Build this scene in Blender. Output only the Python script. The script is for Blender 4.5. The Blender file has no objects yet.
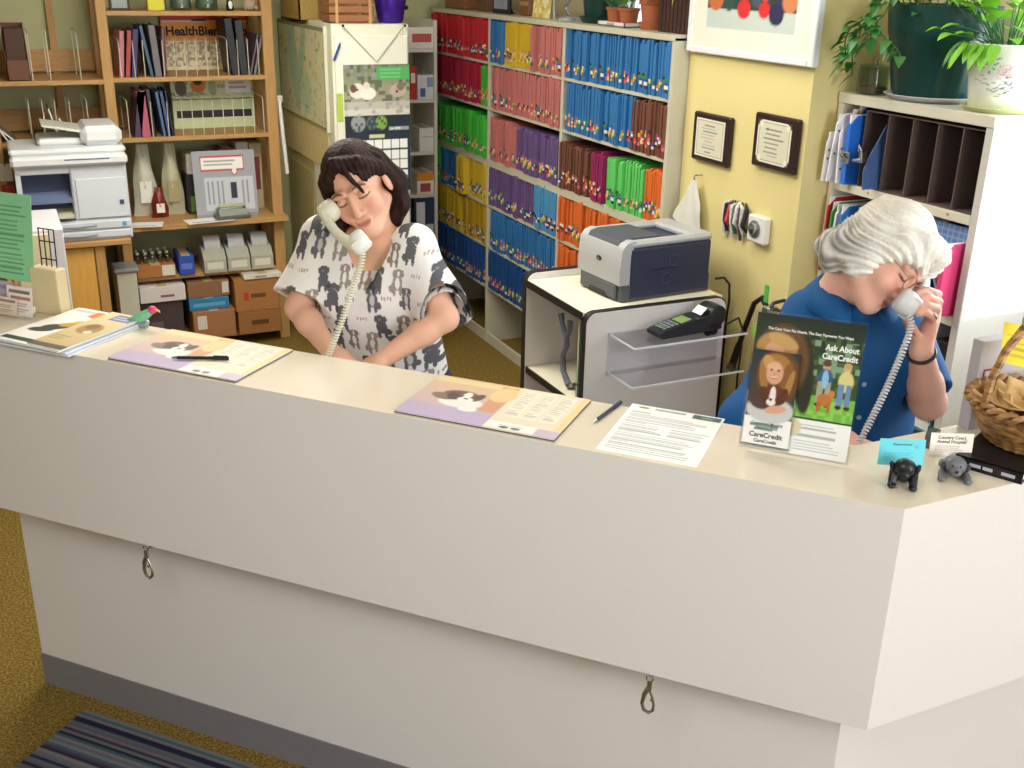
# Veterinary reception desk: everything is built from mesh code and procedural materials.
import bpy, bmesh, math, random
import numpy as np
from mathutils import Vector, Matrix, Euler
rnd = random.Random(7)
SC = bpy.context.scene
COL = SC.collection
PI = math.pi

# ---------------------------------------------------------------- materials
def lin(c):
    if isinstance(c, str):
        c = [int(c[i:i + 2], 16) / 255 for i in (0, 2, 4)]
    return tuple(x / 12.92 if x <= .04045 else ((x + .055) / 1.055) ** 2.4 for x in c)
MATS = {}
def pm(name, col, rough=.55, metal=0, var=.06, scale=14, bump=0, bscale=120, spec=.4, stretch=None, coat=0, emit=0, sss=0):
    if name in MATS:
        return MATS[name]
    m = bpy.data.materials.new(name); m.use_nodes = True
    nt = m.node_tree; b = nt.nodes['Principled BSDF']
    c = lin(col)
    b.inputs['Roughness'].default_value = rough; b.inputs['Metallic'].default_value = metal
    b.inputs['Specular IOR Level'].default_value = spec
    if coat: b.inputs['Coat Weight'].default_value = coat
    if sss:
        b.inputs['Subsurface Weight'].default_value = sss; b.inputs['Subsurface Scale'].default_value = .01
        b.inputs['Subsurface Radius'].default_value = (1, .4, .25)
    tc = nt.nodes.new('ShaderNodeTexCoord'); mp = nt.nodes.new('ShaderNodeMapping')
    nt.links.new(tc.outputs['Object'], mp.inputs['Vector'])
    if stretch: mp.inputs['Scale'].default_value = stretch
    nz = nt.nodes.new('ShaderNodeTexNoise'); nz.inputs['Scale'].default_value = scale; nz.inputs['Detail'].default_value = 3
    nt.links.new(mp.outputs['Vector'], nz.inputs['Vector'])
    mx = nt.nodes.new('ShaderNodeMix'); mx.data_type = 'RGBA'
    mx.inputs['A'].default_value = (*[x * (1 - var) for x in c], 1); mx.inputs['B'].default_value = (*[min(1, x * (1 + var)) for x in c], 1)
    nt.links.new(nz.outputs['Fac'], mx.inputs['Factor']); nt.links.new(mx.outputs['Result'], b.inputs['Base Color'])
    if bump:
        n2 = nt.nodes.new('ShaderNodeTexNoise'); n2.inputs['Scale'].default_value = bscale; n2.inputs['Detail'].default_value = 2
        nt.links.new(mp.outputs['Vector'], n2.inputs['Vector'])
        bp = nt.nodes.new('ShaderNodeBump'); bp.inputs['Strength'].default_value = bump; bp.inputs['Distance'].default_value = .01
        nt.links.new(n2.outputs['Fac'], bp.inputs['Height']); nt.links.new(bp.outputs['Normal'], b.inputs['Normal'])
    if emit:
        b.inputs['Emission Color'].default_value = (*c, 1); b.inputs['Emission Strength'].default_value = emit
    MATS[name] = m
    return m
def colmat(name, rough=.5, spec=.3, bump=0, sss=0, bscale=200):
    """material whose colour is the printed or natural colour stored on the mesh"""
    if name in MATS: return MATS[name]
    m = bpy.data.materials.new(name); m.use_nodes = True
    nt = m.node_tree; b = nt.nodes['Principled BSDF']
    a = nt.nodes.new('ShaderNodeAttribute'); a.attribute_name = 'Col'
    nt.links.new(a.outputs['Color'], b.inputs['Base Color'])
    b.inputs['Roughness'].default_value = rough; b.inputs['Specular IOR Level'].default_value = spec
    if sss:
        b.inputs['Subsurface Weight'].default_value = sss; b.inputs['Subsurface Scale'].default_value = .008
        b.inputs['Subsurface Radius'].default_value = (1, .4, .25)
    if bump:
        tc = nt.nodes.new('ShaderNodeTexCoord')
        n2 = nt.nodes.new('ShaderNodeTexNoise'); n2.inputs['Scale'].default_value = bscale
        nt.links.new(tc.outputs['Object'], n2.inputs['Vector'])
        bp = nt.nodes.new('ShaderNodeBump'); bp.inputs['Strength'].default_value = bump; bp.inputs['Distance'].default_value = .01
        nt.links.new(n2.outputs['Fac'], bp.inputs['Height']); nt.links.new(bp.outputs['Normal'], b.inputs['Normal'])
    MATS[name] = m
    return m
def glassy(name, tint, refl=.12, rough=.05):
    if name in MATS: return MATS[name]
    m = bpy.data.materials.new(name); m.use_nodes = True
    nt = m.node_tree; nt.nodes.remove(nt.nodes['Principled BSDF']); out = nt.nodes['Material Output']
    t = nt.nodes.new('ShaderNodeBsdfTransparent'); t.inputs['Color'].default_value = (*lin(tint), 1)
    g = nt.nodes.new('ShaderNodeBsdfGlossy'); g.inputs['Roughness'].default_value = rough
    f = nt.nodes.new('ShaderNodeLayerWeight'); f.inputs['Blend'].default_value = .5
    pw = nt.nodes.new('ShaderNodeMath'); pw.operation = 'POWER'; pw.inputs[1].default_value = 5
    ad = nt.nodes.new('ShaderNodeMath'); ad.operation = 'MULTIPLY_ADD'; ad.inputs[1].default_value = .7; ad.inputs[2].default_value = refl; ad.use_clamp = True
    nt.links.new(f.outputs['Facing'], pw.inputs[0]); nt.links.new(pw.outputs[0], ad.inputs[0])
    mx = nt.nodes.new('ShaderNodeMixShader')
    nt.links.new(ad.outputs[0], mx.inputs['Fac']); nt.links.new(t.outputs[0], mx.inputs[1]); nt.links.new(g.outputs[0], mx.inputs[2])
    nt.links.new(mx.outputs[0], out.inputs['Surface'])
    MATS[name] = m
    return m

# ---------------------------------------------------------------- mesh builder
def basis(d):
    d = Vector(d).normalized(); a = Vector((0, 0, 1)) if abs(d.z) < .9 else Vector((1, 0, 0))
    x = a.cross(d).normalized(); return x, d.cross(x), d
_BOXF = [(0, 3, 2, 1), (4, 5, 6, 7), (0, 1, 5, 4), (1, 2, 6, 5), (2, 3, 7, 6), (3, 0, 4, 7)]
class B:
    def __init__(s): s.v = []; s.f = []; s.m = []; s.k = 0; s.T = None
    def mat(s, k): s.k = k; return s
    def add(s, vs, fs, T=None):
        n = len(s.v); vs = [Vector(p) for p in vs]
        if T is not None: vs = [T @ p for p in vs]
        if s.T is not None: vs = [s.T @ p for p in vs]
        s.v += vs; s.f += [tuple(n + i for i in f) for f in fs]; s.m += [s.k] * len(fs)
        return s
    def box(s, lo, hi, T=None, bev=0):
        (x0, y0, z0), (x1, y1, z1) = lo, hi
        if not bev:
            return s.add([(x0, y0, z0), (x1, y0, z0), (x1, y1, z0), (x0, y1, z0), (x0, y0, z1), (x1, y0, z1), (x1, y1, z1), (x0, y1, z1)], _BOXF, T)
        e = min(bev, (x1 - x0) * .45, (y1 - y0) * .45, (z1 - z0) * .45)
        vs = []; fs = []; c = {}
        for ix, x in enumerate((x0, x1)):
            for iy, y in enumerate((y0, y1)):
                for iz, z in enumerate((z0, z1)):
                    sx, sy, sz = (1, -1)[ix] * e, (1, -1)[iy] * e, (1, -1)[iz] * e
                    for ax, p in enumerate(((x, y + sy, z + sz), (x + sx, y, z + sz), (x + sx, y + sy, z))):
                        c[ix, iy, iz, ax] = len(vs); vs.append(p)
        for d in (0, 1):
            fs.append(tuple(c[(d, a, b, 0)] for a, b in ((0, 0), (1, 0), (1, 1), (0, 1))))
            fs.append(tuple(c[(a, d, b, 1)] for a, b in ((0, 0), (1, 0), (1, 1), (0, 1))))
            fs.append(tuple(c[(a, b, d, 2)] for a, b in ((0, 0), (1, 0), (1, 1), (0, 1))))
        for a in (0, 1):
            for b in (0, 1):
                fs.append((c[a, b, 0, 0], c[a, b, 1, 0], c[a, b, 1, 1], c[a, b, 0, 1]))
                fs.append((c[a, 0, b, 0], c[a, 1, b, 0], c[a, 1, b, 2], c[a, 0, b, 2]))
                fs.append((c[0, a, b, 1], c[1, a, b, 1], c[1, a, b, 2], c[0, a, b, 2]))
        for k in [(a, b, d) for a in (0, 1) for b in (0, 1) for d in (0, 1)]:
            fs.append(tuple(c[(*k, ax)] for ax in range(3)))
        return s.add(vs, fs, T)
    def cbox(s, c, size, T=None, bev=0):
        return s.box([c[i] - size[i] / 2 for i in range(3)], [c[i] + size[i] / 2 for i in range(3)], T, bev)
    def tube(s, pts, r, n=8, closed=False, cap=True, T=None, flat=None):
        pts = [Vector(p) for p in pts]; N = len(pts); vs = []; fs = []
        rs = r if isinstance(r, (list, tuple)) else [r] * N
        x = None
        for i, p in enumerate(pts):
            if closed: d = pts[(i + 1) % N] - pts[i - 1]
            else: d = pts[min(i + 1, N - 1)] - pts[max(i - 1, 0)]
            d = d.normalized() if d.length > 1e-9 else Vector((0, 0, 1))
            if x is None: x, y, _ = basis(d)
            else:
                x = (x - d * x.dot(d)); x = x.normalized() if x.length > 1e-6 else basis(d)[0]; y = d.cross(x)
            for k in range(n):
                a = 2 * PI * k / n
                o = x * math.cos(a) * rs[i] + y * math.sin(a) * rs[i]
                if flat: o -= Vector(flat[0]) * o.dot(Vector(flat[0])) * (1 - flat[1])
                vs.append(p + o)
        R = N if closed else N - 1
        for i in range(R):
            for k in range(n):
                j = (i + 1) % N
                fs.append((i * n + k, i * n + (k + 1) % n, j * n + (k + 1) % n, j * n + k))
        if not closed and cap:
            fs.append(tuple(range(n - 1, -1, -1))); fs.append(tuple((N - 1) * n + k for k in range(n)))
        return s.add(vs, fs, T)
    def cyl(s, a, b, r, n=16, r2=None, T=None):
        return s.tube([a, b], [r, r if r2 is None else r2], n, T=T)
    def lathe(s, prof, c=(0, 0, 0), n=32, T=None, wob=None):
        vs = []; fs = []; N = len(prof); c = Vector(c)
        for (r, z) in prof:
            for k in range(n):
                a = 2 * PI * k / n; q = r * (1 + (wob(a, z) if wob else 0))
                vs.append(c + Vector((q * math.cos(a), q * math.sin(a), z)))
        for i in range(N - 1):
            for k in range(n):
                fs.append((i * n + k, i * n + (k + 1) % n, (i + 1) * n + (k + 1) % n, (i + 1) * n + k))
        if prof[0][0] > 1e-6: fs.append(tuple(range(n - 1, -1, -1)))
        if prof[-1][0] > 1e-6: fs.append(tuple((N - 1) * n + k for k in range(n)))
        return s.add(vs, fs, T)
    def ell(s, c, r, n=16, m=10, T=None, R=None):
        vs = []; fs = []
        if not isinstance(r, (tuple, list)): r = (r, r, r)
        for i in range(m + 1):
            th = PI * i / m
            for k in range(n):
                a = 2 * PI * k / n
                p = Vector((r[0] * math.sin(th) * math.cos(a), r[1] * math.sin(th) * math.sin(a), r[2] * math.cos(th)))
                if R is not None: p = R @ p
                vs.append(Vector(c) + p)
        for i in range(m):
            for k in range(n):
                fs.append((i * n + k, (i + 1) * n + k, (i + 1) * n + (k + 1) % n, i * n + (k + 1) % n))
        return s.add(vs, fs, T)
    def prism(s, pts, h, T=None):
        """2-D outline (counter-clockwise, local xy) extruded from z=0 to z=h"""
        n = len(pts)
        return s.add([(x, y, 0) for x, y in pts] + [(x, y, h) for x, y in pts],
                     [tuple(range(n - 1, -1, -1)), tuple(range(n, 2 * n))] + [(i, (i + 1) % n, n + (i + 1) % n, n + i) for i in range(n)], T)
    def text(s, body, size, T=None, bold=0, align='LEFT', squeeze=1):
        cu = bpy.data.curves.new('lettering', 'FONT'); cu.body = body; cu.size = size; cu.align_x = align
        cu.offset = bold; cu.resolution_u = 3
        ob = bpy.data.objects.new('lettering', cu); COL.objects.link(ob)
        dg = bpy.context.evaluated_depsgraph_get(); dg.update()
        me = bpy.data.meshes.new_from_object(ob.evaluated_get(dg))
        s.add([(p.co.x * squeeze, p.co.y, p.co.z) for p in me.vertices], [tuple(p.vertices) for p in me.polygons], T)
        bpy.data.objects.remove(ob); bpy.data.curves.remove(cu); bpy.data.meshes.remove(me)
        return s
    def grid(s, fn, nu, nv, T=None, flip=False):
        vs = [fn(i / nu, j / nv) for j in range(nv + 1) for i in range(nu + 1)]
        w = nu + 1
        fs = [(j * w + i, j * w + i + 1, (j + 1) * w + i + 1, (j + 1) * w + i) for j in range(nv) for i in range(nu)]
        if flip: fs = [f[::-1] for f in fs]
        return s.add(vs, fs, T)
    def build(s, name, mats, parent=None, angle=35, loc=None, rot=None):
        me = bpy.data.meshes.new(name)
        me.from_pydata([tuple(p) for p in s.v], [], s.f)
        for m in (mats if isinstance(mats, (list, tuple)) else [mats]): me.materials.append(m)
        me.polygons.foreach_set('material_index', s.m)
        me.validate()
        bm_ = bmesh.new(); bm_.from_mesh(me); bmesh.ops.recalc_face_normals(bm_, faces=bm_.faces); bm_.to_mesh(me); bm_.free()
        if angle:
            me.polygons.foreach_set('use_smooth', [True] * len(me.polygons)); me.set_sharp_from_angle(angle=math.radians(angle))
        me.update()
        o = bpy.data.objects.new(name, me); COL.objects.link(o)
        if parent is not None: o.parent = parent
        if loc is not None: o.location = loc
        if rot is not None: o.rotation_euler = rot
        return o

def tag(o, label, cat, group=None):
    o['label'] = label; o['category'] = cat
    if group: o['group'] = group
    return o
def thing(name, label, cat, loc=(0, 0, 0), rz=0, group=None, rot=None):
    o = bpy.data.objects.new(name, None); COL.objects.link(o); o.empty_display_size = .05
    o.location = loc; o.rotation_euler = rot if rot is not None else (0, 0, rz)
    return tag(o, label, cat, group)
def struct(o):
    o['kind'] = 'structure'; return o
def dup(o, loc, rz=None, label=None, group=None):
    r = o.copy(); COL.objects.link(r); r.location = loc
    if rz is not None: r.rotation_euler = (0, 0, rz)
    if label: r['label'] = label
    if group: r['group'] = group
    for ch in list(o.children):
        c = ch.copy(); COL.objects.link(c); c.parent = r
        for g in list(ch.children):
            d = g.copy(); COL.objects.link(d); d.parent = c
    return r
def TR(loc, rx=0, ry=0, rz=0): return Matrix.Translation(Vector(loc)) @ Euler((rx, ry, rz)).to_matrix().to_4x4()
def frame(o, x, y):
    """4x4 with local x, y along the given directions and origin o"""
    x = Vector(x).normalized(); y = Vector(y); y = (y - x * y.dot(x)).normalized(); z = x.cross(y)
    M = Matrix((x, y, z)).transposed().to_4x4(); M.translation = Vector(o); return M

# printed sheets: a fine grid whose vertices carry the printed colours
class Print:
    def __init__(s, w, h, nx, ny, bg):
        s.w, s.h, s.nx, s.ny = w, h, nx, ny
        s.X, s.Y = np.meshgrid(np.linspace(0, 1, nx + 1), np.linspace(0, 1, ny + 1))   # v = 0 at the bottom
        s.C = np.zeros((ny + 1, nx + 1, 3)); s.C[:] = lin(bg); s.rs = np.random.RandomState(3)
    def put(s, mask, c, a=1.0):
        m = (mask * a)[..., None]; s.C = s.C * (1 - m) + np.array(lin(c)) * m; return s
    def rect(s, x0, y0, x1, y1, c, a=1.0): return s.put(((s.X >= x0) & (s.X <= x1) & (s.Y >= y0) & (s.Y <= y1)).astype(float), c, a)
    def ell(s, cx, cy, rx, ry, c, ang=0, soft=.15, a=1.0):
        dx = (s.X - cx) * s.w; dy = (s.Y - cy) * s.h; ca, sa = math.cos(ang), math.sin(ang)
        d = np.sqrt(((dx * ca + dy * sa) / (rx * s.w)) ** 2 + ((-dx * sa + dy * ca) / (ry * s.w)) ** 2)
        return s.put(np.clip((1 - d) / soft + .5, 0, 1), c, a)
    def grad(s, x0, y0, x1, y1, c0, c1, horiz=False):
        m = (s.X >= x0) & (s.X <= x1) & (s.Y >= y0) & (s.Y <= y1)
        t = ((s.X - x0) / (x1 - x0) if horiz else (s.Y - y0) / (y1 - y0))[..., None]
        g = np.array(lin(c0)) * (1 - t) + np.array(lin(c1)) * t
        s.C[m] = g[m]; return s
    def noise(s, x0, y0, x1, y1, c, amt=.5, cell=3):
        n = s.rs.rand(s.ny // cell + 2, s.nx // cell + 2); n = np.repeat(np.repeat(n, cell, 0), cell, 1)[:s.ny + 1, :s.nx + 1]
        m = ((s.X >= x0) & (s.X <= x1) & (s.Y >= y0) & (s.Y <= y1)) * (n > 1 - amt)
        return s.put(m.astype(float), c, .8)
    def lines(s, x0, y0, x1, y1, n, c, fill=.45, a=.75):
        """n rows of small print"""
        for i in range(n):
            yy = y1 - (i + .5) * (y1 - y0) / n; hh = (y1 - y0) / n * fill / 2
            xe = x0 + (x1 - x0) * (.75 + .25 * s.rs.rand())
            s.rect(x0, yy - hh, xe, yy + hh, c, a * (.7 + .3 * s.rs.rand()))
        return s
    def build(s, name, parent=None, T=None, curve=None, mat=None, thick=.0012):
        T = T or Matrix.Identity(4)
        nx, ny = s.nx, s.ny; w = nx + 1; nv = w * (ny + 1)
        P = [((s.X[j, i]) * s.w, (s.Y[j, i]) * s.h, curve(s.X[j, i], s.Y[j, i]) if curve else 0) for j in range(ny + 1) for i in range(w)]
        fs = [(j * w + i, j * w + i + 1, (j + 1) * w + i + 1, (j + 1) * w + i) for j in range(ny) for i in range(nx)]
        rim = [i for i in range(w)] + [j * w + nx for j in range(1, ny + 1)] + [ny * w + i for i in range(nx - 1, -1, -1)] + [j * w for j in range(ny - 1, 0, -1)]
        back = [(P[i][0], P[i][1], P[i][2] - thick) for i in rim]; L = len(rim)
        fs += [(rim[(i + 1) % L], rim[i], nv + i, nv + (i + 1) % L) for i in range(L)]
        if not curve: fs.append(tuple(nv + i for i in range(L - 1, -1, -1)))
        me = bpy.data.meshes.new(name); me.from_pydata([tuple(T @ Vector(p)) for p in P + back], [], fs)
        C = np.ones((nv + L, 4)); C[:nv, :3] = s.C.reshape(-1, 3); C[nv:, :3] = [s.C.reshape(-1, 3)[i] for i in rim]
        at = me.color_attributes.new('Col', 'FLOAT_COLOR', 'POINT'); at.data.foreach_set('color', C.ravel())
        me.materials.append(mat or colmat('printed_paper', .45, .35)); me.update()
        o = bpy.data.objects.new(name, me); COL.objects.link(o)
        if parent is not None: o.parent = parent
        return o

# common materials
WHITE_LAM = pm('white_laminate', 'e9e6e4', .38, var=.03, scale=260, spec=.35)
PAPER = pm('white_paper', 'efeeea', .7, var=.02)
BLACK = pm('black_plastic', '16171a', .4, var=.1)
DARK = pm('dark_grey_plastic', '3a3c42', .45, var=.08)
STEEL = pm('polished_steel', 'b9bcc2', .25, metal=1, var=.05)
PUTTY = pm('putty_painted_steel', 'bdb9a4', .45, var=.05)
PINE = pm('pine_wood', 'b58d58', .5, var=.28, scale=7, stretch=(1, 9, 9), spec=.3)
PINE_V = pm('pine_wood_upright', 'b58d58', .5, var=.28, scale=7, stretch=(9, 9, 1), spec=.3)
INK = pm('black_ink', '1c1b20', .6)
GREYINK = pm('grey_ink', '77757a', .6)
CARD = pm('brown_cardboard', 'a9793f', .8, var=.1, bump=.1)
WHITEBOX = pm('white_cardboard', 'd9d6d2', .7, var=.04)
CLEAR = glassy('clear_acrylic', 'fefefe', .015)

# ---------------------------------------------------------------- camera
cam = bpy.data.cameras.new('camera'); cam.sensor_width = 36; cam.lens = 1073.5 * 36 / 1024; cam.clip_start = .05
camo = bpy.data.objects.new('camera', cam); COL.objects.link(camo)
Mc = Matrix(((.90626, .13570, -.40035), (-.42222, .33672, -.84164), (.02060, .93177, .36245))).to_4x4()
Mc.translation = Vector((0, 0, 2.1225)); camo.matrix_world = Mc
SC.camera = camo
SC.view_settings.view_transform = 'Standard'; SC.view_settings.look = 'None'; SC.view_settings.gamma = 1
SC.view_settings.use_curve_mapping = False; SC.view_settings.exposure = -0.1

# ---------------------------------------------------------------- the room
def carpet_mat():
    m = bpy.data.materials.new('olive_loop_carpet'); m.use_nodes = True; nt = m.node_tree; b = nt.nodes['Principled BSDF']
    b.inputs['Roughness'].default_value = .95; b.inputs['Specular IOR Level'].default_value = .1
    tc = nt.nodes.new('ShaderNodeTexCoord'); n1 = nt.nodes.new('ShaderNodeTexNoise'); n1.inputs['Scale'].default_value = 130; n1.inputs['Detail'].default_value = 2
    n2 = nt.nodes.new('ShaderNodeTexNoise'); n2.inputs['Scale'].default_value = 2.2
    nt.links.new(tc.outputs['Object'], n1.inputs['Vector']); nt.links.new(tc.outputs['Object'], n2.inputs['Vector'])
    cr = nt.nodes.new('ShaderNodeValToRGB'); cr.color_ramp.elements[0].position = .3; cr.color_ramp.elements[0].color = (*lin('55441c'), 1)
    cr.color_ramp.elements[1].position = .7; cr.color_ramp.elements[1].color = (*lin('98804a'), 1)
    e = cr.color_ramp.elements.new(.5); e.color = (*lin('75602c'), 1)
    nt.links.new(n1.outputs['Fac'], cr.inputs['Fac']); nt.links.new(cr.outputs['Color'], b.inputs['Base Color'])
    bp = nt.nodes.new('ShaderNodeBump'); bp.inputs['Strength'].default_value = .6; bp.inputs['Distance'].default_value = .004
    nt.links.new(n1.outputs['Fac'], bp.inputs['Height']); nt.links.new(bp.outputs['Normal'], b.inputs['Normal'])
    return m
YEL = pm('yellow_wall_paint', 'd8ca8c', .7, var=.03, scale=3, bump=.05, bscale=300)
GREENISH = pm('pale_green_wall_paint', 'b3b488', .7, var=.03, scale=3, bump=.05, bscale=300)
CREAM = pm('cream_wall_paint', 'e6d9b4', .7, var=.03, scale=3, bump=.05, bscale=300)
CEIL = pm('ceiling_tile_white', 'e8e6de', .8, var=.02)
FR = pm('window_frame_white', 'e6e6e2', .4)
struct(B().box((-4, -3, -.1), (4.2, 6.8, 0)).build('floor', carpet_mat()))
struct(B().box((-4, -3, 2.62), (4.2, 6.8, 2.7)).build('ceiling', CEIL))
struct(B().box((-4, 6.6, 0), (3.1, 6.75, 2.62)).build('wall_back', GREENISH))
struct(B().box((2.57, 3.035, 0), (2.98, 3.795, 2.62)).build('wall_column', YEL))
w = B()
def wall_hole(w, x0, x1, ys, zs, y0, y1, zt=2.62):
    w.box((x0, y0, 0), (x1, y1, zs[0])); w.box((x0, y0, zs[1]), (x1, y1, zt))
    w.box((x0, y0, zs[0]), (x1, ys[0], zs[1])); w.box((x0, ys[1], zs[0]), (x1, y1, zs[1]))
wall_hole(w, 3.06, 3.18, (3.95, 5.25), (1.2, 2.4), 3.45, 6.6)
wall_hole(w, 3.06, 3.18, (1.3, 2.62), (1.05, 2.4), 0.6, 3.45)
struct(w.build('wall_right', CREAM))
def window(n, y0, y1, z0, z1):
    b = B()
    for a in (y0, y1 - .05): b.box((3.09, a, z0), (3.15, a + .05, z1))
    for a in (z0, z1 - .05): b.box((3.09, y0, a), (3.15, y1, a + .05))
    b.box((3.10, (y0 + y1) / 2 - .02, z0), (3.14, (y0 + y1) / 2 + .02, z1))
    f = struct(b.build('window_%d' % n, FR))
    B().box((3.115, y0 + .04, z0 + .04), (3.122, y1 - .04, z1 - .04)).build('pane', glassy('window_glass', 'f4f8f8', .03), f)
window(1, 3.95, 5.25, 1.2, 2.4); window(2, 1.3, 2.62, 1.05, 2.4)
struct(B().box((2.555, 3.03, 0), (2.57, 3.38, .1)).build('baseboard_right', pm('grey_vinyl_base', '5b5659', .5)))

# ---------------------------------------------------------------- light
wd = bpy.data.worlds.new('sky'); SC.world = wd; wd.use_nodes = True
bg = wd.node_tree.nodes['Background']; bg.inputs['Color'].default_value = (.86, .92, 1, 1); bg.inputs['Strength'].default_value = 2.2
def area(name, loc, size, power, col, rot=(0, 0, 0)):
    l = bpy.data.lights.new(name, 'AREA'); l.shape = 'RECTANGLE'; l.size, l.size_y = size; l.energy = power; l.color = col
    o = bpy.data.objects.new(name, l); COL.objects.link(o); o.location = loc; o.rotation_euler = rot; return o
area('ceiling_lamp', (.9, 4.35, 2.58), (1.2, 1.2), 66, (1, .95, .84))
area('ceiling_lamp', (1.7, 3.1, 2.58), (1.2, .6), 22, (1, .95, .86))
area('ceiling_lamp', (-.6, .6, 2.58), (1.2, 1.2), 46, (1, 1, 1))
area('window_daylight', (2.1, -1.9, 1.75), (2.0, 1.6), 118, (.90, .94, 1), Vector((-.42, 1, -.2)).to_track_quat('-Z', 'Z').to_euler())
area('window_daylight', (3.05, 1.95, 1.75), (.9, 1.1), 26, (.9, .95, 1), Vector((-1, .12, -.1)).to_track_quat('-Z', 'Z').to_euler())
struct(B().box((-4.1, -3, 0), (-4, 6.75, 2.62)).build('wall_left', CREAM))
w = B(); w.box((-4, -3.0, 0), (1.37, -2.9, 2.62)).box((2.05, -3.0, 0), (4.2, -2.9, 2.62)).box((1.37, -3, 0), (2.05, -2.9, 1.0)).box((1.37, -3, 2.5), (2.05, -2.9, 2.62)); struct(w.build('wall_front', CREAM))
struct(B().box((3.12, -3, 0), (4.2, .7, 2.62)).build('wall_side', CREAM))
bl_ = thing('window_blind', 'white horizontal slat blind in the front window of the lobby', 'blind', (1.71, -2.87, 2.5))
for i in range(34): B().box((-.36, -.022, -.0015), (.36, .022, .0015), TR((0, 0, -.045 * i - .02), rx=-.6)).build('slat', FR, bl_)
B().box((-.37, -.02, -.01), (.37, .02, .02)).build('head_rail', FR, bl_)
sl = bpy.data.lights.new('sun', 'SUN'); sl.energy = 3.2; sl.color = (1, .96, .88); sl.angle = .006
so = bpy.data.objects.new('sun', sl); COL.objects.link(so); so.rotation_euler = Vector((.25, 1, -.12)).to_track_quat('-Z', 'Z').to_euler()

# ---------------------------------------------------------------- reception counter
KA = math.radians(-47.28); KX, KY = 1.4333, 1.2963
cd = Vector((math.cos(KA), math.sin(KA), 0)); cn = Vector((-math.sin(KA), math.cos(KA), 0))
def CP(s, t, z=1.1946): return Vector((KX, KY, z)) + cd * s + cn * t
TOPM = pm('cream_counter_laminate', 'e4d9c4', .16, var=.02, scale=200, spec=.5)
FRONTM = pm('speckled_counter_laminate', 'd9d5d2', .4, var=.07, scale=420, spec=.35)
KICK = pm('grey_rubber_kick', '78757a', .55)
ctr = thing('reception_counter', 'long angled white laminate reception counter with an overhanging top panel', 'counter')
XE = 3.0; YB = KY + .262
inner = Vector((KX, KY, 0)) + cn * .262
si = (YB - inner.y) / cd.y; corner = inner + cd * si
L0 = -2.9
def xy(v): return (v.x, v.y)
P_out = [xy(CP(L0, 0)), (KX, KY), (XE, KY), (XE, YB), xy(corner), xy(CP(L0, .262))]
B().prism(P_out, .0025, TR((0, 0, 1.1921))).build('counter_top', TOPM, ctr)
t = .03
o2 = Vector((KX, KY, 0)) + cn * t; s2 = (KY + t - o2.y) / cd.y; c2 = o2 + cd * s2
B().prism([xy(CP(L0, 0)), (KX, KY), (XE, KY), (XE, KY + t), xy(c2), xy(CP(L0, t))], .5031, TR((0, 0, .689))).build('front_panel', FRONTM, ctr)
def corner_at(off, offy):
    o = Vector((KX, KY, 0)) + cn * off; s = (KY + offy - o.y) / cd.y; return o + cd * s
b0, b1 = corner_at(.121, .121), corner_at(.262, .262)
bl, bl2 = CP(-2.392, .121), CP(-2.392, .262)
B().prism([xy(bl), xy(b0), (XE, KY + .121), (XE, YB), xy(b1), xy(bl2)], 1.0821, TR((0, 0, .11))).build('base_panel', FRONTM, ctr)
k0, k1 = corner_at(.117, .117), corner_at(.258, .258)
B().prism([xy(CP(-2.394, .117)), xy(k0), (XE, KY + .117), (XE, KY + .258), xy(k1), xy(CP(-2.394, .258))], .11).build('kick_strip', KICK, ctr)
B().prism([xy(CP(-2.35, .262)), xy(CP(-.4, .262)), xy(CP(-.4, .36)), xy(CP(-2.35, .36))], .025, TR((0, 0, 1.02))).build('writing_shelf', WHITE_LAM, ctr)

# leash hooks under the panel
def hook(s, lab):
    o = thing('leash_hook', lab, 'hook', CP(s, .0, .6), KA, 'swivel leash hooks on the counter front')
    b = B(); b.tube([(0, .03, .075), (0, -.004, .085), (0, -.012, .08)], .004); b.cyl((0, -.012, .06), (0, -.012, .085), .006, 10)
    b.tube([(.007 * math.cos(a), -.012, .088 + .007 * math.sin(a)) for a in np.linspace(0, 2 * PI, 12, endpoint=False)], .0022, 6, closed=True)
    b.build('swivel', STEEL, o)
    pts = [(-.002, -.012, .062), (-.009, -.012, .045), (-.013, -.012, .02), (-.008, -.012, .003), (.003, -.012, -.001), (.012, -.012, .008), (.013, -.012, .022)]
    B().tube(pts, [.006, .006, .0045, .004, .004, .004, .003]).build('hook_body', STEEL, o)
    B().tube([(.013, -.012, .022), (.009, -.012, .04), (.002, -.012, .056)], .003).cyl((.009, -.018, .04), (.009, -.022, .04), .003, 8).build('thumb_gate', STEEL, o)
hook(-1.809, 'chrome swivel snap hook hanging from the counter front, nearer the rug')
hook(-.452, 'chrome swivel snap hook hanging from the counter front below the white flyer')

# striped rug
r = Print(1.3, .75, 10, 150, '2a2a38'); cols = ['24243a', '5a5560', '2b2f45', '6a6468', '1f2030', '3f5a63', '4a3a4c', '757070', '23233a', '55606b']
for i in range(75):
    r.rect(0, i / 75, 1, (i + 1) / 75, cols[rnd.randrange(len(cols))], .9)
rug = r.build('striped_rug', None, frame(CP(-2.176, -.695, .012), cd, cn), mat=colmat('woven_rug', .95, .1, .5, bscale=350), thick=.011)
tag(rug, 'dark blue and grey striped woven mat on the floor before the counter', 'rug')

# ---------------------------------------------------------------- things on the counter
def lam(s, t, dz=0, rz=0): return CP(s, t, 1.1946 + dz), KA + rz

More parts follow.
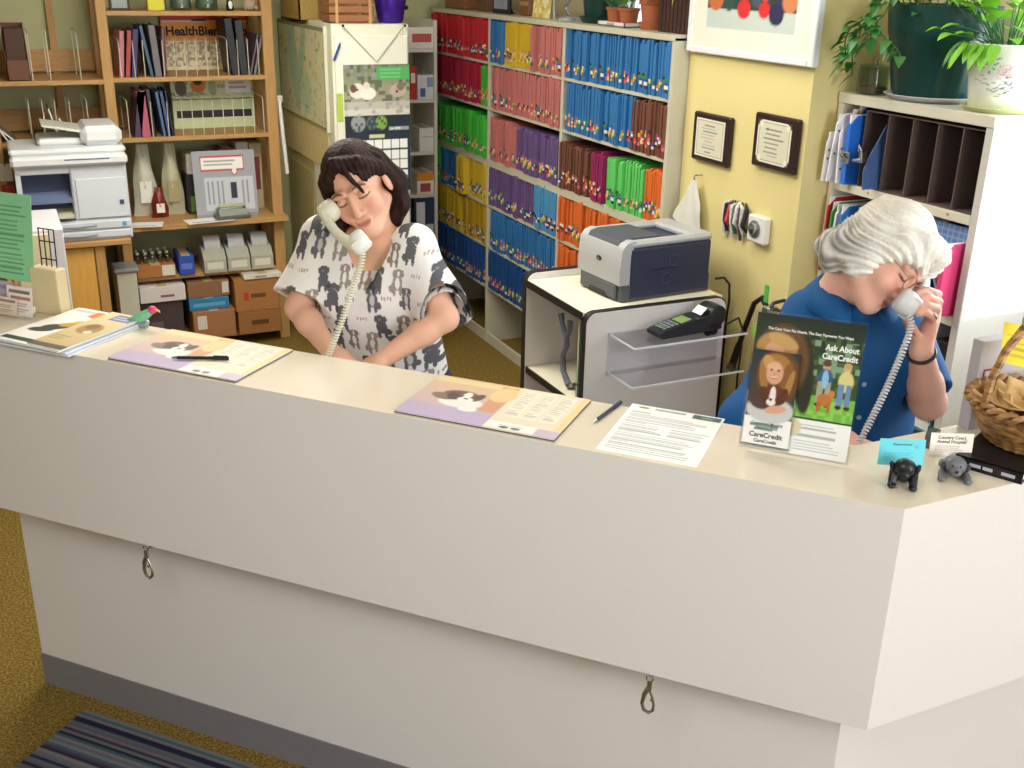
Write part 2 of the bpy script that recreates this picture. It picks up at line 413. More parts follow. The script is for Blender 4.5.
# magazines at the left end
def mag_cover1():
    p = Print(.225, .29, 60, 76, 'ece9e2')
    p.rect(.36, .50, 1, .97, 'e0842f'); p.ell(.34, .72, .2, .13, 'f1efe6'); p.ell(.33, .47, .17, .10, '35302a', .5); p.ell(.42, .57, .13, .07, 'b99a2e', .4)
    p.ell(.25, .36, .16, .08, '2c3b33', .3); p.ell(.5, .66, .12, .06, 'd3b43a', .2); p.rect(.05, .05, .5, .12, '33463f'); p.lines(.05, .9, .4, .97, 2, '444444')
    p.rect(.55, .3, 1, .42, '54604f'); return p
def mag_cover2():
    p = Print(.115, .29, 34, 76, 'cdb98a'); p.grad(0, 0, 1, 1, 'c7ae78', 'ddceA4'.lower())
    p.rect(.35, .80, .97, .95, '6a72a6'); p.lines(.4, .82, .92, .93, 2, 'd9d9e8'); p.ell(.5, .52, .3, .34, 'a9854f', .4); p.ell(.45, .58, .16, .18, '8a6436'); p.ell(.62, .44, .1, .1, 'e6d9b8')
    p.lines(.1, .18, .6, .3, 3, '5a4630'); p.rect(0, 0, 1, .07, '5f5b50'); return p
l, rz = lam(-2.215, -.022)
for i, (dx, dy, zz, lab) in enumerate([(.004, .0, 0, 'bottom white magazine of the pile at the left end of the counter'), (-.004, .006, .006, 'second white magazine from the bottom of the counter pile')]):
    o = thing('magazine', lab, 'magazine', l + cd * dx + cn * dy + Vector((0, 0, zz)), rz - .03 * i, 'magazines on the counter')
    B().box((0, 0, 0), (.238, .300, .005), bev=.001).build('pages', pm('magazine_pages', 'dfe3ec', .5), o)
    B().box((0, 0, .005), (.238, .300, .0056)).build('cover', pm('magazine_back', 'c9d6e0', .35), o)
o = thing('magazine', 'magazine with white and orange cover on the counter pile', 'magazine', l + cd * -.005 + Vector((0, 0, .0120)), rz - .05, 'magazines on the counter')
B().box((0, 0, 0), (.225, .29, .004)).build('pages', PAPER, o); mag_cover1().build('cover', o, TR((0, 0, .0056)))
o = thing('leaflet', 'narrow tan leaflet with blue title lying on the orange covered magazine', 'leaflet', l + cd * .112 + Vector((0, 0, .0182)), rz - .05)
B().box((0, 0, 0), (.115, .29, .0015)).build('pages', PAPER, o); mag_cover2().build('cover', o, TR((0, 0, .003)))

# desk calendar pads
def pad_print():
    p = Print(.378, .243, 110, 72, 'e2d6bc')
    p.grad(0, .0, .56, 1, 'b9a8c0', 'deba84'); p.rect(0, .86, .56, .97, 'e0cb9a'); p.rect(.44, .3, .55, .95, 'cf8a44', .7); p.ell(.5, .75, .08, .12, 'e9c48c')
    p.rect(0, 0, .56, .27, 'b5a4c4', .85); p.ell(.30, .42, .14, .08, 'e9e3dc'); p.ell(.26, .58, .12, .075, '6b5140'); p.ell(.16, .5, .08, .045, '7d6a5a', -.3)
    p.ell(.22, .54, .04, .06, '4c382d', .4); p.ell(.37, .58, .035, .065, '59412f', -.3); p.ell(.30, .60, .028, .05, 'efe9e2', .1); p.ell(.31, .5, .05, .036, 'eee6de'); p.ell(.31, .52, .013, .01, '2c2422')
    p.ell(.275, .575, .008, .008, '1c1614'); p.ell(.335, .575, .008, .008, '1c1614'); p.ell(.38, .3, .06, .04, 'efe6e0')
    for i in range(3):
        for j in range(4):
            x = .60 + i * .115; y = .80 - j * .165
            p.rect(x, y, x + .10, y + .14, 'e9e2d0'); p.lines(x + .008, y + .115, x + .06, y + .135, 1, 'a87a4a'); p.lines(x + .008, y + .01, x + .092, y + .1, 4, '8f877c', .45, .7)
    p.rect(.57, .02, .86, .16, 'f2eee4'); p.lines(.63, .09, .8, .13, 2, '4f9aa0'); p.ell(.68, .055, .03, .018, '555a66'); p.ell(.75, .055, .03, .018, '666a76')
    p.rect(.955, .16, 1, 1, 'e9cd92'); p.rect(.87, 0, 1, .14, 'c6b3c8'); return p
for s, dr, lab in ((-1.878, .0, 'desk calendar pad with a puppy picture and a black pen lying on it'), (-1.078, -.0, 'desk calendar pad with a puppy picture to the left of the white flyer')):
    l, rz = lam(s, .009, .0005)
    o = thing('calendar_pad', lab, 'calendar', l, rz + dr, 'calendar pads on the counter')
    B().box((0, 0, 0), (.378, .243, .003)).build('backing_board', pm('grey_board', '6b6066', .7), o)
    B().box((.001, .001, .003), (.377, .242, .0048)).build('sheets', PAPER, o)
    pad_print().build('printed_sheet', o, TR((0, 0, .0062)))
def pen(s, t, s1, t1, dz, lab, body, two):
    a = CP(s, t, 1.1946 + dz); b = CP(s1, t1, 1.1946 + dz); d = b - a
    o = thing('pen', lab, 'pen', a, math.atan2(d.y, d.x)); L = d.length
    B().tube([(0, 0, .0045), (L * .7, 0, .0045), (L * .72, 0, .0045), (L, 0, .0045)], [.004, .0045, .005, .0045], 12).build('barrel', body, o)
    B().tube([(0, 0, .0045), (-.012, 0, .0042), (-.016, 0, .004)], [.004, .002, .0006], 10).build('tip', STEEL, o)
    B().box((L * .7, -.0015, .0092), (L * .98, .0015, .0108)).box((L * .95, -.0015, .0085), (L * .98, .0015, .0105)).build('clip', two, o)
pen(-1.712, .067, -1.596, .116, .0075, 'black pen lying on the left calendar pad', BLACK, BLACK)
pen(-.653, .148, -.635, .272, 0, 'dark blue pen lying beside the white flyer', pm('navy_plastic', '23273f', .35), STEEL)

# flyer
p = Print(.213, .272, 64, 80, 'f4f5f2')
p.ell(.15, .95, .06, .03, '7c8a4a'); p.lines(.28, .92, .64, .97, 1, '4a6a4a', .7); p.rect(.68, .9, .98, .985, '3d5a55'); p.ell(.83, .94, .07, .03, '6f8d80')
for y in (.84, .62, .42, .22): p.lines(.05, y - .01, .3, y + .02, 1, '5d8a4a', .8)
p.lines(.05, .64, .95, .82, 6, '6f7672', .45, .8); p.lines(.05, .44, .5, .6, 5, '6f7672', .45, .8); p.lines(.55, .44, .95, .6, 5, '6f7672', .45, .8); p.lines(.05, .24, .95, .40, 5, '6f7672', .45, .8); p.lines(.05, .06, .95, .2, 4, '6f7672', .45, .8)
l, rz = lam(-.610, .012, .0014)
fl = p.build('paper_flyer', None); fl.location = l; fl.rotation_euler = (0, 0, rz); tag(fl, 'white printed flyer with green headings and a dark photo corner lying on the counter', 'flyer')

# acrylic sign holder, its poster and pamphlets
l, rz = lam(-.3365, .145)
SIGN = TR(l, rz=rz) @ TR((0, 0, .004), rx=PI / 2 - .19)      # local x right, y up the sheet, z towards the viewer
hold = thing('sign_holder', 'clear acrylic slanted sign holder standing on the counter', 'sign holder', l, rz)
lt = TR((0, 0, .004), rx=PI / 2 - .19)
B().box((-.004, 0, .0020), (.217, .288, .0040), lt).box((-.004, 0, -.0040), (.217, .288, -.002), lt).build('acrylic_sleeve', CLEAR, hold)
B().box((-.004, -.005, 0), (.217, .10, .0022)).build('acrylic_foot', CLEAR, hold)
B().box((.0, .012, .016), (.100, .205, .0175), lt).box((.0, .008, .004), (.100, .012, .0175), lt).box((-.002, .012, .004), (.0, .205, .0175), lt).box((.1, .012, .004), (.102, .205, .0175), lt).build('pamphlet_pocket', CLEAR, hold)
def woman_dog(p, x0, x1, y0, y1):
    X = lambda u: x0 + (x1 - x0) * u
    Yv = lambda v: y0 + (y1 - y0) * v
    k = x1 - x0
    p.ell(X(.58), Yv(.66), .46 * k, .62 * k, '6b4524'); p.ell(X(.5), Yv(.84), .34 * k, .26 * k, 'a97a42'); p.ell(X(.27), Yv(.66), .10 * k, .34 * k, 'a5763f', .15); p.ell(X(.76), Yv(.62), .12 * k, .42 * k, '8a5c30', -.15); p.ell(X(.84), Yv(.55), .07 * k, .36 * k, 'b0824a', -.2); p.ell(X(.36), Yv(.86), .12 * k, .2 * k, 'c99a5c', .5)
    p.ell(X(.5), Yv(.72), .185 * k, .26 * k, 'dba585'); p.ell(X(.47), Yv(.82), .15 * k, .09 * k, 'e2b595'); p.ell(X(.50), Yv(.645), .075 * k, .022 * k, 'f3e6df'); p.ell(X(.5), Yv(.633), .08 * k, .012 * k, 'b0544c')
    p.ell(X(.42), Yv(.765), .035 * k, .018 * k, '37271e'); p.ell(X(.58), Yv(.765), .035 * k, .018 * k, '37271e'); p.ell(X(.5), Yv(.70), .03 * k, .02 * k, 'c48a6c')
    p.ell(X(.5), Yv(.12), .52 * k, .3 * k, 'c9cbc8'); p.ell(X(.3), Yv(.3), .3 * k, .26 * k, '4f3d3a')
    p.ell(X(.55), Yv(.36), .25 * k, .24 * k, '6b3a22'); p.ell(X(.34), Yv(.34), .1 * k, .2 * k, '5b2f1b', .3); p.ell(X(.74), Yv(.36), .1 * k, .2 * k, '5b2f1b', -.3); p.ell(X(.52), Yv(.35), .07 * k, .22 * k, 'f0e7df'); p.ell(X(.5), Yv(.25), .1 * k, .08 * k, 'f0e7df')
    p.ell(X(.49), Yv(.29), .035 * k, .028 * k, '1f1815'); p.ell(X(.62), Yv(.14), .24 * k, .09 * k, 'd9a689', .2)
p = Print(.213, .280, 106, 140, '27352b')
p.grad(.0, .28, 1, 1, '3d5a2e', '1d2a25'); p.noise(.3, .5, 1, .88, '4f6d3a', .35, 5); p.noise(.45, .6, 1, .86, '8fb08a', .2, 6); p.rect(.42, .28, 1, .45, '74b545'); p.noise(.42, .28, 1, .45, '92cf5c', .4, 4)
p.ell(.5, .6, .09, .4, '2a2c22', .1)
for cx, c1, c2, c3 in ((.70, '3a5b86', 'a7a48c', 'd6a98c'), (.89, 'd8d08a', '6f8fb0', 'd9b08f')):
    p.ell(cx, .675, .035, .045, c3); p.ell(cx, .695, .04, .03, '5b4330' if cx < .8 else 'c9a765'); p.ell(cx, .58, .07, .10, c1); p.rect(cx - .06, .4, cx - .008, .56, c2); p.rect(cx + .008, .4, cx + .06, .56, c2); p.ell(cx - .04, .39, .03, .018, '3a2f28'); p.ell(cx + .04, .39, .03, .018, '3a2f28')
p.ell(.70, .58, .03, .09, '8fc0dd'); p.ell(.72, .43, .07, .06, 'c0763a'); p.ell(.78, .48, .03, .035, 'c98545'); p.rect(.66, .34, .69, .42, 'b56d33'); p.rect(.75, .34, .78, .42, 'b56d33')
p.ell(.27, .66, .26, .36, '6b4a2a'); p.ell(.22, .76, .19, .15, 'b98f55'); p.ell(.2, .70, .10, .14, 'd9a482'); p.ell(.27, .81, .15, .06, 'c9a264', -.3); p.ell(.2, .34, .26, .16, 'c9cbc8')
p.rect(0, 0, 1, .27, 'f2f2ef'); p.lines(.5, .19, .95, .24, 2, '6c7a8c', .4); p.lines(.5, .135, .95, .165, 1, '3c5a4a', .6); p.lines(.5, .03, .95, .115, 4, '8c8f96', .4); p.ell(.42, .2, .13, .1, 'ddd0b4')
pst = p.build('care_poster', None, SIGN @ TR((0, .004, .001)))
tag(pst, 'photo poster of a woman hugging a dog and a couple walking in a park', 'poster')
W = pm('white_print', 'f6f6f4', .5, emit=0)
b = B(); b.text('The Care Your Pet Needs, The Easy Payments You Want', .0078, SIGN @ TR((.024, .252, .0018)), .00018, squeeze=.92)
b.text('Ask About', .0165, SIGN @ TR((.206, .226, .0018)), .0005, 'RIGHT', .9).text('CareCredit', .0165, SIGN @ TR((.206, .208, .0018)), .0005, 'RIGHT', .9)
o = b.build('lettering', W, angle=0); o.parent = pst
for i in range(2):
    q = Print(.094, .196, 50, 100, 'f1f1ee'); q.rect(0, .3, 1, 1, '2a3436'); q.grad(0, .3, 1, 1, '4a4440', '27323a'); woman_dog(q, .02, 1.0, .3, .96)
    q.lines(.14, .19, .82, .225, 1, '3f6b5a', .75, .9); q.lines(.24, .155, .72, .188, 1, '3f6b5a', .75, .9)
    T = SIGN @ TR((.003, .014, .0105 + .003 * i))
    pp = q.build('pamphlet', None, T); tag(pp, ['pamphlet with a smiling woman behind the front one in the acrylic pocket', 'front pamphlet with a smiling woman and dog in the acrylic pocket'][i], 'pamphlet', 'pamphlets in the acrylic pocket')
    if i:
        o = B().text('Convenient Monthly', .0085, T @ TR((.047, .0425, .0005)), .0001, 'CENTER', .9).text('Payment Plans', .0085, T @ TR((.047, .034, .0005)), .0001, 'CENTER', .9).build('heading', pm('green_ink', '2f6b58', .6), angle=0); o.parent = pp
        o = B().text('CareCredit', .0145, T @ TR((.047, .016, .0005)), .0003, 'CENTER').text('CareCredit', .010, T @ TR((.047, .005, .0005)), .0002, 'CENTER').build('lettering', INK, angle=0); o.parent = pp

# dog figurine card holders and cards
def dog_fig(lab, loc, rz, col, col2, lying):
    o = thing('dog_figurine', lab, 'figurine', loc, rz)
    m = pm('figurine_' + col, col, .35); m2 = pm('figurine_' + col2, col2, .4)
    b = B(); h = .022 if lying else .03
    b.ell((0, .022, h * .8), (.021, .03, .018 if lying else .022), 18, 12)
    for x in (-.017, .017):
        if lying: b.tube([(x, .01, .012), (x * 1.35, -.008, .008), (x * 1.45, -.022, .006)], [.009, .008, .0065], 10); b.ell((x * 1.45, -.024, .0058), (.0075, .009, .0058), 10, 8)
        else: b.tube([(x, .008, .03), (x * 1.1, -.004, .014), (x * 1.15, -.01, .007)], [.010, .0085, .0075], 10); b.ell((x * 1.15, -.014, .0062), (.0085, .011, .0062), 10, 8)
        b.ell((x * .9, .042, .009), (.011, .016, .009), 10, 8)
    b.build('body', m, o)
    z = .03 if lying else .043
    hd = B(); hd.ell((0, -.006, z), (.021, .019, .0185), 18, 12); hd.ell((0, -.022, z - .007), (.0115, .012, .0095), 14, 10)
    ho = hd.build('head', m, o)
    for x in (-1, 1): B().ell((x * .022, -.006, z - (.004 if lying else .002)), (.006, .0085, .013 if not lying else .009), 10, 8, R=Euler((0, x * .35, 0)).to_matrix()).build('ear', m2, ho)
    f = B(); f.ell((0, -.0335, z - .003), (.004, .003, .003), 8, 6)
    for x in (-.007, .007): f.ell((x, -.0225, z + .005), (.0022, .0018, .0022), 8, 6)
    f.build('eyes_and_nose', BLACK, ho)
fa = Vector((1.498, 1.372, 1.1946)); fb = Vector((1.622, 1.362, 1.1946))
dog_fig('black floppy eared dog figurine standing before the turquoise card', fa, -.78, '1d1f24', '17181c', False)
dog_fig('grey lying dog figurine before the white card', fb, -.72, '6a6d72', '34363b', True)
def card(name, lab, loc, rz, col, w, h, lean, heads, hue, z0):
    p = Print(w, h, 40, 26, col); p.lines(.12, .2, .8, .5, 4, hue, .35, .6); p.ell(.82, .7, .05, .05, hue, a=.4)
    T = TR(loc, rz=rz) @ TR((-w / 2, 0, z0), rx=PI / 2 - lean)
    o = p.build(name, None, T, thick=.0006); tag(o, lab, 'card')
    b = B()
    for i, (tx, sz) in enumerate(heads): b.text(tx, sz, T @ TR((w * .5, h * (.76 - .17 * i), .0004)), .00012, 'CENTER', .95)
    q = b.build('lettering', INK if col != '6fd3e0' else pm('teal_ink', '2d8a98', .6), angle=0); q.parent = o
card('business_card', 'turquoise appointment card held behind the black dog figurine', fa + Vector((.04, .05, 0)), -.48, '6fd3e0', .09, .055, .1, [('Appointment', .0075)], '3fa9b8', .016)
card('business_card', 'cream animal hospital card held behind the grey dog figurine', fb + Vector((.045, .055, 0)), -.48, 'efe3d6', .086, .052, .1, [('Country Court', .0095), ('Animal Hospital', .0095)], '8c8078', .012)

# basket of chews on a black book
o = thing('hardback_book', 'black book lying under the basket at the counter end', 'book', (1.668, 1.405, 1.1946), -1.14)
B().box((0, 0, 0), (.132, .2, .003)).box((0, 0, .021), (.132, .2, .024)).box((0, 0, 0), (.132, .004, .024)).build('cover', pm('black_book_cloth', '17161c', .4), o)
B().box((.003, .004, .003), (.129, .197, .021)).build('pages', PAPER, o)
b = B().text('ANIMAL CARE', .011, frame((.045, -.0004, .008), (1, 0, 0), (0, 0, 1)), .0002) if 0 else B()
for x0, x1 in ((.03, .052), (.056, .075), (.092, .118)): b.box((x0, -.0006, .008), (x1, .0006, .015))
b.build('spine_title', pm('grey_print', 'b9b6c2', .5), o)
def wicker():
    m = bpy.data.materials.new('woven_wicker'); m.use_nodes = True; nt = m.node_tree; b = nt.nodes['Principled BSDF']; b.inputs['Roughness'].default_value = .5
    tc = nt.nodes.new('ShaderNodeTexCoord'); mp = nt.nodes.new('ShaderNodeMapping'); mp.inputs['Scale'].default_value = (16, 16, 90)
    nz = nt.nodes.new('ShaderNodeTexNoise'); nz.inputs['Scale'].default_value = 1.5; cr = nt.nodes.new('ShaderNodeValToRGB')
    cr.color_ramp.elements[0].color = (*lin('6e4520'), 1); cr.color_ramp.elements[1].color = (*lin('c79a62'), 1); cr.color_ramp.elements[0].position = .3; cr.color_ramp.elements[1].position = .7
    nt.links.new(tc.outputs['Object'], mp.inputs['Vector']); nt.links.new(mp.outputs['Vector'], nz.inputs['Vector']); nt.links.new(nz.outputs['Fac'], cr.inputs['Fac']); nt.links.new(cr.outputs['Color'], b.inputs['Base Color'])
    return m
WICK = wicker()
bc = Vector((1.868, 1.392, 1.2188))
o = thing('wicker_basket', 'brown wicker basket with a tall handle on the counter end', 'basket', bc)
nw = 28
B().lathe([(.086, 0), (.094, .003), (.112, .03), (.126, .06), (.134, .085), (.128, .085), (.118, .058), (.105, .03), (.088, .008), (.0, .008)], n=112, wob=lambda a, z: .022 * math.sin(nw * a) * (1 if int(z * 90) % 2 else -1)).build('bowl', WICK, o)
b = B()
for k in range(2):
    b.tube([((.133 + .007 * math.cos(16 * a + k * PI)) * math.cos(a), (.133 + .007 * math.cos(16 * a + k * PI)) * math.sin(a), .088 + .007 * math.sin(16 * a + k * PI)) for a in np.linspace(0, 2 * PI, 128, endpoint=False)], .0065, 6, closed=True)
b.build('braided_rim', WICK, o)
b = B(); ha = 2.95
for k in range(3):
    pts = []
    for tq in np.linspace(0, PI, 40):
        tw = tq * 7 + k * 2.1
        r0 = .132 * math.cos(tq); z = .085 + .20 * math.sin(tq)
        pts.append((r0 * math.cos(ha) + .005 * math.cos(tw) * math.sin(ha), r0 * math.sin(ha) + .005 * math.cos(tw), z + .005 * math.sin(tw)))
    b.tube(pts, .0058, 6)
b.build('handle', WICK, o)
chm = pm('tan_rawhide', 'd2ae74', .6, var=.22, scale=22, bump=.2, bscale=60)
for i in range(13):
    a = rnd.uniform(0, 6.28); rr = rnd.uniform(.01, .07) if i > 3 else rnd.uniform(0, .05); s = rnd.uniform(.04, .055); cu = rnd.uniform(.6, 1.2); tw = rnd.uniform(-1, 1)
    if i > 8: a = rnd.uniform(2.6, 4.6); rr = .075
    def f(u, v, s=s, cu=cu, tw=tw):
        x = (u - .5) * 2; y = (v - .5) * 2; w = (1 - .5 * v ** 2) * s
        return (x * w, y * s * 1.15, s * (cu * x * x * (.3 + .5 * v) + .25 * tw * y * x + .2 * y * y) + .003 * math.sin(9 * u + i))
    T = TR((0, 0, 0), rx=rnd.uniform(-.5, .6), ry=rnd.uniform(-.5, .5), rz=rnd.uniform(0, 6.28))
    bb = B().grid(f, 10, 10, T)
    gg = bb.build('rawhide_chew', chm, None, 60, loc=bc + Vector((rr * math.cos(a), rr * math.sin(a), .048 + .0045 * i)))
    sm = gg.modifiers.new('thickness', 'SOLIDIFY'); sm.thickness = .0035
    tag(gg, 'tan curled rawhide chew in the heap inside the wicker basket', 'dog chew', 'chews in the basket')
T = frame((1.769, 1.425, 1.398), (.9, -.38, -.22), (.3, .35, .75))
p = Print(.11, .085, 30, 24, 'f0d63c'); p.lines(.1, .15, .8, .8, 4, '8c7a20', .3, .6)
q = p.build('price_card', None, T, thick=.001); tag(q, 'bright yellow card tucked into the basket of chews', 'card')
o = thing('mailing_box', 'pale grey mailing box with a red outlined label standing behind the basket', 'box', (1.925, 1.541, 1.1946), 0)
B().box((-.09, -.015, 0), (.09, .015, .205), bev=.002).build('carton', pm('grey_carton', 'bdbac2', .6), o)
B().box((-.076, -.0158, .10), (-.036, -.015, .14)).build('label_outline', pm('dark_red_print', '8a2a35', .6), o)
B().box((-.072, -.0163, .104), (-.04, -.0157, .136)).build('label_face', pm('label_grey', 'c9c6cd', .6), o)
o = thing('tape_dispenser', 'small clear tape dispenser behind the white card near the basket', 'tape dispenser', (1.705, 1.5, 1.1946), .5)
B().prism([(-.03, 0), (.035, 0), (.035, .012), (.012, .012), (.01, .034), (-.01, .042), (-.028, .03)], .02, TR((0, .01, 0), rx=PI / 2)).build('shell', glassy('smoke_plastic', '9aa0a2', .1), o)
B().cyl((-.006, -.008, .022), (-.006, .008, .022), .015, 20).build('tape_roll', pm('tape', 'c9cdc8', .3), o)

# clutter on the far left end: green notice, card rack, cards
o = thing('sign_stand', 'green notice sheet in a clear stand at the left end of the counter', 'notice', CP(-2.372, .225), KA)
T = TR((-.14, .0, .085), rx=PI / 2 - .12)
p = Print(.2, .24, 50, 60, '8fd6a4'); p.lines(.15, .06, .92, .88, 15, '2f6b50', .35, .75)
p.build('green_sheet', o, T)
B().box((-.142, -.088, -.0035), (.063, .242, -.0015), T).build('back_panel', CLEAR, o)
B().box((-.142, -.005, 0), (.063, .09, .003)).build('foot', CLEAR, o)
o = thing('brochure_rack', 'tan brochure stand at the left end of the counter behind the business cards', 'brochure rack', CP(-2.275, .212), KA)
TANM = pm('tan_card_stand', 'd9c9a0', .6)
B().box((-.05, .012, 0), (.045, .05, .13), bev=.002).build('tray', TANM, o)
b = B()
for x in (-.03, -.012, .006, .024): b.tube([(x, .04, .12), (x, .045, .235)], .0018, 6)
for z in (.15, .2, .235): b.tube([(-.03, .043, z), (.024, .043, z)], .0018, 6)
b.build('wire_back', BLACK, o)
ho = thing('card_holder', 'clear acrylic business card holder beside the brochure stand', 'card holder', CP(-2.34, .155), KA)
B().box((-.055, 0, 0), (.055, .035, .003)).box((-.055, 0, 0), (.055, .002, .018)).box((-.055, .033, 0), (.055, .035, .045)).build('acrylic_tray', CLEAR, ho)
for i, (dx, dy, dz, w, h, c, hue, lab) in enumerate([(-.03, .006, .004, .085, .05, 'e8d9c6', '6a5a4a', 'beige business card in front of the acrylic card holder'), (.015, .016, .004, .085, .062, 'f0ece8', 'a83a3a', 'white business card standing behind the beige one'), (.0, .024, .004, .09, .078, 'f1efea', '7c2a35', 'taller white card with dark red band in the card holder'), (-.06, .03, .004, .08, .085, 'b9b0c6', '8c86a0', 'lilac card at the back of the card holder')]):
    p = Print(w, h, 30, 20, c); p.lines(.12, .15, .85, .6, 4, hue, .4, .7); p.rect(.1, .74, .9, .88, hue, .8)
    q = p.build('business_card', None, TR(CP(-2.34, .155), rz=KA) @ TR((dx - .04, dy, dz), rx=PI / 2 - .15), thick=.0006); tag(q, lab, 'card', 'cards at the left counter end')
# colourful bird topper on the counter edge
o = thing('toy_bird', 'small green toy parrot with a pink head at the back edge of the counter', 'toy', CP(-1.975, .245), KA + .35)
B().tube([(-.045, 0, .012), (-.02, 0, .018), (.005, 0, .028), (.03, 0, .045)], [.004, .012, .015, .010], 14).build('body', pm('parrot_green', '7fc09a', .5, var=.3, scale=60), o)
B().ell((.036, 0, .05), (.012, .011, .011), 14, 10).build('head', pm('parrot_pink', 'd8487a', .5), o)
B().tube([(.044, 0, .05), (.054, 0, .047), (.056, 0, .042)], [.005, .003, .001], 8).build('beak', pm('beak_yellow', 'd9b04a', .5), o)
B().box((-.02, -.012, 0), (.02, .012, .014), bev=.003).build('clip_base', pm('grey_blue_plastic', '8b98a0', .5), o)

# ---------------------------------------------------------------- pine shelving on the back wall
sh = thing('shelving_unit', 'open pine shelving unit with wire dividers along the back wall behind the copier', 'shelves', (0, 6.15, 0))
def up(x0, x1, z0, z1, y0=0, y1=.09): return B().box((x0, y0, z0), (x1, y1, z1), bev=.003)
for x0, x1, y0, y1 in ((-.06, .0, 0, .4), (.525, .577, 0, .09), (1.37, 1.43, 0, .09), (.525, .577, .34, .43), (1.37, 1.43, .34, .43)): up(x0, x1, 0, 2.4, y0, y1).build('post', PINE_V, sh)
for x0, x1, z in ((.577, 1.37, 1.868), (.577, 1.37, 1.535), (.577, 1.37, 1.222), (0, .525, 1.528), (0, .525, 1.218), (.577, 1.37, .45), (.577, 1.37, .07)):
    B().box((x0, .0, z - .024), (x1, .42, z), bev=.002).build('shelf_board', PINE, sh)
for x0, x1, z in ((.577, 1.37, 1.545), (.577, 1.37, 1.23), (0, .525, 1.54), (0, .525, 1.23), (.577, 1.37, .79)): B().box((x0, .40, z), (x1, .42, z + .11)).build('back_rail', PINE, sh)
B().box((.55, -.08, .728), (1.44, .42, .758), bev=.003).build('desk_board', PINE, sh)
B().box((.31, .41, 1.25), (.345, .43, 2.4)).build('back_batten', PINE_V, sh)
WIRE = pm('cream_wire', 'd5d2bd', .4, metal=.2)
def wire(x, z, h=.185, y=.02, d=.3):
    B().tube([(x, y, z), (x, y, z + h), (x, y + .03, z + h + .008), (x, y + d - .03, z + h + .008), (x, y + d, z + h), (x, y + d, z)], .0026, 6).build('wire_divider', WIRE, sh)
for z in (1.535, 1.222):
    for i in range(9): wire(.90 + i * .0555 + (.01 if z < 1.3 else 0), z)
for x in (.69, .74, .62): wire(x, 1.535)
wire(.84, 1.535)
for x in (.63, .75, .835): wire(x, 1.222)
for x in (.19, .275, .42): wire(x, 1.528, .23)
for x in (.15, .215, .275, .345, .43): wire(x, 1.218, .2)
def bookrow(x, z, items, grp, y=6.17):
    """(thickness, height, lean, colour, label) from left to right"""
    for (t, h, lean, c, lab) in items:
        o = thing('folder', lab, 'folder', (x, y, z), 0, grp); o.rotation_euler = (0, lean, 0)
        m = pm('folder_' + c, c, .5)
        d = .24
        B().box((0, 0, 0), (.004, d, h)).box((t - .004, 0, 0), (t, d, h)).box((0, 0, 0), (t, .003, h)).build('cover', m, o, 0)
        B().box((.004, .004, .004), (t - .004, d - .004, h - .008)).build('papers', PAPER, o, 0)
        x += t + .002
bookrow(.605, 1.535, [(.03, .235, .10, 'b8737a', 'pink folder at the left end of the upper right shelf'), (.028, .24, .13, 'a8463c', 'red folder beside the pink one on the upper right shelf'), (.034, .245, .12, '3a3568', 'navy folder beside the red one on the upper right shelf')], 'folders on the upper right shelf')
bookrow(.765, 1.535, [(.022, .26, -.14, '4a6078', 'slate blue folder leaning left of the grey folder on the upper shelf'), (.04, .262, -.06, '6d6a70', 'thick grey folder in the middle of the upper shelf'), (.02, .25, .04, '7d4a4a', 'thin maroon folder right of the grey folder on the upper shelf')], 'folders on the upper right shelf')
bookrow(1.195, 1.535, [(.045, .295, -.09, '24262c', 'black ring binder before the orange poster'), (.045, .285, -.06, '2a2c33', 'second black ring binder, right of the first, before the orange poster')], 'folders on the upper right shelf')
bookrow(1.288, 1.535, [(.02, .22, .25, '5d4a58', 'plum magazine leaning at the right end of the upper shelf'), (.02, .22, .25, '7a6a78', 'mauve magazine leaning at the right end of the upper shelf')], 'folders on the upper right shelf', 6.18)
bookrow(.65, 1.222, [(.04, .245, .16, '4c3a52', 'dark purple folder leaning on the middle shelf'), (.05, .24, -.05, 'b45a72', 'rose pink folder on the middle shelf'), (.024, .25, -.05, '3a3d3c', 'dark grey folder right of the rose pink one on the middle shelf')], 'folders on the middle shelf')
bookrow(.80, 1.222, [(.022, .235, -.10, '4f6a8c', 'steel blue folder on the middle shelf'), (.022, .235, -.10, '3f5a86', 'blue folder right of the steel blue one on the middle shelf'), (.016, .24, -.09, '23304a', 'dark navy folder at the end of the blue group on the middle shelf')], 'folders on the middle shelf')
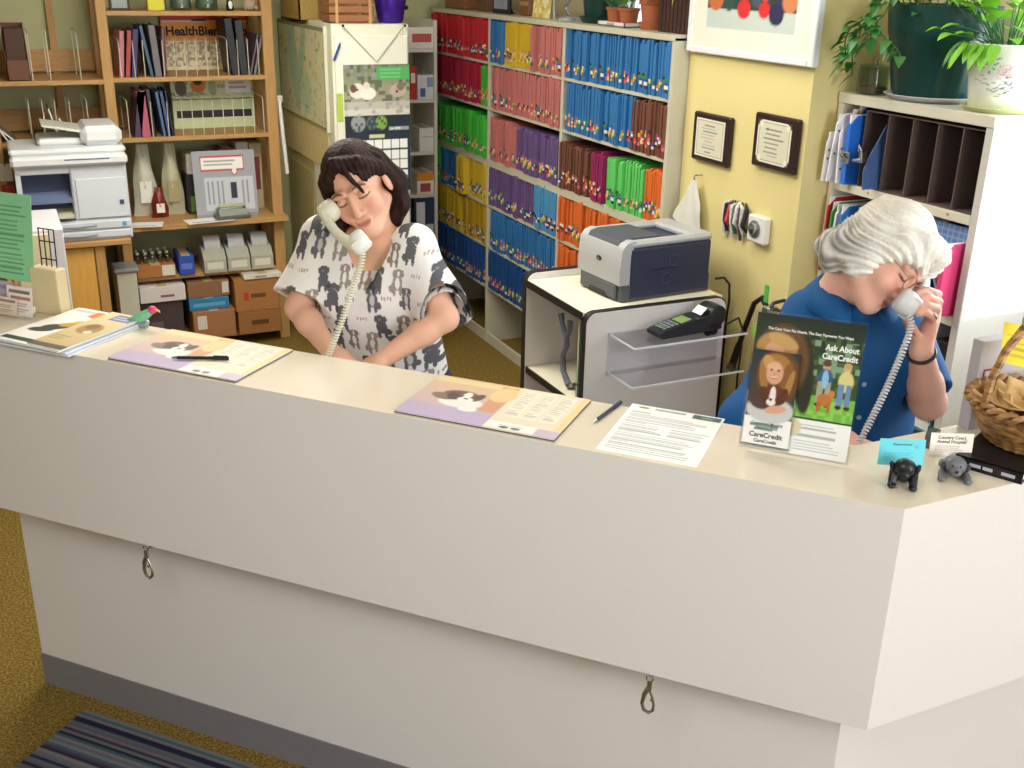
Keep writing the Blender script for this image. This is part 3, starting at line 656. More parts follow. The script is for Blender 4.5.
# left bay
BR = pm('brown_fibreboard', '6e4a3a', .7)
o = thing('magazine_file', 'tall dark brown slanted magazine file on the upper left shelf', 'magazine file', (.075, 6.17, 1.528))
pr = [(0, 0), (.25, 0), (.25, .27), (.17, .275), (0, .1)]
for x in (.0, .10): B().prism(pr, .004, frame((x, 0, 0), (0, 1, 0), (0, 0, 1))).build('side_panel', BR, o)
B().prism([(0, 0), (.104, 0), (.104, .1), (0, .1)], .004, frame((0, .004, 0), (1, 0, 0), (0, 0, 1))).box((0, 0, 0), (.104, .25, .004)).build('front_lip', BR, o)
B().prism([(0, 0), (.104, 0), (.104, .27), (0, .27)], .004, frame((0, .25, 0), (1, 0, 0), (0, 0, 1))).build('back_panel', BR, o)
B().box((.008, .02, .006), (.096, .24, .25)).build('contents', pm('dark_binders', '4a3028', .6), o)
for i, (x, z, h, ry, c, lab) in enumerate([(.03, 1.23, .16, -.5, '3b3d38', 'dark photo print leaning at the left end of the lower left shelf'), (.07, 1.22, .14, -.8, '6d6f68', 'grey photo print leaning behind the copier on the lower left shelf'), (.28, 1.22, .17, -.22, '5a5c48', 'olive booklet between the wire dividers behind the copier'), (.35, 1.22, .13, -.5, '9a9a90', 'pale booklet between the wire dividers behind the copier'), (.21, 1.22, .15, .05, '3f3f36', 'dark booklet standing between the wire dividers behind the copier')]):
    o = thing('booklet', lab, 'booklet', (x, 6.19, z), 0, 'booklets on the lower left shelf', rot=(0, ry, 0))
    B().box((-.004, 0, 0), (.004, .2, h)).build('cover', pm('booklet_' + c, c, .5), o, 0); B().box((-.0035, -.001, .001), (.0035, .199, h - .001)).build('pages', PAPER, o, 0)
# poster and display
p = Print(.56, .40, 110, 80, 'e9dcae')
p.rect(0, .86, 1, 1, 'c8231e'); p.rect(0, .60, 1, .84, 'f7a01c'); p.rect(0, .84, 1, .865, 'e8dcb8'); p.noise(0, .25, 1, .58, 'b8a68a', .5, 2); p.noise(0, .25, 1, .58, '8f7d64', .3, 3); p.rect(.3, .86, .44, .89, '3a1512'); p.ell(.72, .42, .1, .06, 'ece3c8'); p.noise(0, 0, 1, .25, 'd9c795', .4, 4)
T = frame((.895, 6.535, 1.455), (1, 0, 0), (0, 0.03, 1))
q = p.build('food_poster', None, T, thick=.002); tag(q, 'orange and red pet food poster on the wall behind the shelves', 'poster')
o = B().text('HealthBlend Foods', .068, T @ TR((.02, .268, .001)), .0022, squeeze=.98).build('lettering', INK, angle=0); o.parent = q
o = thing('display_box', 'pale green and white product display box with animal pictures behind the wire dividers', 'box', (.90, 6.42, 1.222), 0)
B().box((0, 0, 0), (.46, .1, .16), bev=.002).build('carton', pm('pale_green_card', 'c6cfa6', .6), o)
B().box((0.02, -.002, .06), (.44, .0, .10)).build('dark_window', pm('dark_print', '2b2632', .6), o)
p = Print(.46, .12, 92, 24, 'd3dab4'); p.noise(0, .1, 1, 1, '8fa07a', .3, 4); p.ell(.33, .6, .09, .08, 'd9843a'); p.ell(.33, .78, .05, .04, '3b2a22'); p.ell(.12, .5, .07, .1, '6d6a60'); p.ell(.5, .5, .05, .1, 'a5b48e'); p.rect(.66, .25, .97, .85, 'f1ece6'); p.lines(.7, .4, .95, .8, 2, '6a3a4a', .5); p.ell(.2, .4, .04, .06, 'eee')if 0 else None
p.build('printed_lid', o, frame((0, -.0, .165), (1, 0, 0), (0, .3, 1)))
# on the top shelf
o = thing('food_carton', 'yellow food carton on the top shelf', 'carton', (.79, 6.2, 1.868)); B().box((0, 0, 0), (.085, .08, .2), bev=.002).build('box', pm('yellow_carton', 'd6cf2f', .5), o); B().box((.09 - .004, .0, .0), (.096, .08, .16)).build('side_strip', pm('navy_print', '2d3350', .5), o)
o = thing('picture_box', 'dark framed picture box at the left end of the top shelf', 'frame', (.60, 6.2, 1.868)); B().box((0, 0, 0), (.1, .03, .12), bev=.003).build('frame', pm('dark_wood', '3a2c28', .5), o); B().box((.012, -.002, .012), (.088, .0, .10)).build('picture', pm('grey_picture', '8f9a96', .4), o)
GL = glassy('jar_glass', 'dfe8e4', .08)
def jar(x, r, h, lab, fill):
    o = thing('glass_jar', lab, 'jar', (x, 6.28, 1.868), 0, 'jars on the top shelf')
    B().lathe([(r * .9, 0), (r, .01), (r, h * .8), (r * .85, h), (r * .8, h), (r * .95, h * .8), (r * .95, .012), (0, .012)], n=24).build('jar_body', GL, o)
    B().lathe([(0, .013), (r * .9, .013), (r * .9, h * .6), (0, h * .62)], n=20).build('contents', pm('jar_' + fill, fill, .6, var=.3, scale=60), o)
    B().cyl((0, 0, h), (0, 0, h + .02), r * .88, 24).build('lid', STEEL, o)
jar(.97, .055, .11, 'wide glass jar of pale treats on the top shelf', 'a7a08e')
jar(1.105, .06, .11, 'glass jar of green treats on the top shelf', '8b9a86')
o = thing('penguin_figurine', 'small black and white figurine on the top shelf', 'figurine', (1.215, 6.2, 1.868)); B().lathe([(.018, 0), (.022, .02), (.015, .05), (.013, .065), (.0, .08)], n=18).build('body', BLACK, o); B().ell((0, -.017, .03), (.012, .008, .022), 12, 8).build('white_front', PAPER, o)
o = thing('plush_toy', 'pale brown plush toy sitting at the right of the top shelf', 'toy', (1.325, 6.22, 1.868))
b = B(); b.ell((0, 0, .04), (.035, .03, .04), 14, 10); b.ell((0, -.008, .088), (.027, .026, .024), 14, 10)
for x in (-1, 1): b.ell((x * .024, 0, .106), (.01, .007, .01), 8, 6); b.ell((x * .028, -.03, .015), (.012, .02, .012), 8, 6)
b.build('body', pm('plush_beige', 'b3a184', .9, bump=.4, bscale=300), o); b = B(); 
b.ell((0, -.034, .086), (.005, .004, .004), 8, 6).build('nose', BLACK, o)
# things behind the desk on the lower bay (z .758 .. 1.2)
def bag(x, y, z, w, h, lab, c, c2):
    o = thing('treat_bag', lab, 'bag', (x, y, z), 0, 'bags on the desk shelf')
    def f(u, v):
        a = (u - .5) * 2; b = 1 - .35 * v - .25 * v * v; bul = .045 * math.sin(PI * min(1, .08 + v * .9)) * (1 - a * a)
        return (a * w / 2 * b + .004 * math.sin(9 * v + 5 * u), -bul - .004 * math.sin(11 * u + 7 * v), v * h)
    def g(u, v): q = f(u, v); return (q[0], .003 - q[1] * .6, q[2])
    B().grid(f, 12, 12).grid(g, 12, 12, flip=True).build('sack', pm('bag_' + c, c, .25, var=.2, scale=20), o, 80)
    B().box((-w * .22, -.047, h * .2), (w * .22, -.0445, h * .5)).build('bag_label', pm('baglabel_' + c2, c2, .5), o)
bag(.70, 6.35, .758, .15, .40, 'clear bag of white product behind the copier', 'c9c7b6', 'e9e6dc')
bag(.845, 6.33, .758, .13, .40, 'tall pale bag with a red seal beside the wire dividers on the desk', 'bdb99c', 'a99a70')
bag(.76, 6.28, .758, .10, .17, 'small dark red bag before the pale bags', '7a2c28', 'e6e0d0')
def carton(name, lab, lo, hi, c, extra=(), grp=None, cat='box'):
    o = thing(name, lab, cat, ((lo[0] + hi[0]) / 2, (lo[1] + hi[1]) / 2, lo[2]), 0, grp)
    hx, hy, h = (hi[0] - lo[0]) / 2, (hi[1] - lo[1]) / 2, hi[2] - lo[2]
    B().box((-hx, -hy, 0), (hx, hy, h), bev=.003).build('carton', pm('carton_' + c, c, .7, var=.06), o)
    B().box((-.025 if hx > .04 else -.01, -hy + .004, h - .0005), (.025 if hx > .04 else .01, hy - .004, h + .0006)).build('tape_strip', pm('parcel_tape', 'c9b48a', .3), o)
    for (x0, z0, x1, z1, cc, nm) in extra: B().box((-hx + x0 * 2 * hx, -hy - .0012, z0 * h), (-hx + x1 * 2 * hx, -hy + .001, z1 * h)).build(nm, pm('print_' + cc, cc, .6), o)
    return o
carton('white_tub_box', 'white box with pink print on the desk shelf right of the bags', (.93, 6.3, .985), (1.1, 6.45, 1.10), 'd9d3cd', [(.2, .2, .8, .5, 'a84a6a', 'printed_band')])
carton('storage_box', 'black box under the white box on the desk shelf', (.92, 6.3, .758), (1.08, 6.45, .985), '2e2f33', [(.1, .05, .95, .45, '6b8f3f', 'green_print')])
carton('treat_carton', 'brown carton under the middle shelf right of the white box', (1.115, 6.32, .758), (1.21, 6.45, 1.12), '8a4a38', [(.1, .6, .9, .85, 'c9b49a', 'printed_band')])
carton('treat_carton', 'white carton with red dots under the middle shelf', (1.215, 6.32, .758), (1.285, 6.45, 1.15), 'cfc6bd', [(.2, .5, .8, .75, 'b0433c', 'red_print')])
carton('treat_carton', 'patterned cream carton at the right end under the middle shelf', (1.29, 6.32, .758), (1.36, 6.45, 1.14), 'b9a888', [(.2, .3, .8, .8, '7a3a34', 'red_print')])
# grey display card and hole punch, papers on the desk
o = thing('display_card', 'grey display card with a red outlined speech bubble standing on the desk', 'display card', (.945, 6.17, .758), -.03)
T = frame((0, 0, 0), (1, 0, 0), (0, .12, 1))
p = Print(.345, .37, 70, 74, '9da0a6'); p.rect(0, 0, 1, .05, '86888e'); p.rect(.12, .70, .82, .92, 'b8433e'); p.rect(.14, .72, .80, .90, 'eceae6'); p.lines(.18, .76, .74, .87, 2, '6b6f74', .4); p.ell(.66, .68, .05, .06, 'b8433e'); p.ell(.66, .69, .035, .05, 'eceae6')
p.rect(.16, .1, .95, .6, 'c3c6cd'); p.rect(.58, .28, .68, .52, '2a2f45'); 
for x in (.2, .28, .36, .44, .76, .84): p.rect(x, .2, x + .03, .55, '8c9099')
p.build('printed_front', o, T, thick=.004)
B().box((.1, .05, 0), (.24, .16, .004)).prism([(0, 0), (.10, 0), (0, .3)], .003, frame((.17, .05, 0), (0, 1, 0), (0, 0, 1))).build('easel_back', pm('grey_card', '8c8e94', .7), o)
for x, y, r, lab in ((1.0, 6.10, .1, 'white paper sheet on the desk before the grey display card'), (.66, 6.10, -.2, 'small white paper slip on the desk beside the copier')):
    o = thing('paper_sheet', lab, 'paper', (x, y, .758), r, 'papers on the desk'); w = .13 if x > .9 else .085
    B().box((-w, -.055, 0), (w, .07, .0012)).build('sheet', PAPER, o); B().box((-w * .8, -.03, .0012), (w * .6, -.02, .0015)).build('printed_line', GREYINK, o)
o = thing('hole_punch', 'grey three hole punch lying on the papers on the desk', 'hole punch', (1.13, 6.115, .7597), .08)
B().box((-.095, -.04, 0), (.095, .045, .022), bev=.004).build('base', pm('olive_grey_metal', '5c6058', .45), o)
B().prism([(-.035, .022), (.04, .022), (.03, .05), (-.02, .055)], .16, frame((-.08, 0, 0), (0, 1, 0), (0, 0, 1))).build('punch_bar', pm('grey_metal', '7e8478', .4, metal=.3), o)
B().tube([(-.075, .03, .05), (-.07, -.02, .075), (.07, -.02, .075), (.075, .03, .05)], .009, 10).build('lever', pm('pale_olive_metal', 'a8ac84', .35, metal=.2), o)
# under the desk
carton('vial_tray', 'brown tray of small clear bottles on the shelf under the desk', (.585, 6.13, .45), (.795, 6.4, .52), 'a9713f', [(.65, .1, .98, .95, 'd9d2c6', 'white_label')])
for i in range(10):
    x = .605 + (i % 5) * .04; y = 6.20 + (i // 5) * .08
    o = thing('small_bottle', 'small clear bottle with a pale cap in the brown tray', 'bottle', (x, y, .52 + .0006), 0, 'bottles in the brown tray'); B().lathe([(.014, 0), (.015, .004), (.015, .035), (.008, .045), (.008, .05)], n=12).build('bottle_body', GL, o); B().cyl((0, 0, .05), (0, 0, .062), .009, 12).build('cap', pm('pale_cap', 'c4c2bc', .5), o)
carton('blue_tub', 'bright blue box on the shelf under the desk', (.815, 6.13, .45), (.90, 6.33, .56), '2f4fae', [(.15, .3, .85, .6, '5f79c9', 'print_band')])
for i in range(3):
    x = .95 + i * .135
    o = thing('label_dispenser', ['left grey label dispenser with a blue roll under the desk', 'middle grey label dispenser with a blue roll under the desk', 'right grey label dispenser with a blue roll under the desk'][i], 'dispenser', (x + .065, 6.2, .45), 0, 'label dispensers under the desk')
    B().prism([(-.08, 0), (.12, 0), (.12, .12), (.06, .14), (-.03, .12), (-.08, .075)], .126, frame((-.063, 0, 0), (0, 1, 0), (0, 0, 1))).build('housing', pm('pale_grey_plastic', 'a9ab9c', .45), o)
    B().cyl((-.045, .03, .14), (.045, .03, .14), .055, 24).build('roll', pm('roll_white', 'c8c9cc', .5), o); B().cyl((-.047, .03, .14), (.047, .03, .14), .026, 20).build('roll_core', pm('roll_blue', '3f5a9a', .5), o)
    B().box((-.045, -.082, .02), (.045, -.078, .06)).build('front_label', pm('off_white_label', 'd4d2c4', .6), o)
carton('paper_box', 'long white box with small print on the bottom shelf', (.585, 6.11, .31), (.835, 6.42, .40), 'd5cfcf', [(.45, .3, .75, .45, '8c5a60', 'printed_line')])
carton('brown_box', 'dark brown box under the long white box on the bottom shelf', (.585, 6.13, .07), (.815, 6.42, .31), '4a3a3c', [(.2, .3, .5, .5, '6a5a58', 'printed_band')])
carton('brown_box', 'brown box with a white label above the blue box on the bottom shelf', (.85, 6.13, .305), (1.085, 6.42, .40), '8a6448', [(.82, .2, .98, .9, 'd3cdc8', 'white_label')])
carton('blue_box', 'flat teal blue box between two brown boxes on the bottom shelf', (.85, 6.12, .235), (1.075, 6.42, .303), '2f7fae', [(.1, .3, .9, .6, '5fa3c6', 'print_band')])
carton('brown_box', 'open fronted brown box with white label at the bottom below the blue box', (.86, 6.09, .07), (1.10, 6.42, .233), 'a0714a', [(.1, .35, .32, .85, 'd9d0c6', 'white_label')])
carton('shipping_carton', 'brown shipping carton with a red round mark right of the blue box', (1.105, 6.08, .21), (1.36, 6.42, .40), 'a5723f', [(.2, .35, .3, .6, 'b0402c', 'red_mark'), (.36, .42, .7, .55, '6a4526', 'printed_line')])
carton('shipping_carton', 'brown shipping carton at the bottom under the red marked carton', (1.115, 6.08, .07), (1.365, 6.42, .208), '96663a', [(.3, .4, .7, .6, '5a3a20', 'printed_line')])
carton('paper_box', 'flat white carton lying on the red marked shipping carton', (1.16, 6.07, .402), (1.38, 6.35, .43), 'd9d4c9', [(.3, .3, .6, .7, '9a948a', 'printed_line')])

# wooden cabinet and copier
cb = thing('copier_cabinet', 'honey coloured wooden cabinet under the copier', 'cabinet', (.2, 5.9, 0))
OAK = pm('honey_oak', 'cf9b4c', .45, var=.14, scale=9, stretch=(6, 6, 1))
B().box((-.27, -.15, .08), (.20, .22, .755), bev=.003).build('body', OAK, cb)
B().box((-.29, -.20, .755), (.335, .225, .785), bev=.004).build('top_board', PINE, cb)
B().box((-.24, -.165, .12), (.15, -.15, .745), bev=.003).build('door', pm('oak_door', 'd8a552', .45, var=.16, scale=9, stretch=(6, 6, 1)), cb)
B().box((.155, -.17, .0), (.205, -.145, .755), bev=.003).build('stile', PINE_V, cb)
B().box((-.26, -.11, 0), (.19, .2, .08)).build('plinth', pm('dark_plinth', '4a3524', .6), cb)
cp = thing('photocopier', 'grey white desktop photocopier with sheet feeder on the wooden cabinet', 'copier', (.283, 5.72, .785)); cp.scale = (.95, .95, .95)
CPW = pm('copier_grey', 'cdd2da', .4, var=.02); CPL = pm('copier_light', 'dfe2e4', .4, var=.02); CPD = pm('copier_blue_grey', '55617f', .4)
B().box((-.26, 0, 0), (.28, .42, .11), bev=.006).box((.0, 0, .11), (.28, .42, .40), bev=.008).box((-.26, .12, .11), (.0, .42, .40), bev=.004).box((-.26, .0, .36), (.0, .14, .40), bev=.004).box((-.26, .0, .11), (-.235, .14, .37)).build('body', CPW, cp)
b = B(); b.box((-.255, -.012, .012), (.275, 0, .052), bev=.006); d1 = b.build('paper_drawer', CPW, cp); B().tube([(-.09, -.012, .034), (0, -.016, .028), (.1, -.012, .034)], .007, 8).build('drawer_grip', pm('grip_grey', 'a3aab8', .45), d1)
b = B(); b.box((-.255, -.012, .060), (.275, 0, .102), bev=.006); d2 = b.build('paper_drawer', CPW, cp); B().tube([(-.09, -.012, .084), (0, -.016, .078), (.1, -.012, .084)], .007, 8).build('drawer_grip', pm('grip_grey', 'a3aab8', .45), d2)
B().box((.02, -.008, .12), (.272, 0, .33), bev=.004).build('front_cover', pm('copier_cover', 'd3d9e2', .4, var=.02), cp)
B().box((-.235, .10, .112), (.0, .119, .358)).build('tray_recess', pm('recess_blue', '3d4763', .5), cp)
B().prism([(-.02, 0), (.12, .03), (.12, .036), (-.02, .008)], .23, frame((-.233, 0, .13), (0, 1, 0), (0, 0, 1))).build('output_tray', pm('tray_cream', 'c9c9b4', .5), cp)
B().prism([(-.01, 0), (.12, .04), (.12, .05), (-.01, .012)], .23, frame((-.233, 0, .21), (0, 1, 0), (0, 0, 1))).build('output_tray', pm('tray_blue', '6d7a9a', .4), cp)
B().box((-.275, -.035, .40), (.29, .10, .455), bev=.014).build('control_panel', CPL, cp)
B().box((-.02, -.037, .432), (.2, -.033, .438)).build('panel_marking', CPD, cp)
B().box((-.275, .02, .455), (.29, .42, .485), bev=.010).build('scanner_lid', CPL, cp)
B().box((-.13, .12, .485), (.13, .40, .52), bev=.012).box((.08, .06, .485), (.285, .41, .585), bev=.03).build('sheet_feeder', CPL, cp)
B().prism([(0, -.01), (.2, .03), (.2, .04), (0, .006)], .26, frame((.10, .12, .555), (-1, 0, 0), (0, 0, 1))).build('feeder_tray', pm('copier_cream', 'd9dad0', .4), cp)
for x, z, c in ((.24, .20, '3f4f7f'), (.24, .082, '4fa3c9')): B().box((x - .011, -.0135, z - .011), (x + .011, -.0118 if z < .1 else -.007, z + .011)).build('badge', pm('badge_' + c, c, .4), cp)

# bin and side cabinet
o = thing('waste_bin', 'narrow white plastic bin beside the wooden cabinet', 'bin', (.515, 6.02, 0))
B().prism([(-.05, -.07), (.05, -.07), (.06, .07), (-.06, .07)], .54, TR((0, 0, 0))).build('bin_body', pm('bin_plastic', 'c4c4b4', .5), o); B().box((-.066, -.085, .54), (.066, .085, .565), bev=.008).build('lid', pm('bin_lid_grey', '8f9394', .45), o)
o = thing('side_cabinet', 'tall narrow white cabinet behind the left counter end', 'cabinet', (.12, 4.6, 0))
B().box((-.14, 0, 0), (.055, .4, 1.105), bev=.004).build('body', pm('white_panel', 'cfcdd4', .45), o); B().box((-.13, -.012, .06), (.0, .0, 1.09), bev=.003).build('door', pm('cream_door', 'd5c9a4', .5), o); B().box((-.14, .02, 0), (.05, .03, .05)).build('plinth', DARK, o)
# notices on the left post
for i, (z, c, lab) in enumerate([(1.03, 'd9d6cc', 'white notice pinned low on the left pine post'), (.92, 'b8322c', 'red notice pinned on the left pine post'), (.80, '2e3140', 'dark notice pinned at the bottom of the left pine post')]):
    o = thing('pinned_notice', lab, 'notice', (-.002, 6.146, z), 0, 'notices on the left post'); B().box((-.03, -.002, 0), (.03, .002, .09)).build('sheet', pm('notice_' + c, c, .6), o); B().cyl((0, -.002, .082), (0, -.006, .082), .004, 8).build('pin', STEEL, o)
o = thing('paper_roll', 'white rolled paper tube leaning beside the right pine post', 'paper roll', (1.475, 6.19, .98), 0)
B().tube([(0, 0, 0), (-.025, 0, .42)], .011, 12).build('tube', PAPER, o); B().box((-.045, -.006, .40), (-.005, .02, .44), bev=.004).build('clip', pm('clip_white', 'd9d7cf', .4), o)

# ---------------------------------------------------------------- tall cabinets with the map and the calendar
LOCK = pm('locker_cream', 'd6d6c2', .4, var=.02)
OLIVE = pm('cabinet_olive', 'b3aa72', .45, var=.04)
lk = thing('storage_locker', 'cream metal locker with a pet calendar hung on its front', 'locker', (1.775, 5.5, 0))
B().box((-.205, 0, 0), (.205, .44, 1.835), bev=.004).build('body', LOCK, lk)
B().box((-.195, -.016, .06), (.195, 0, 1.78), bev=.004).build('door', pm('locker_door', 'dcdccb', .4, var=.02), lk)
B().box((.165, -.03, .95), (.18, -.016, 1.07), bev=.004).build('handle', STEEL, lk)
tc_ = thing('storage_cabinet', 'olive steel cabinet behind the cream locker with a map board on its side', 'cabinet', (1.775, 6.26, 0))
B().box((-.195, -.31, 0), (.205, .33, 1.825), bev=.004).build('body', OLIVE, tc_)
B().box((-.203, -.27, .08), (-.195, .29, 1.02), bev=.003).build('side_panel', pm('cabinet_olive_panel', 'a8a06c', .45), tc_)
# map board on the -X side
mp_ = thing('map_board', 'large green speckled map hanging on the side of the cabinets', 'map', (1.561, 6.05, 1.31))
p = Print(.94, .48, 120, 64, 'd3cfa4')
for i in range(150): p.ell(p.rs.rand(), p.rs.rand(), .004 + .012 * p.rs.rand(), .004 + .02 * p.rs.rand(), ['8fb59a', '6fa58c', 'b9b27a', '5a6a4a'][p.rs.randint(4)], p.rs.rand() * 3, a=.7)
p.ell(.35, .6, .1, .3, '7fb59a', .3, a=.6); p.ell(.55, .75, .06, .2, '6aa890', -.4, a=.5); p.ell(.6, .3, .12, .12, '8fbf9f', .3, a=.5)
p.build('map_sheet', mp_, frame((-.004, .51, .0), (0, -1, 0), (0, 0, 1)))
B().box((-.003, -.46, -.012), (.008, .54, .50)).build('backing', pm('board_edge', '8a8a6a', .6), mp_)
b = B(); b.box((-.008, -.47, -.02), (.008, -.458, .51)).build('frame_strip', pm('frame_pale', 'c9c7ae', .4), mp_)
q = Print(.96, .22, 60, 20, 'd9c78e')
for i in range(9): q.rect(0, .08 + .1 * i, 1, .095 + .1 * i, 'b9a768', .6)
for i in range(20): q.rect(i / 20, 0, i / 20 + .004, 1, 'b9a768', .6)
yc = q.build('hanging_planner', None, frame((1.5655, 6.57, 1.085), (0, -1, 0), (0, 0, 1)), thick=.004); tag(yc, 'yellow year planner chart below the map on the cabinet side', 'planner')
# calendar on the locker front (y = 5.484)
ca = thing('wall_calendar', 'pet calendar with kitten photos and a blue day grid on the cream locker', 'calendar', (1.62, 5.482, .985))
T = frame((0, -.002, 0), (1, 0, 0), (0, 0, 1))
p = Print(.355, .655, 76, 140, 'c9cbbd'); p.grad(0, .66, 1, 1, 'a5a68c', '6f7a58'); p.noise(0, .7, 1, 1, '4f5a46', .35, 4); p.noise(0, .9, .5, 1, '8c8a90', .4, 4); p.rect(.5, .88, 1, .985, '4fa558'); p.lines(.54, .89, .96, .975, 3, '7cc486', .4)
p.ell(.2, .80, .12, .11, 'e4d8cc'); p.ell(.14, .82, .05, .06, '6b4a38'); p.ell(.36, .78, .12, .09, 'e9e2d8'); p.ell(.34, .84, .05, .05, 'd9cfc2'); p.ell(.82, .80, .13, .10, 'b3a392'); p.ell(.86, .83, .06, .06, '7d6a5a'); p.ell(.8, .79, .02, .02, '2d2622'); p.ell(.2, .81, .018, .018, '241d1a'); p.rect(0, .66, 1, .72, 'b8b4aa'); p.noise(0, .62, 1, .74, '9c9a92', .3, 4)
p.rect(0, .47, 1, .61, '1f2b33'); p.ell(.2, .55, .11, .12, '8f9494'); p.ell(.4, .55, .08, .1, '5d6a6a'); p.ell(.55, .55, .09, .1, '7da048'); p.noise(.1, .48, .62, .6, '2a3a44', .3, 3); p.rect(.66, .49, .98, .52, 'b9c3c6', .6)
p.rect(0, 0, 1, .47, '22303f'); p.rect(.36, .43, .6, .46, 'c9cf9a')
for j in range(5):
    for i in range(7): p.rect(.05 + i * .132, .345 - j * .082, .05 + i * .132 + .115, .345 - j * .082 + .072, 'e9ece8' if (j, i) not in ((0, 0), (4, 6), (4, 5)) else '5b6a78')
p.build('printed_pages', ca, T)
B().box((.0, -.001, .44), (.355, .001, .446)).build('wire_binding', STEEL, ca)
o = B().text('Jun 2008', .016, T @ TR((.245, .325, .0008)), .0004).build('lettering', PAPER, angle=0); o.parent = ca
ws = B(); ws.tube([(1.625, 5.480, 1.827), (1.798, 5.478, 1.652), (1.953, 5.480, 1.831)], .0022, 6); o = ws.build('hanging_string', pm('grey_string', '8c8a7a', .7)); tag(o, 'string in a V hanging the pet calendar from two pins', 'string')
for x, lab in ((1.625, 'left black pin holding the calendar string'), (1.953, 'right black pin holding the calendar string')):
    o = B().tube([(x, 5.484, 1.829), (x, 5.474, 1.829), (x, 5.472, 1.829)], [.004, .007, .001], 12).build('push_pin', BLACK); tag(o, lab, 'pin', 'pins on the locker')
o = B().tube([(1.572, 5.478, 1.66), (1.604, 5.476, 1.735)], .006, 10).tube([(1.604, 5.476, 1.735), (1.609, 5.476, 1.75)], [.006, .002], 10).build('hanging_pen', pm('pen_blue', '2b3f8f', .35)); tag(o, 'blue pen clipped to the upper left of the cream locker', 'pen')
o = B().box((1.582, 5.4795, 1.36), (1.612, 5.4835, 1.50)).build('green_card', pm('lime_card', 'a9c04a', .6)); tag(o, 'small lime green card stuck beside the calendar', 'card')
o = B().box((1.985, 5.52, 1.02), (1.99, 5.57, 1.3)).build('hanging_paper_strip', PAPER); tag(o, 'white paper strip taped to the right edge of the locker', 'paper')
# on top: baskets and a purple pot
def rect_basket(lab, loc, sx, sy, h, rz=0):
    o = thing('storage_basket', lab, 'basket', loc, rz, 'baskets on the tall cabinets')
    m = pm('flat_weave', 'a78a4c', .6, var=.45, scale=70, stretch=(1, 1, 2.4))
    B().box((-sx, -sy, 0), (sx, sy, .006)).box((-sx, -sy, 0), (sx, -sy + .008, h)).box((-sx, sy - .008, 0), (sx, sy, h)).box((-sx, -sy, 0), (-sx + .008, sy, h)).box((sx - .008, -sy, 0), (sx, sy, h)).build('woven_sides', m, o, 0)
    b = B(); b.tube([(-sx, -sy, h), (sx, -sy, h), (sx, sy, h), (-sx, sy, h)], .009, 8, closed=True).build('rim', pm('rim_cane', 'b59a5c', .5, var=.3, scale=40), o)
    for x in (-sx * .35, sx * .35): B().box((x - .012, -sy - .006, .0), (x + .012, -sy + .0, h)).build('strap', pm('strap_brown', '7a5a30', .6), o)
rect_basket('long woven basket on top of the olive cabinet', (1.72, 6.2, 1.826), .18, .2, .12)
rect_basket('woven basket standing on the right post of the pine shelves', (1.42, 6.36, 2.401), .01, .01, .01) if 0 else None
bk = thing('slatted_crate', 'brown slatted wooden crate on the cream locker', 'crate', (1.70, 5.64, 1.836))
WD = pm('crate_wood', '8f5f3a', .55, var=.25, scale=12)
for i in range(3):
    z = .008 + i * .042
    B().box((-.12, -.09, z), (.115, -.082, z + .034), bev=.003).build('slat', WD, bk); B().box((-.12, .082, z), (.115, .09, z + .034), bev=.003).build('slat', WD, bk)
    B().box((-.12, -.082, z), (-.112, .082, z + .034)).build('slat', WD, bk); B().box((.107, -.082, z), (.115, .082, z + .034)).build('slat', WD, bk)
for x in (-.09, .085):
    for y in (-.094, .078): B().box((x, y, 0), (x + .014, y + .016, .15)).build('corner_batten', pm('crate_pale', 'b98d5e', .5), bk)
B().box((-.11, -.08, 0), (.107, .08, .008)).build('base', WD, bk)
o = thing('gift_pot', 'pot wrapped in shiny purple foil on the cream locker', 'pot', (1.925, 5.62, 1.836))
B().lathe([(.0, 0), (.06, 0), (.068, .02), (.078, .1), (.085, .16), (.078, .16), (.07, .1), (.0, .09)], n=48, wob=lambda a, z: .05 * math.sin(13 * a + 20 * z) * z / .1).build('foil', pm('purple_foil', '4a2a9c', .25, metal=.6, var=.3, scale=25), o)
B().ell((.083, -.01, .075), (.012, .02, .012), 10, 8).build('bow', pm('dark_ribbon', '1f1a3a', .4), o)
# white shelf unit behind, between the locker and the filing shelves
su = thing('white_shelves', 'narrow white shelf unit between the locker and the coloured filing shelves', 'shelves', (2.195, 6.2, 0))
WS = pm('shelf_white', 'cfcdbd', .5)
for x in (-.2, .195): B().box((x, 0, 0), (x + .02, .38, 1.82)).build('side_panel', WS, su)
for z in (.1, .52, .80, 1.06, 1.37, 1.66): B().box((-.195, .005, z - .02), (.195, .38, z)).build('shelf_board', WS, su)
B().box((-.195, .37, 0), (.195, .38, 1.82)).build('back_panel', pm('shelf_back_tan', 'a39a7e', .6), su)  # tan back panel, a darker colour than the white boards
def wbox(lab, x0, x1, z0, z1, c, e, y=6.215): return carton('small_box', lab, (x0, y, z0), (x1, y + .2, z1), c, e)
wbox('white box with red print at the top of the white shelves', 2.20, 2.40, 1.66, 1.78, 'd9d0c9', [(.3, .3, .9, .7, 'b3504c', 'red_print')])
wbox('brown box on the second shelf from the top behind the locker', 2.24, 2.40, 1.51, 1.655, '6d5f4a', [(.1, .2, .6, .5, '574a38', 'dark_print')])if 0 else None
wbox('narrow red box at the left of the second white shelf', 2.24, 2.285, 1.37, 1.56, 'b83a30', [(.2, .5, .8, .8, 'e9dcd0', 'white_print')])
wbox('white box with blue rings on the second white shelf', 2.29, 2.40, 1.37, 1.51, 'd9dade', [(.15, .1, .45, .45, '4a6a9c', 'blue_print'), (.55, .5, .9, .9, '8c9cb4', 'blue_print')])
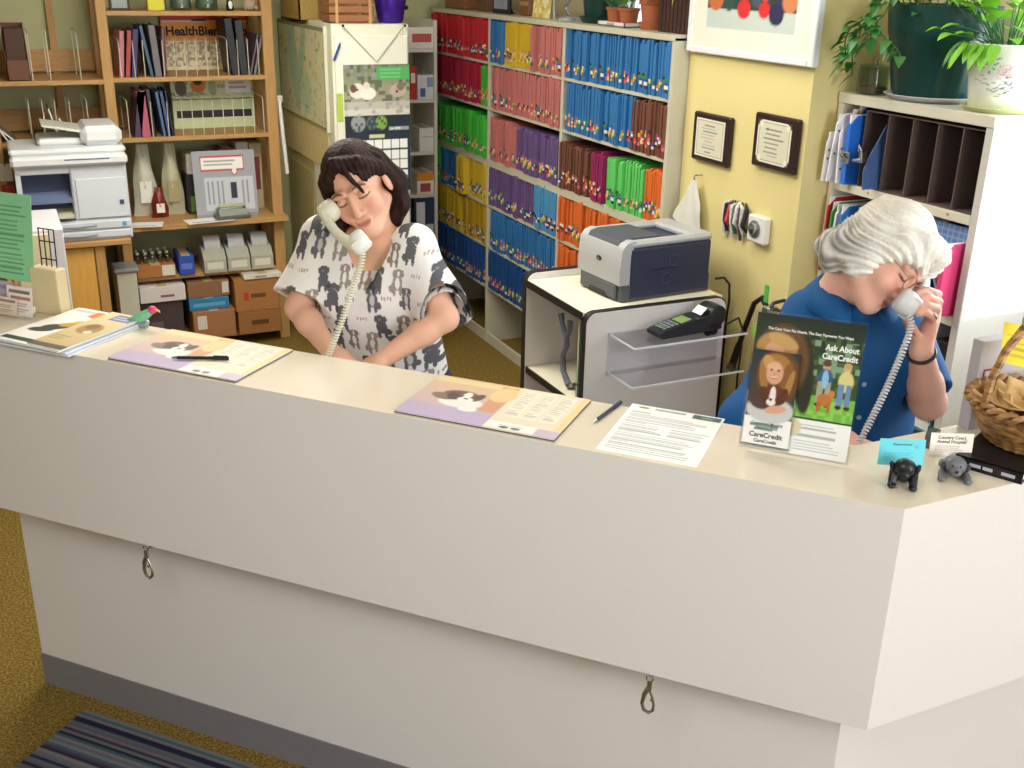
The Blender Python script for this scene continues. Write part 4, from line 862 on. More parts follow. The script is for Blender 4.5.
wbox('plain white carton on the third white shelf', 2.30, 2.395, 1.06, 1.20, 'e2e0da', [(.1, .6, .9, .64, 'b9b6ac', 'lid_edge')])
wbox('white and orange box on the fourth white shelf', 2.28, 2.39, .80, .93, 'e6dfd4', [(0, .62, 1, 1, 'e08a28', 'orange_band'), (.2, .1, .8, .5, 'a8504a', 'red_print')])
wbox('dark blue magazine box on the fifth white shelf', 2.26, 2.40, .52, .775, '2c3a58', [(.1, .1, .5, .9, 'dfe3e8', 'white_figure'), (.55, .05, .9, .35, 'c2c7d2', 'white_print')])

# ---------------------------------------------------------------- filing shelves
fs = thing('filing_shelves', 'wide putty coloured steel shelving of three bays filled with coloured folders', 'filing shelves', (2.495, 5.15, 0))
YS = [6.50, 5.635, 4.755, 3.80]         # bay boundaries
DEP = .35
for i, y in enumerate(YS):
    a = y - .018 if i == 0 else (y if i == 3 else y - .012); b_ = a + (.018 if i in (0, 3) else .024)
    if i == 3: a, b_ = 3.80, 3.822
    B().box((0, a - 5.15, .0), (DEP, b_ - 5.15, 1.87), bev=.002).build('upright', PUTTY, fs)
B().box((-.004, 3.80 - 5.15, 1.855), (DEP, 6.50 - 5.15, 1.88), bev=.003).build('top_panel', PUTTY, fs)
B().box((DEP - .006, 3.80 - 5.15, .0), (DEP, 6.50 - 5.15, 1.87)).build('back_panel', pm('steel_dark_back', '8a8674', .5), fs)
ROWZ = [1.63, 1.385, 1.10, .84, .595, .35]
for bay in range(3):
    y0, y1 = YS[bay + 1] + .012 - 5.15, YS[bay] - .012 - 5.15
    for k, z in enumerate(ROWZ):
        if bay == 2 and k > 4: continue
        h = .04 if k == 2 else .014
        B().box((.002, y0, z - h), (DEP - .006, y1, z)).build('shelf_board', PUTTY, fs)
    B().box((.004, y0, .0), (.02, y1, .06)).build('kick_plate', PUTTY, fs)
TABC = ['d8b02c', 'b83a3a', '2f4fa0', 'd9c9a0', '2a2530', '3f7f4a', 'c86a7a', 'e0dcd0']
TABM = [pm('tab_' + c, c, .5) for c in TABC]
FOLD = dict(red='b8202c', crimson='a01a38', green='3fae3a', lime='5cc060', blue='2f6ea8', navy='1f4a86', yellow='c9a92a', gold='b08a20', pink='b96f6c', purple='665080', sky='4a90c0', brown='6b4234', magenta='8a1f56', orange='d06428')
FOLDR = {}
def folder_mesh(cn_, var):
    """body lies from y=0 to y=t, open papers inside; front edge at x=0"""
    key = (cn_, var)
    if key in FOLDR: return FOLDR[key]
    rr = random.Random(var * 31 + len(cn_)); t = .040; h = .229 + .003 * var
    b = B(); n = 3
    for q in range(n):
        y0 = t * (.02 + q * .96 / n); y1 = y0 + t * .76 / n; x0 = rr.uniform(0, .010); hh = h - rr.uniform(0, .022); ln = rr.uniform(-.003, .003)
        b.mat(0)
        b.add([(x0, y0, 0), (.24, y0, 0), (.24, y1, 0), (x0, y1, 0), (x0, y0 + ln, hh - .008), (x0 + .008, y0 + ln, hh), (.24, y0 + ln, hh), (.24, y1 + ln, hh), (x0 + .008, y1 + ln, hh), (x0, y1 + ln, hh - .008)],
              [(3, 2, 1, 0), (0, 1, 6, 5, 4), (9, 8, 7, 2, 3), (0, 4, 9, 3), (4, 5, 8, 9), (5, 6, 7, 8), (1, 2, 7, 6)])
        if q < 2 and rr.random() < .35: b.mat(1); b.box((x0 + .004, y1, .003), (.235, y1 + t * .12 / n, hh - .01))
        z = .022 + .022 * rr.random()
        for k in range(rr.choice((2, 3, 3, 4))):
            b.mat(2 + (k + q) % 4); kh = rr.uniform(.009, .017)
            b.box((x0 - .0022, y0 - .0002, z), (x0 + .003, y1 + .0002, z + kh)); z += kh * rr.choice((1, 1, 1.5))
    o = b.build('file_folder', [pm('folder_' + cn_, FOLD[cn_], .5, var=.1), PAPER] + [TABM[(var * 3 + k * 3 + len(cn_)) % 8] for k in range(4)], None, 0)
    me = o.data; bpy.data.objects.remove(o); FOLDR[key] = me; return me
RN = ['top', 'second', 'third', 'fourth', 'fifth', 'sixth']; BN = ['left', 'middle', 'right']
ROWS = {0: [[('red', 1)], [('crimson', .86), ('green', .14)], [('green', 1)], [('green', .12), ('blue', .32), ('yellow', .56)], [('yellow', .6), ('gold', .4)], [('navy', 1)]],
        1: [[('blue', .22), ('yellow', .42), ('pink', .36)], [('pink', 1)], [('pink', .42), ('purple', .58)], [('purple', .64), ('sky', .36)], [('blue', 1)], [('navy', 1)]],
        2: [[('blue', 1)], [('blue', .72), ('brown', .28)], [('brown', .38), ('magenta', .1), ('lime', .36), ('orange', .16)], [('orange', 1)], [('orange', 1)]]}
ZB = [1.63, 1.385, 1.10, .84, .595, .35]
for bay, rows in ROWS.items():
    y1, y0 = YS[bay] - .016, YS[bay + 1] + .016
    for k, runs in enumerate(rows):
        n = 15 if bay < 2 else 17
        if bay == 2 and k > 2: n = 15
        pit = (y1 - y0) / n; y = y1; left = n
        for ri, (c, fr) in enumerate(runs):
            cnt = left if ri == len(runs) - 1 else max(1, round(fr * n)); cnt = min(cnt, left); left -= cnt
            for j in range(cnt):
                y -= pit
                if bay == 0 and k == 3 and c == 'yellow' and j in (1, 2): xo = -.05
                else: xo = rnd.uniform(-.03, -.008)
                o = bpy.data.objects.new('file_folder', folder_mesh(c, rnd.randrange(6))); COL.objects.link(o)
                o.location = (2.512 + xo, y + .002, ZB[k] + .0005); o.rotation_euler = (0 if j % 5 else 0, 0, 0)
                sc = pit / .0405; o.scale = (1, sc, 1 - .03 * rnd.random())
                tag(o, '%s file folder in the %s row of the %s filing bay' % (c, RN[k], BN[bay]), 'file folder', '%s folders, %s row, %s bay' % (c, RN[k], BN[bay]))
# clear plastic sheet at the bottom of the middle bay
o = thing('plastic_sleeve', 'clear plastic sleeves leaning at the bottom of the middle filing bay', 'sleeve', (2.53, 4.95, .02))
B().add([(0, 0, 0), (.0, .16, .0), (.12, .22, .26), (.12, .04, .27)], [(0, 1, 2, 3)]).add([(.03, -.08, 0), (.03, .1, .0), (.15, .10, .22), (.15, -.06, .24)], [(0, 1, 2, 3)]).build('sleeve', glassy('thin_poly', 'c9cdd2', .12, .2), o, 0)

# things on top of the filing shelves (z = 1.88)
ZT = 1.881
def box_top(name, lab, cat, y, w, d, h, c, x=2.66): 
    o = thing(name, lab, cat, (x, y, ZT)); B().box((-d / 2, -w / 2, 0), (d / 2, w / 2, h), bev=.004).build('body', pm('top_' + c, c, .5, var=.12), o); return o
o = box_top('wooden_box', 'brown wooden box at the left end on top of the filing shelves', 'box', 6.30, .30, .2, .13, '8a5a34'); B().box((-.102, -.13, .06), (-.099, .13, .068)).build('lid_seam', BLACK, o)
o = box_top('wooden_box', 'dark brown box beside the small dark picture frame on the filing shelves', 'box', 5.96, .16, .14, .12, '6b4a34'); B().box((-.073, -.06, .06), (-.069, .06, .066)).build('lid_seam', BLACK, o)
o = thing('photo_frame', 'small dark framed photo standing on the filing shelves', 'frame', (2.56, 5.63, ZT)); B().box((0, -.11, 0), (.015, .11, .16), bev=.003).build('frame', BLACK, o); B().box((-.002, -.085, .025), (.001, .085, .135)).build('photo', pm('photo_grey', '8b90a6', .3, var=.3, scale=20), o); B().box((.015, -.02, 0), (.08, .02, .005)).prism([(0, 0), (.065, 0), (0, .1)], .01, frame((.015, .005, 0), (1, 0, 0), (0, 0, 1))).build('stand', BLACK, o)
o = box_top('wooden_box', 'brown card box right of the small dark picture frame', 'box', 5.42, .12, .12, .12, '7a5238'); B().box((-.064, -.05, .05), (-.058, .05, .07)).build('label', pm('kraft_label', 'a8845a', .6), o)
o = thing('greeting_card', 'yellow floral card standing on the filing shelves above the middle bay', 'card', (2.58, 5.18, ZT), 0)
p = Print(.2, .17, 40, 34, 'd9c778'); p.noise(0, 0, 1, 1, 'b8a05a', .3, 4); p.noise(0, 0, 1, 1, 'ece4b8', .25, 5); p.ell(.4, .5, .08, .12, 'c9a040', a=.6)
p.build('front', o, frame((0, .1, 0), (0, -1, 0), (.1, 0, 1))); B().add([(.03, -.1, 0), (.03, .1, 0), (.02, .1, .16), (.02, -.1, .16)], [(0, 1, 2, 3)]).build('back', PAPER, o)
o = thing('desk_lamp', 'grey folded lamp head lying on the filing shelves beside the green planter', 'lamp', (2.60, 4.92, ZT))
B().lathe([(.0, 0), (.045, 0), (.045, .012), (.012, .02), (.0, .02)], n=24).build('base', pm('lamp_grey', 'a3a6a4', .4), o); B().tube([(0, 0, .02), (.0, .03, .06), (0, -.02, .10)], .007, 8).build('arm', STEEL, o); B().lathe([(.02, 0), (.06, .05), (.055, .05), (.015, .005)], (0, 0, 0), 24, TR((0, -.0, .12), rx=.9)).build('shade', pm('lamp_grey', 'a3a6a4', .4), o)
PGREEN = pm('dark_green_plastic', '12352f', .3, var=.08); TERRA = pm('terracotta', 'a05a38', .75, var=.12, bump=.15); SOIL = pm('potting_soil', '3a2a1e', .95, var=.3, scale=60)
LEAF = pm('leaf_green', '4f8f2f', .45, var=.25, scale=25, spec=.4); LEAF2 = pm('leaf_dark_green', '2f6a2a', .4, var=.25, scale=25); LEAF3 = pm('leaf_bright', '7fc23a', .45, var=.25, scale=20)
def planter(lab, y, r0, r1, h, mat_, x=2.66, saucer=True, name='planter', mats=None):
    o = thing(name, lab, 'plant pot', (x, y, ZT))
    z0 = .0
    if saucer: B().lathe([(.0, 0), (r0 * 1.15, 0), (r0 * 1.45, .03), (r0 * 1.38, .03), (r0 * 1.1, .006), (0, .006)], n=36).build('saucer', mats or mat_, o); z0 = .0065
    B().lathe([(.0, z0), (r0, z0), (r1 * .96, z0 + h * .82), (r1 * 1.07, z0 + h * .84), (r1 * 1.1, z0 + h), (r1 * .98, z0 + h), (r1 * .9, z0 + h * .86), (.0, z0 + h * .86)], n=36).build('pot', mat_, o)
    B().lathe([(0, z0 + h * .865), (r1 * .9, z0 + h * .865), (0, z0 + h * .9)], n=20).build('soil', SOIL, o); return o, z0 + h * .88
def leaf_mesh(b, base, d, L, W, droop=.3, heart=False, nseg=6):
    """a leaf as a curved thin blade starting at base along d"""
    d = Vector(d).normalized(); side = d.cross(Vector((0, 0, 1))); side = side.normalized() if side.length > .05 else Vector((1, 0, 0)); up_ = side.cross(d)
    vs = []; fs = []
    for i in range(nseg + 1):
        u = i / nseg; w = W * (math.sin(PI * min(1, u ** (.55 if heart else .8))) ** .8 if 0 < u < 1 else .02)
        c = Vector(base) + d * (L * u) - Vector((0, 0, 1)) * (droop * L * u * u) 
        for k in (-1, 0, 1): vs.append(c + side * (w * k * .5) + up_ * (abs(k) * w * .15))
    for i in range(nseg):
        for k in range(2): a = i * 3 + k; fs.append((a, a + 1, a + 4, a + 3))
    b.add(vs, fs)
def foliage(o, z, n, R, L, W, mat_, up0=.2, up1=1.2, name='leaves', droop=.4):
    b = B(); st = B()
    for i in range(n):
        a = rnd.uniform(0, 2 * PI); e = rnd.uniform(up0, up1); r = R * rnd.random() ** .5 * .35
        p0 = Vector((r * math.cos(a), r * math.sin(a), z)); dv = Vector((math.cos(a) * math.cos(e), math.sin(a) * math.cos(e), math.sin(e))); ln = R * rnd.uniform(.35, 1)
        p1 = p0 + dv * ln; st.tube([p0, p0 + dv * ln * .5 + Vector((0, 0, .01)), p1], .0016, 5)
        leaf_mesh(b, p1, dv + Vector((rnd.uniform(-.4, .4), rnd.uniform(-.4, .4), -.1)), L * rnd.uniform(.7, 1.15), W * rnd.uniform(.8, 1.1), droop)
    st.build('stems', LEAF2, o); lo_ = b.build(name, mat_, o, 80); lo_['kind'] = 'stuff'; return o
o, z = planter('dark green plastic planter on a wide saucer on the filing shelves', 4.70, .075, .10, .19, PGREEN)
foliage(o, z, 22, .14, .08, .04, LEAF2)
o = thing('plant_tray', 'white tray under two small terracotta pots on the filing shelves', 'tray', (2.62, 4.43, ZT)); B().box((-.06, -.12, 0), (.06, .12, .004)).box((-.06, -.12, 0), (-.055, .12, .018)).box((.055, -.12, 0), (.06, .12, .018)).box((-.06, -.12, 0), (.06, -.115, .018)).box((-.06, .115, 0), (.06, .12, .018)).build('tray_body', pm('tray_white', 'd9d6cf', .4), o); B().box((-.063, -.03, .004), (-.06, .03, .014)).build('sticker', pm('sticker_grey', '9a9a94', .5), o)
for dy, lab in ((.055, 'left small terracotta pot in the white tray'), (-.055, 'right small terracotta pot in the white tray')):
    o, z = planter(lab, 4.43 + dy, .036, .046, .075, TERRA, 2.62, False, 'terracotta_pot'); o.location.z += .0045
    foliage(o, z, 18, .09, .045, .03, LEAF, .5, 1.4)
o, z = planter('larger terracotta pot with a leafy plant on the filing shelves near the framed picture', 4.17, .045, .06, .115, TERRA, 2.62, True, 'terracotta_pot', TERRA)
foliage(o, z, 30, .10, .06, .045, LEAF, .3, 1.3)
o = thing('wooden_planter', 'dark brown ribbed wooden planter at the right end on top of the filing shelves', 'plant pot', (2.66, 3.925, ZT))
DB = pm('dark_brown_wood', '3a221a', .5, var=.3, scale=20)
B().box((-.095, -.115, 0), (.095, .115, .006)).box((-.095, -.115, .0), (-.085, .115, .2)).box((.085, -.115, .0), (.095, .115, .2)).box((-.095, -.115, .0), (.095, -.105, .2)).box((-.095, .105, .0), (.095, .115, .2)).build('box_sides', DB, o, 0)
for i in range(8): B().box((-.101, -.112 + i * .0285, .0), (-.095, -.112 + i * .0285 + .022, .2), bev=.002).build('rib', DB, o)
b = B(); leaf_mesh(b, (-.09, -.03, .2), (-.25, -.15, .25), .10, .010, 1.6); leaf_mesh(b, (-.09, .02, .2), (-.2, .1, .4), .10, .010, 1.2)
b.build('hanging_blade', pm('yellow_green_blade', 'a3a83a', .5), o, 80)
B().box((-.08, -.1, .1), (.08, .1, .17)).build('soil', SOIL, o)

# ---------------------------------------------------------------- printer cart
LAMW = pm('cart_white_laminate', 'dedbdc', .35, var=.02); EDGE = pm('black_edge_trim', '1d1c20', .4)
ct = thing('printer_cart', 'white laminate printer cart with black rubber edging and an open side', 'cart', (2.24, 3.67, 0))
def rpan(y, t, z0, z1, x0, x1, r=.045, g=0):
    n = 8; pts = [(x0 + g, z0), (x1 - g, z0)]
    pts += [(x1 - g - r + r * math.cos(a), z1 - g - r + r * math.sin(a)) for a in np.linspace(0, PI / 2, n)]
    pts += [(x0 + g + r - r * math.sin(a), z1 - g - r + r * math.cos(a)) for a in np.linspace(0, PI / 2, n)]
    return B().prism(pts, t, frame((0, y + t, 0), (1, 0, 0), (0, 0, 1)))
rpan(-.281, .03, .0, .905, -.325, .322).build('end_panel_edging', EDGE, ct)
rpan(-.284, .036, .003, .905, -.325, .322, g=.004).build('end_panel', LAMW, ct)
rpan(.242, .03, .0, .93, -.325, .322).build('end_panel_edging', EDGE, ct)
rpan(.239, .036, .003, .93, -.325, .322, g=.004).build('end_panel', LAMW, ct)
B().box((-.325, -.25, .872), (.322, .24, .898)).build('top_board', pm('cart_top', 'e6dfc9', .35, var=.02), ct)
B().box((-.328, -.252, .870), (-.322, .242, .9)).build('front_edging', EDGE, ct)
B().box((-.315, -.25, .485), (.322, .24, .51)).build('shelf_board', pm('cart_top', 'e6dfc9'), ct); B().box((-.318, -.251, .483), (-.312, .241, .512)).build('front_edging', EDGE, ct)
B().box((.312, -.25, .05), (.322, .24, .872)).build('back_panel', LAMW, ct); B().box((-.315, -.25, .06), (.322, .24, .085)).build('bottom_board', LAMW, ct)
# binders and the grey hose on its shelf
for i, (y, t, h, c, lab) in enumerate([(3.435, .022, .34, '1c2436', 'dark navy binder at the cart end panel'), (3.459, .02, .335, '3f8a9c', 'teal binder beside the navy binder in the cart'), (3.481, .018, .33, 'c9c3a4', 'cream binder left of the teal binder in the cart')]):
    o = thing('ring_binder', lab, 'binder', (1.945, y, .511), 0, 'binders in the cart'); m = pm('binder_' + c, c, .4)
    B().box((0, 0, 0), (.28, .003, h)).box((0, t - .003, 0), (.28, t, h)).box((0, 0, 0), (.003, t, h)).build('cover', m, o, 0); B().box((.004, .003, .004), (.27, t - .003, h - .02)).build('paper_block', PAPER, o, 0)
    B().cyl((-.0012, t / 2, h * .2), (.003, t / 2, h * .2), .006, 12).build('finger_ring', STEEL, o)
o = thing('stethoscope', 'grey stethoscope standing bent in the open cart', 'stethoscope', (1.985, 3.66, .511))
GH = pm('grey_rubber', '6d7480', .5)
B().tube([(0, -.03, .008), (.0, .02, .05), (.0, .03, .12), (0, .0, .17), (0, .005, .2)], [.014, .012, .012, .013, .012], 12).build('tube', GH, o)
B().tube([(0, .005, .2), (0, .045, .25), (0, .06, .29)], [.011, .010, .014], 10).tube([(0, .005, .2), (0, -.02, .24), (0, -.022, .28)], [.011, .010, .013], 10).build('ear_branches', GH, o)
B().cyl((0, -.06, .001), (0, -.05, .012), .022, 20).build('chest_piece', STEEL, o)

# laser printer
PRG = pm('printer_grey', 'a6a8a9', .4, var=.02); PRD = pm('printer_dark', '4d5156', .45); PRN = pm('printer_navy', '2b3049', .4, var=.05)
pr_ = thing('laser_printer', 'grey and dark blue laser printer on top of the cart', 'printer', (2.118, 3.472, .8985), math.radians(4))
HP = .24; Wd = .305; Dp = .435
B().box((.0, .0, .0), (Dp, Wd, .075), bev=.006).build('lower_base', PRD, pr_)
B().box((.03, -.004, .004), (Dp - .004, Wd + .004, HP - .022), bev=.012).build('side_shell', PRN, pr_)
# front cover: curved profile along depth, across the width
prof = [(-.012, .07), (.035, .07), (.035, HP - .05), (.06, HP), (.04, HP + .002), (.012, HP - .008), (-.006, HP - .03), (-.014, .12)]
B().prism(prof, Wd - .002, frame((0, Wd - .001, 0), (1, 0, 0), (0, 0, 1))).build('front_cover', PRG, pr_)
B().box((.03, -.002, HP - .028), (Dp, .045, HP), bev=.010).box((.03, Wd - .045, HP - .028), (Dp, Wd + .002, HP), bev=.010).box((Dp - .10, -.001, HP - .028), (Dp, Wd + .001, HP + .002), bev=.010).build('top_frame', PRG, pr_)
B().prism([(-.004, HP - .03), (.2, HP - .03), (.2, HP + .004), (.05, HP + .005), (.012, HP - .003)], Wd - .09, frame((0, Wd - .045, 0), (1, 0, 0), (0, 0, 1))).build('tray_flap', PRD, pr_)
B().box((.2, .045, HP - .08), (Dp - .1, Wd - .045, HP - .035)).build('output_recess', pm('printer_recess', '20243a', .5), pr_)
B().box((-.013, .03, .006), (.01, Wd - .02, .068), bev=.006).build('paper_cassette', PRD, pr_)
B().prism([(.08, 0), (Wd - .08, 0), (Wd - .10, .022), (.10, .022)], .004, frame((-.0135, 0, .005), (0, 1, 0), (0, 0, 1))).build('cassette_grip', BLACK, pr_)
B().ell((-.0135, Wd * .5, .15), (.003, .019, .0105), 20, 12).build('badge', BLACK, pr_)
B().ell((-.0165, Wd * .5, .15), (.001, .010, .005), 16, 10).build('badge_mark', STEEL, pr_)
for x, z in ((.24, .15), (.21, .08)):
    B().tube([(x + .022 * math.cos(a), -.0045, z + .022 * math.sin(a)) for a in np.linspace(0, 2 * PI, 20, endpoint=False)], .0016, 5, closed=True).build('side_moulding', pm('navy_edge', '3d4462', .4), pr_)
B().box((.14, -.006, .12), (.27, -.0035, .123)).build('side_seam', BLACK, pr_)
o = B().tube([(2.44, 3.31, 1.01), (2.49, 3.325, 1.005), (2.53, 3.34, .97), (2.548, 3.355, .90), (2.55, 3.365, .80), (2.55, 3.365, .6), (2.555, 3.37, .0055)], .005, 8).build('printer_cable', BLACK); tag(o, 'black cable hanging from the back of the laser printer to the floor', 'cable')

# acrylic shelf on the cart and card terminal
ac = thing('acrylic_shelf', 'clear acrylic two tier holder fixed to the cart end panel', 'shelf', (2.26, 3.385, 0))
AC = glassy('acrylic_edge_lit', 'f8f8fa', .03)
B().box((-.24, -.004, .64), (.27, 0, .815)).build('back_sheet', AC, ac)
B().box((-.24, -.19, .808), (.27, -.004, .814)).build('upper_tray', AC, ac); B().box((-.24, -.19, .652), (.27, -.004, .658)).build('lower_tray', AC, ac)
EDG = pm('acrylic_bright_edge', 'd9dce0', .2)
B().box((-.24, -.1925, .807), (.27, -.19, .815)).build('edge', EDG, ac); B().box((-.24, -.1925, .651), (.27, -.19, .659)).build('edge', EDG, ac)
for x in (-.24,): B().box((x - .002, -.19, .807), (x, 0, .815)).build('edge', EDG, ac); B().box((x - .002, -.19, .651), (x, 0, .659)).build('edge', EDG, ac); B().box((x - .002, -.005, .64), (x, 0, .815)).build('edge', EDG, ac)
tm = thing('card_terminal', 'black credit card terminal with a paper roll on the clear acrylic holder', 'card terminal', (2.32, 3.29, .8142), .08)
TB = pm('terminal_black', '23262c', .35)
B().prism([(-.17, .012), (-.16, .004), (.06, .004), (.07, .02), (.07, .066), (.0, .062), (-.15, .034), (-.17, .026)], .085, frame((0, .042, 0), (1, 0, 0), (0, 0, 1))).build('body', TB, tm)
B().lathe([(.03, -.045), (.042, -.04), (.044, 0), (.042, .04), (.03, .045)], n=28, T=TR((.105, 0, .06), rx=PI / 2)).build('printer_hood', TB, tm)
B().cyl((.09, .0, .0), (.12, .0, .0), .03, 20).box((.04, -.035, 0), (.14, .035, .03), bev=.006).build('foot', TB, tm)
sl = math.atan2(.028, .15); Tt = TR((-.148, -.036, .0352), ry=-sl)
B().box((.085, .006, 0), (.135, .066, .0015), Tt).build('screen', pm('lcd_green', '7d9a5a', .3), tm)
for i in range(4):
    for j in range(4): B().box((.004 + i * .019, .008 + j * .016, 0), (.018 + i * .019, .019 + j * .016, .003), Tt, bev=.001).build('key', pm('key_grey', '7a8086', .5) if (i, j) not in ((0, 0), (0, 3)) else pm('key_green', '4f9a4a', .5), tm)
B().add([(.03, -.028, .07), (.03, .028, .07), (.06, .028, .095), (.06, -.028, .095)], [(0, 1, 2, 3)]).build('receipt', PAPER, tm)
o = B().tube([(2.37, 3.13, .885), (2.46, 3.17, .89), (2.545, 3.24, .80), (2.545, 3.25, .6), (2.535, 3.23, .4), (2.55, 3.25, .0045)], .004, 8).build('terminal_cord', BLACK); tag(o, 'thin black cord hanging from the card terminal', 'cord')

for x in (-.27, .27):
    for y in (-.22, .2): B().cyl((x, y - .014, -.045), (x, y + .014, -.045), .045, 20).box((x - .02, y - .02, -.03), (x + .02, y + .02, .02)).build('caster', EDGE, ct)
CAMV = Vector((0, 0, 2.1225))
for o in COL.objects:
    if o.parent is None and (o.name in ('printer_cart', 'laser_printer', 'acrylic_shelf', 'card_terminal', 'stethoscope') or (o.name.startswith('ring_binder') and 3.4 < o.location.y < 3.5)):
        o.location = CAMV + .959 * (o.location - CAMV); o.scale = (.959,) * 3

# ---------------------------------------------------------------- on the yellow wall
XW = 2.57
def plaque(lab, yc, zc, w, h, kind):
    o = thing('wall_plaque', lab, 'plaque', (XW, yc, zc))
    B().box((-.026, -w / 2, -h / 2), (0, w / 2, h / 2), bev=.006).build('wooden_board', pm('dark_walnut', '2c1a1c', .3, var=.25, scale=14, stretch=(1, 1, 5)), o)
    p = Print(w * .78, h * .78, 60, 56, 'dfdcc9'); fr_ = '8a8676'
    p.rect(.05, .05, .95, .95, fr_); p.rect(.065, .065, .935, .935, 'cfccb6')
    if kind: 
        for cx in (.05, .95):
            for cy in (.05, .95): p.ell(cx, cy, .07, .07, '4a463c'); p.ell(cx + (.05 if cx < .5 else -.05), cy + (.05 if cy < .5 else -.05), .06, .06, 'dfdcc9')
        p.ell(.3, .8, .02, .03, '5a564a')
    ROW = [(.83, .4), (.75, .6), (.67, .5), (.59, .6), (.50, .64), (.41, .34), (.32, .5), (.24, .5), (.14, .3)] if not kind else [(.80, .56), (.69, .52), (.58, .6), (.47, .56), (.37, .5), (.26, .54), (.18, .34)]
    for i, (y, wd) in enumerate(ROW): p.lines(.5 - wd / 2, y - .028, .5 + wd / 2, y + .028, 1, '46524f' if kind else ['3c3a34', '3f6f86', '3f6f86', '3f6f86', '6f6a5a', '3a3832', '3f6f86', '3f6f86', '3c3a34'][i], .55, .8)
    p.build('engraved_plate', o, frame((-.0272, w * .39, -h * .39), (0, -1, 0), (0, 0, 1)), mat=colmat('plate', .35, .5))
plaque('left wooden plaque with blue engraved lines on the yellow wall', 3.575, 1.502, .245, .19, 0)
plaque('right wooden plaque with a corner bordered plate on the yellow wall', 3.18, 1.543, .245, .195, 1)
o = thing('framed_picture', 'large white framed picture of red and blue pots on the yellow wall', 'picture', (XW, 3.40, 2.12))
B().box((-.022, -.357, -.277), (-.002, .357, .277)).build('backing', pm('frame_back', 'd9d9d6', .5), o)
for lo, hi in (((-.03, -.385, -.30), (.0, -.355, .30)), ((-.03, .355, -.30), (.0, .385, .30)), ((-.03, -.355, -.30), (.0, .355, -.275)), ((-.03, -.355, .275), (.0, .355, .30))): B().box(lo, hi, bev=.004).build('frame_bar', pm('frame_white', 'd9dce0', .3), o)
p = Print(.71, .55, 100, 78, 'e2ddd0'); p.rect(.13, .13, .87, .9, '2c3a3a'); p.rect(.13, .13, .87, .26, 'b9c4be')
for cx, cy, r, c in ((.2, .42, .07, 'b8693c'), (.45, .36, .055, 'c92a2c'), (.32, .4, .05, '2f4a42'), (.62, .36, .045, 'c92a2c'), (.62, .45, .035, 'c93a34'), (.72, .34, .06, '26264a'), (.55, .42, .04, '3f4f5a'), (.82, .42, .06, 'c07a52'), (.72, .47, .05, '2a3040'), (.38, .5, .04, '8c8a7a')): p.ell(cx, cy - .09, r, r * .9, c)
p.noise(.13, .45, .87, .9, '4a5a52', .3, 4)
p.build('mounted_print', o, frame((-.0235, .355, -.275), (0, -1, 0), (0, 0, 1)))
o = thing('plastic_bag', 'crumpled white plastic bag hanging on the wall behind the printer', 'bag', (XW - .012, 3.64, 1.335))
def bagf(sgn):
    def f(u, v):
        a = (u - .5) * 2; w = .008 + .10 * v ** .9
        return (sgn * (-.018 * v * (1 - a * a)) - .022 + .004 * math.sin(13 * u + 6 * v) * v, a * w + .035 * v + .004 * math.sin(9 * v), -.2 * v - .015 * math.sin(5 * u) * v)
    return f
B().grid(bagf(1), 14, 12).grid(bagf(-1), 14, 12, flip=True).build('bag_film', pm('bag_film_white', 'cfcfc6', .4, var=.05), o, 80)
B().tube([(.012, 0, .012), (-.022, 0, .012), (-.03, 0, .004), (-.024, 0, -.004)], .003, 6).build('hook', STEEL, o)
o = thing('lanyard_bunch', 'bunch of colourful patterned lanyards hanging on the yellow wall', 'lanyards', (XW, 3.375, 1.29))
cs = ['e6e2da', '2a2530', 'b83a44', 'd9d6cf', '3f6a4a', 'e6e2da', '5a3a4a', 'c9c4ba', '22222a']
for i in range(9):
    y = .07 - i * .0175; 
    B().tube([(-.004, 0 if i % 2 else y * .6, 0), (-.018 - .006 * (i % 2), y, -.02), (-.02 - .006 * (i % 3), y, -.08), (-.012, y - .004, -.145 + .02 * (i % 3))], [.003, .009, .0095, .006], 8).build('lanyard', pm('beads_' + cs[i] + str(i), cs[i], .5, var=.75, scale=75), o)
B().cyl((0, 0, .0), (-.02, 0, .0), .004, 8).build('wall_peg', STEEL, o)
o = thing('wall_timer', 'white wall box with a round silver dial on the yellow wall', 'wall switch', (XW, 3.222, 1.215))
B().box((-.034, -.052, -.052), (0, .052, .052), bev=.006).build('box', pm('ivory_plastic', 'd9d7d0', .4), o)
B().cyl((-.034, .005, 0), (-.037, .005, 0), .034, 28).build('dial_plate', pm('dial_grey', '7d8084', .35, metal=.5), o); B().lathe([(.022, 0), (.02, .014), (.0, .02)], n=24, T=TR((-.037, .005, .004), ry=-PI / 2)).build('dial_knob', STEEL, o)
o = thing('fire_extinguisher', 'red fire extinguisher with black hose and green tag on the yellow wall', 'fire extinguisher', (2.508, 3.048, 0))
B().lathe([(0, .50), (.042, .502), (.047, .515), (.047, .84), (.042, .875), (.03, .90), (.018, .91), (.018, .94), (0, .94)], n=32).build('cylinder', pm('extinguisher_red', 'b3242a', .25, spec=.5), o)
B().box((-.022, -.02, .925), (.022, .02, .965), bev=.004).cyl((-.03, 0, .95), (-.02, 0, .95), .014, 16).build('valve', STEEL, o)
B().tube([(0, .0, .965), (-.002, -.02, .985), (-.004, -.075, 1.01)], .007, 8).tube([(0, .0, .95), (-.002, -.025, .962), (-.004, -.07, .965)], .007, 8).build('lever', pm('dark_steel', '5a5c60', .35, metal=.8), o)
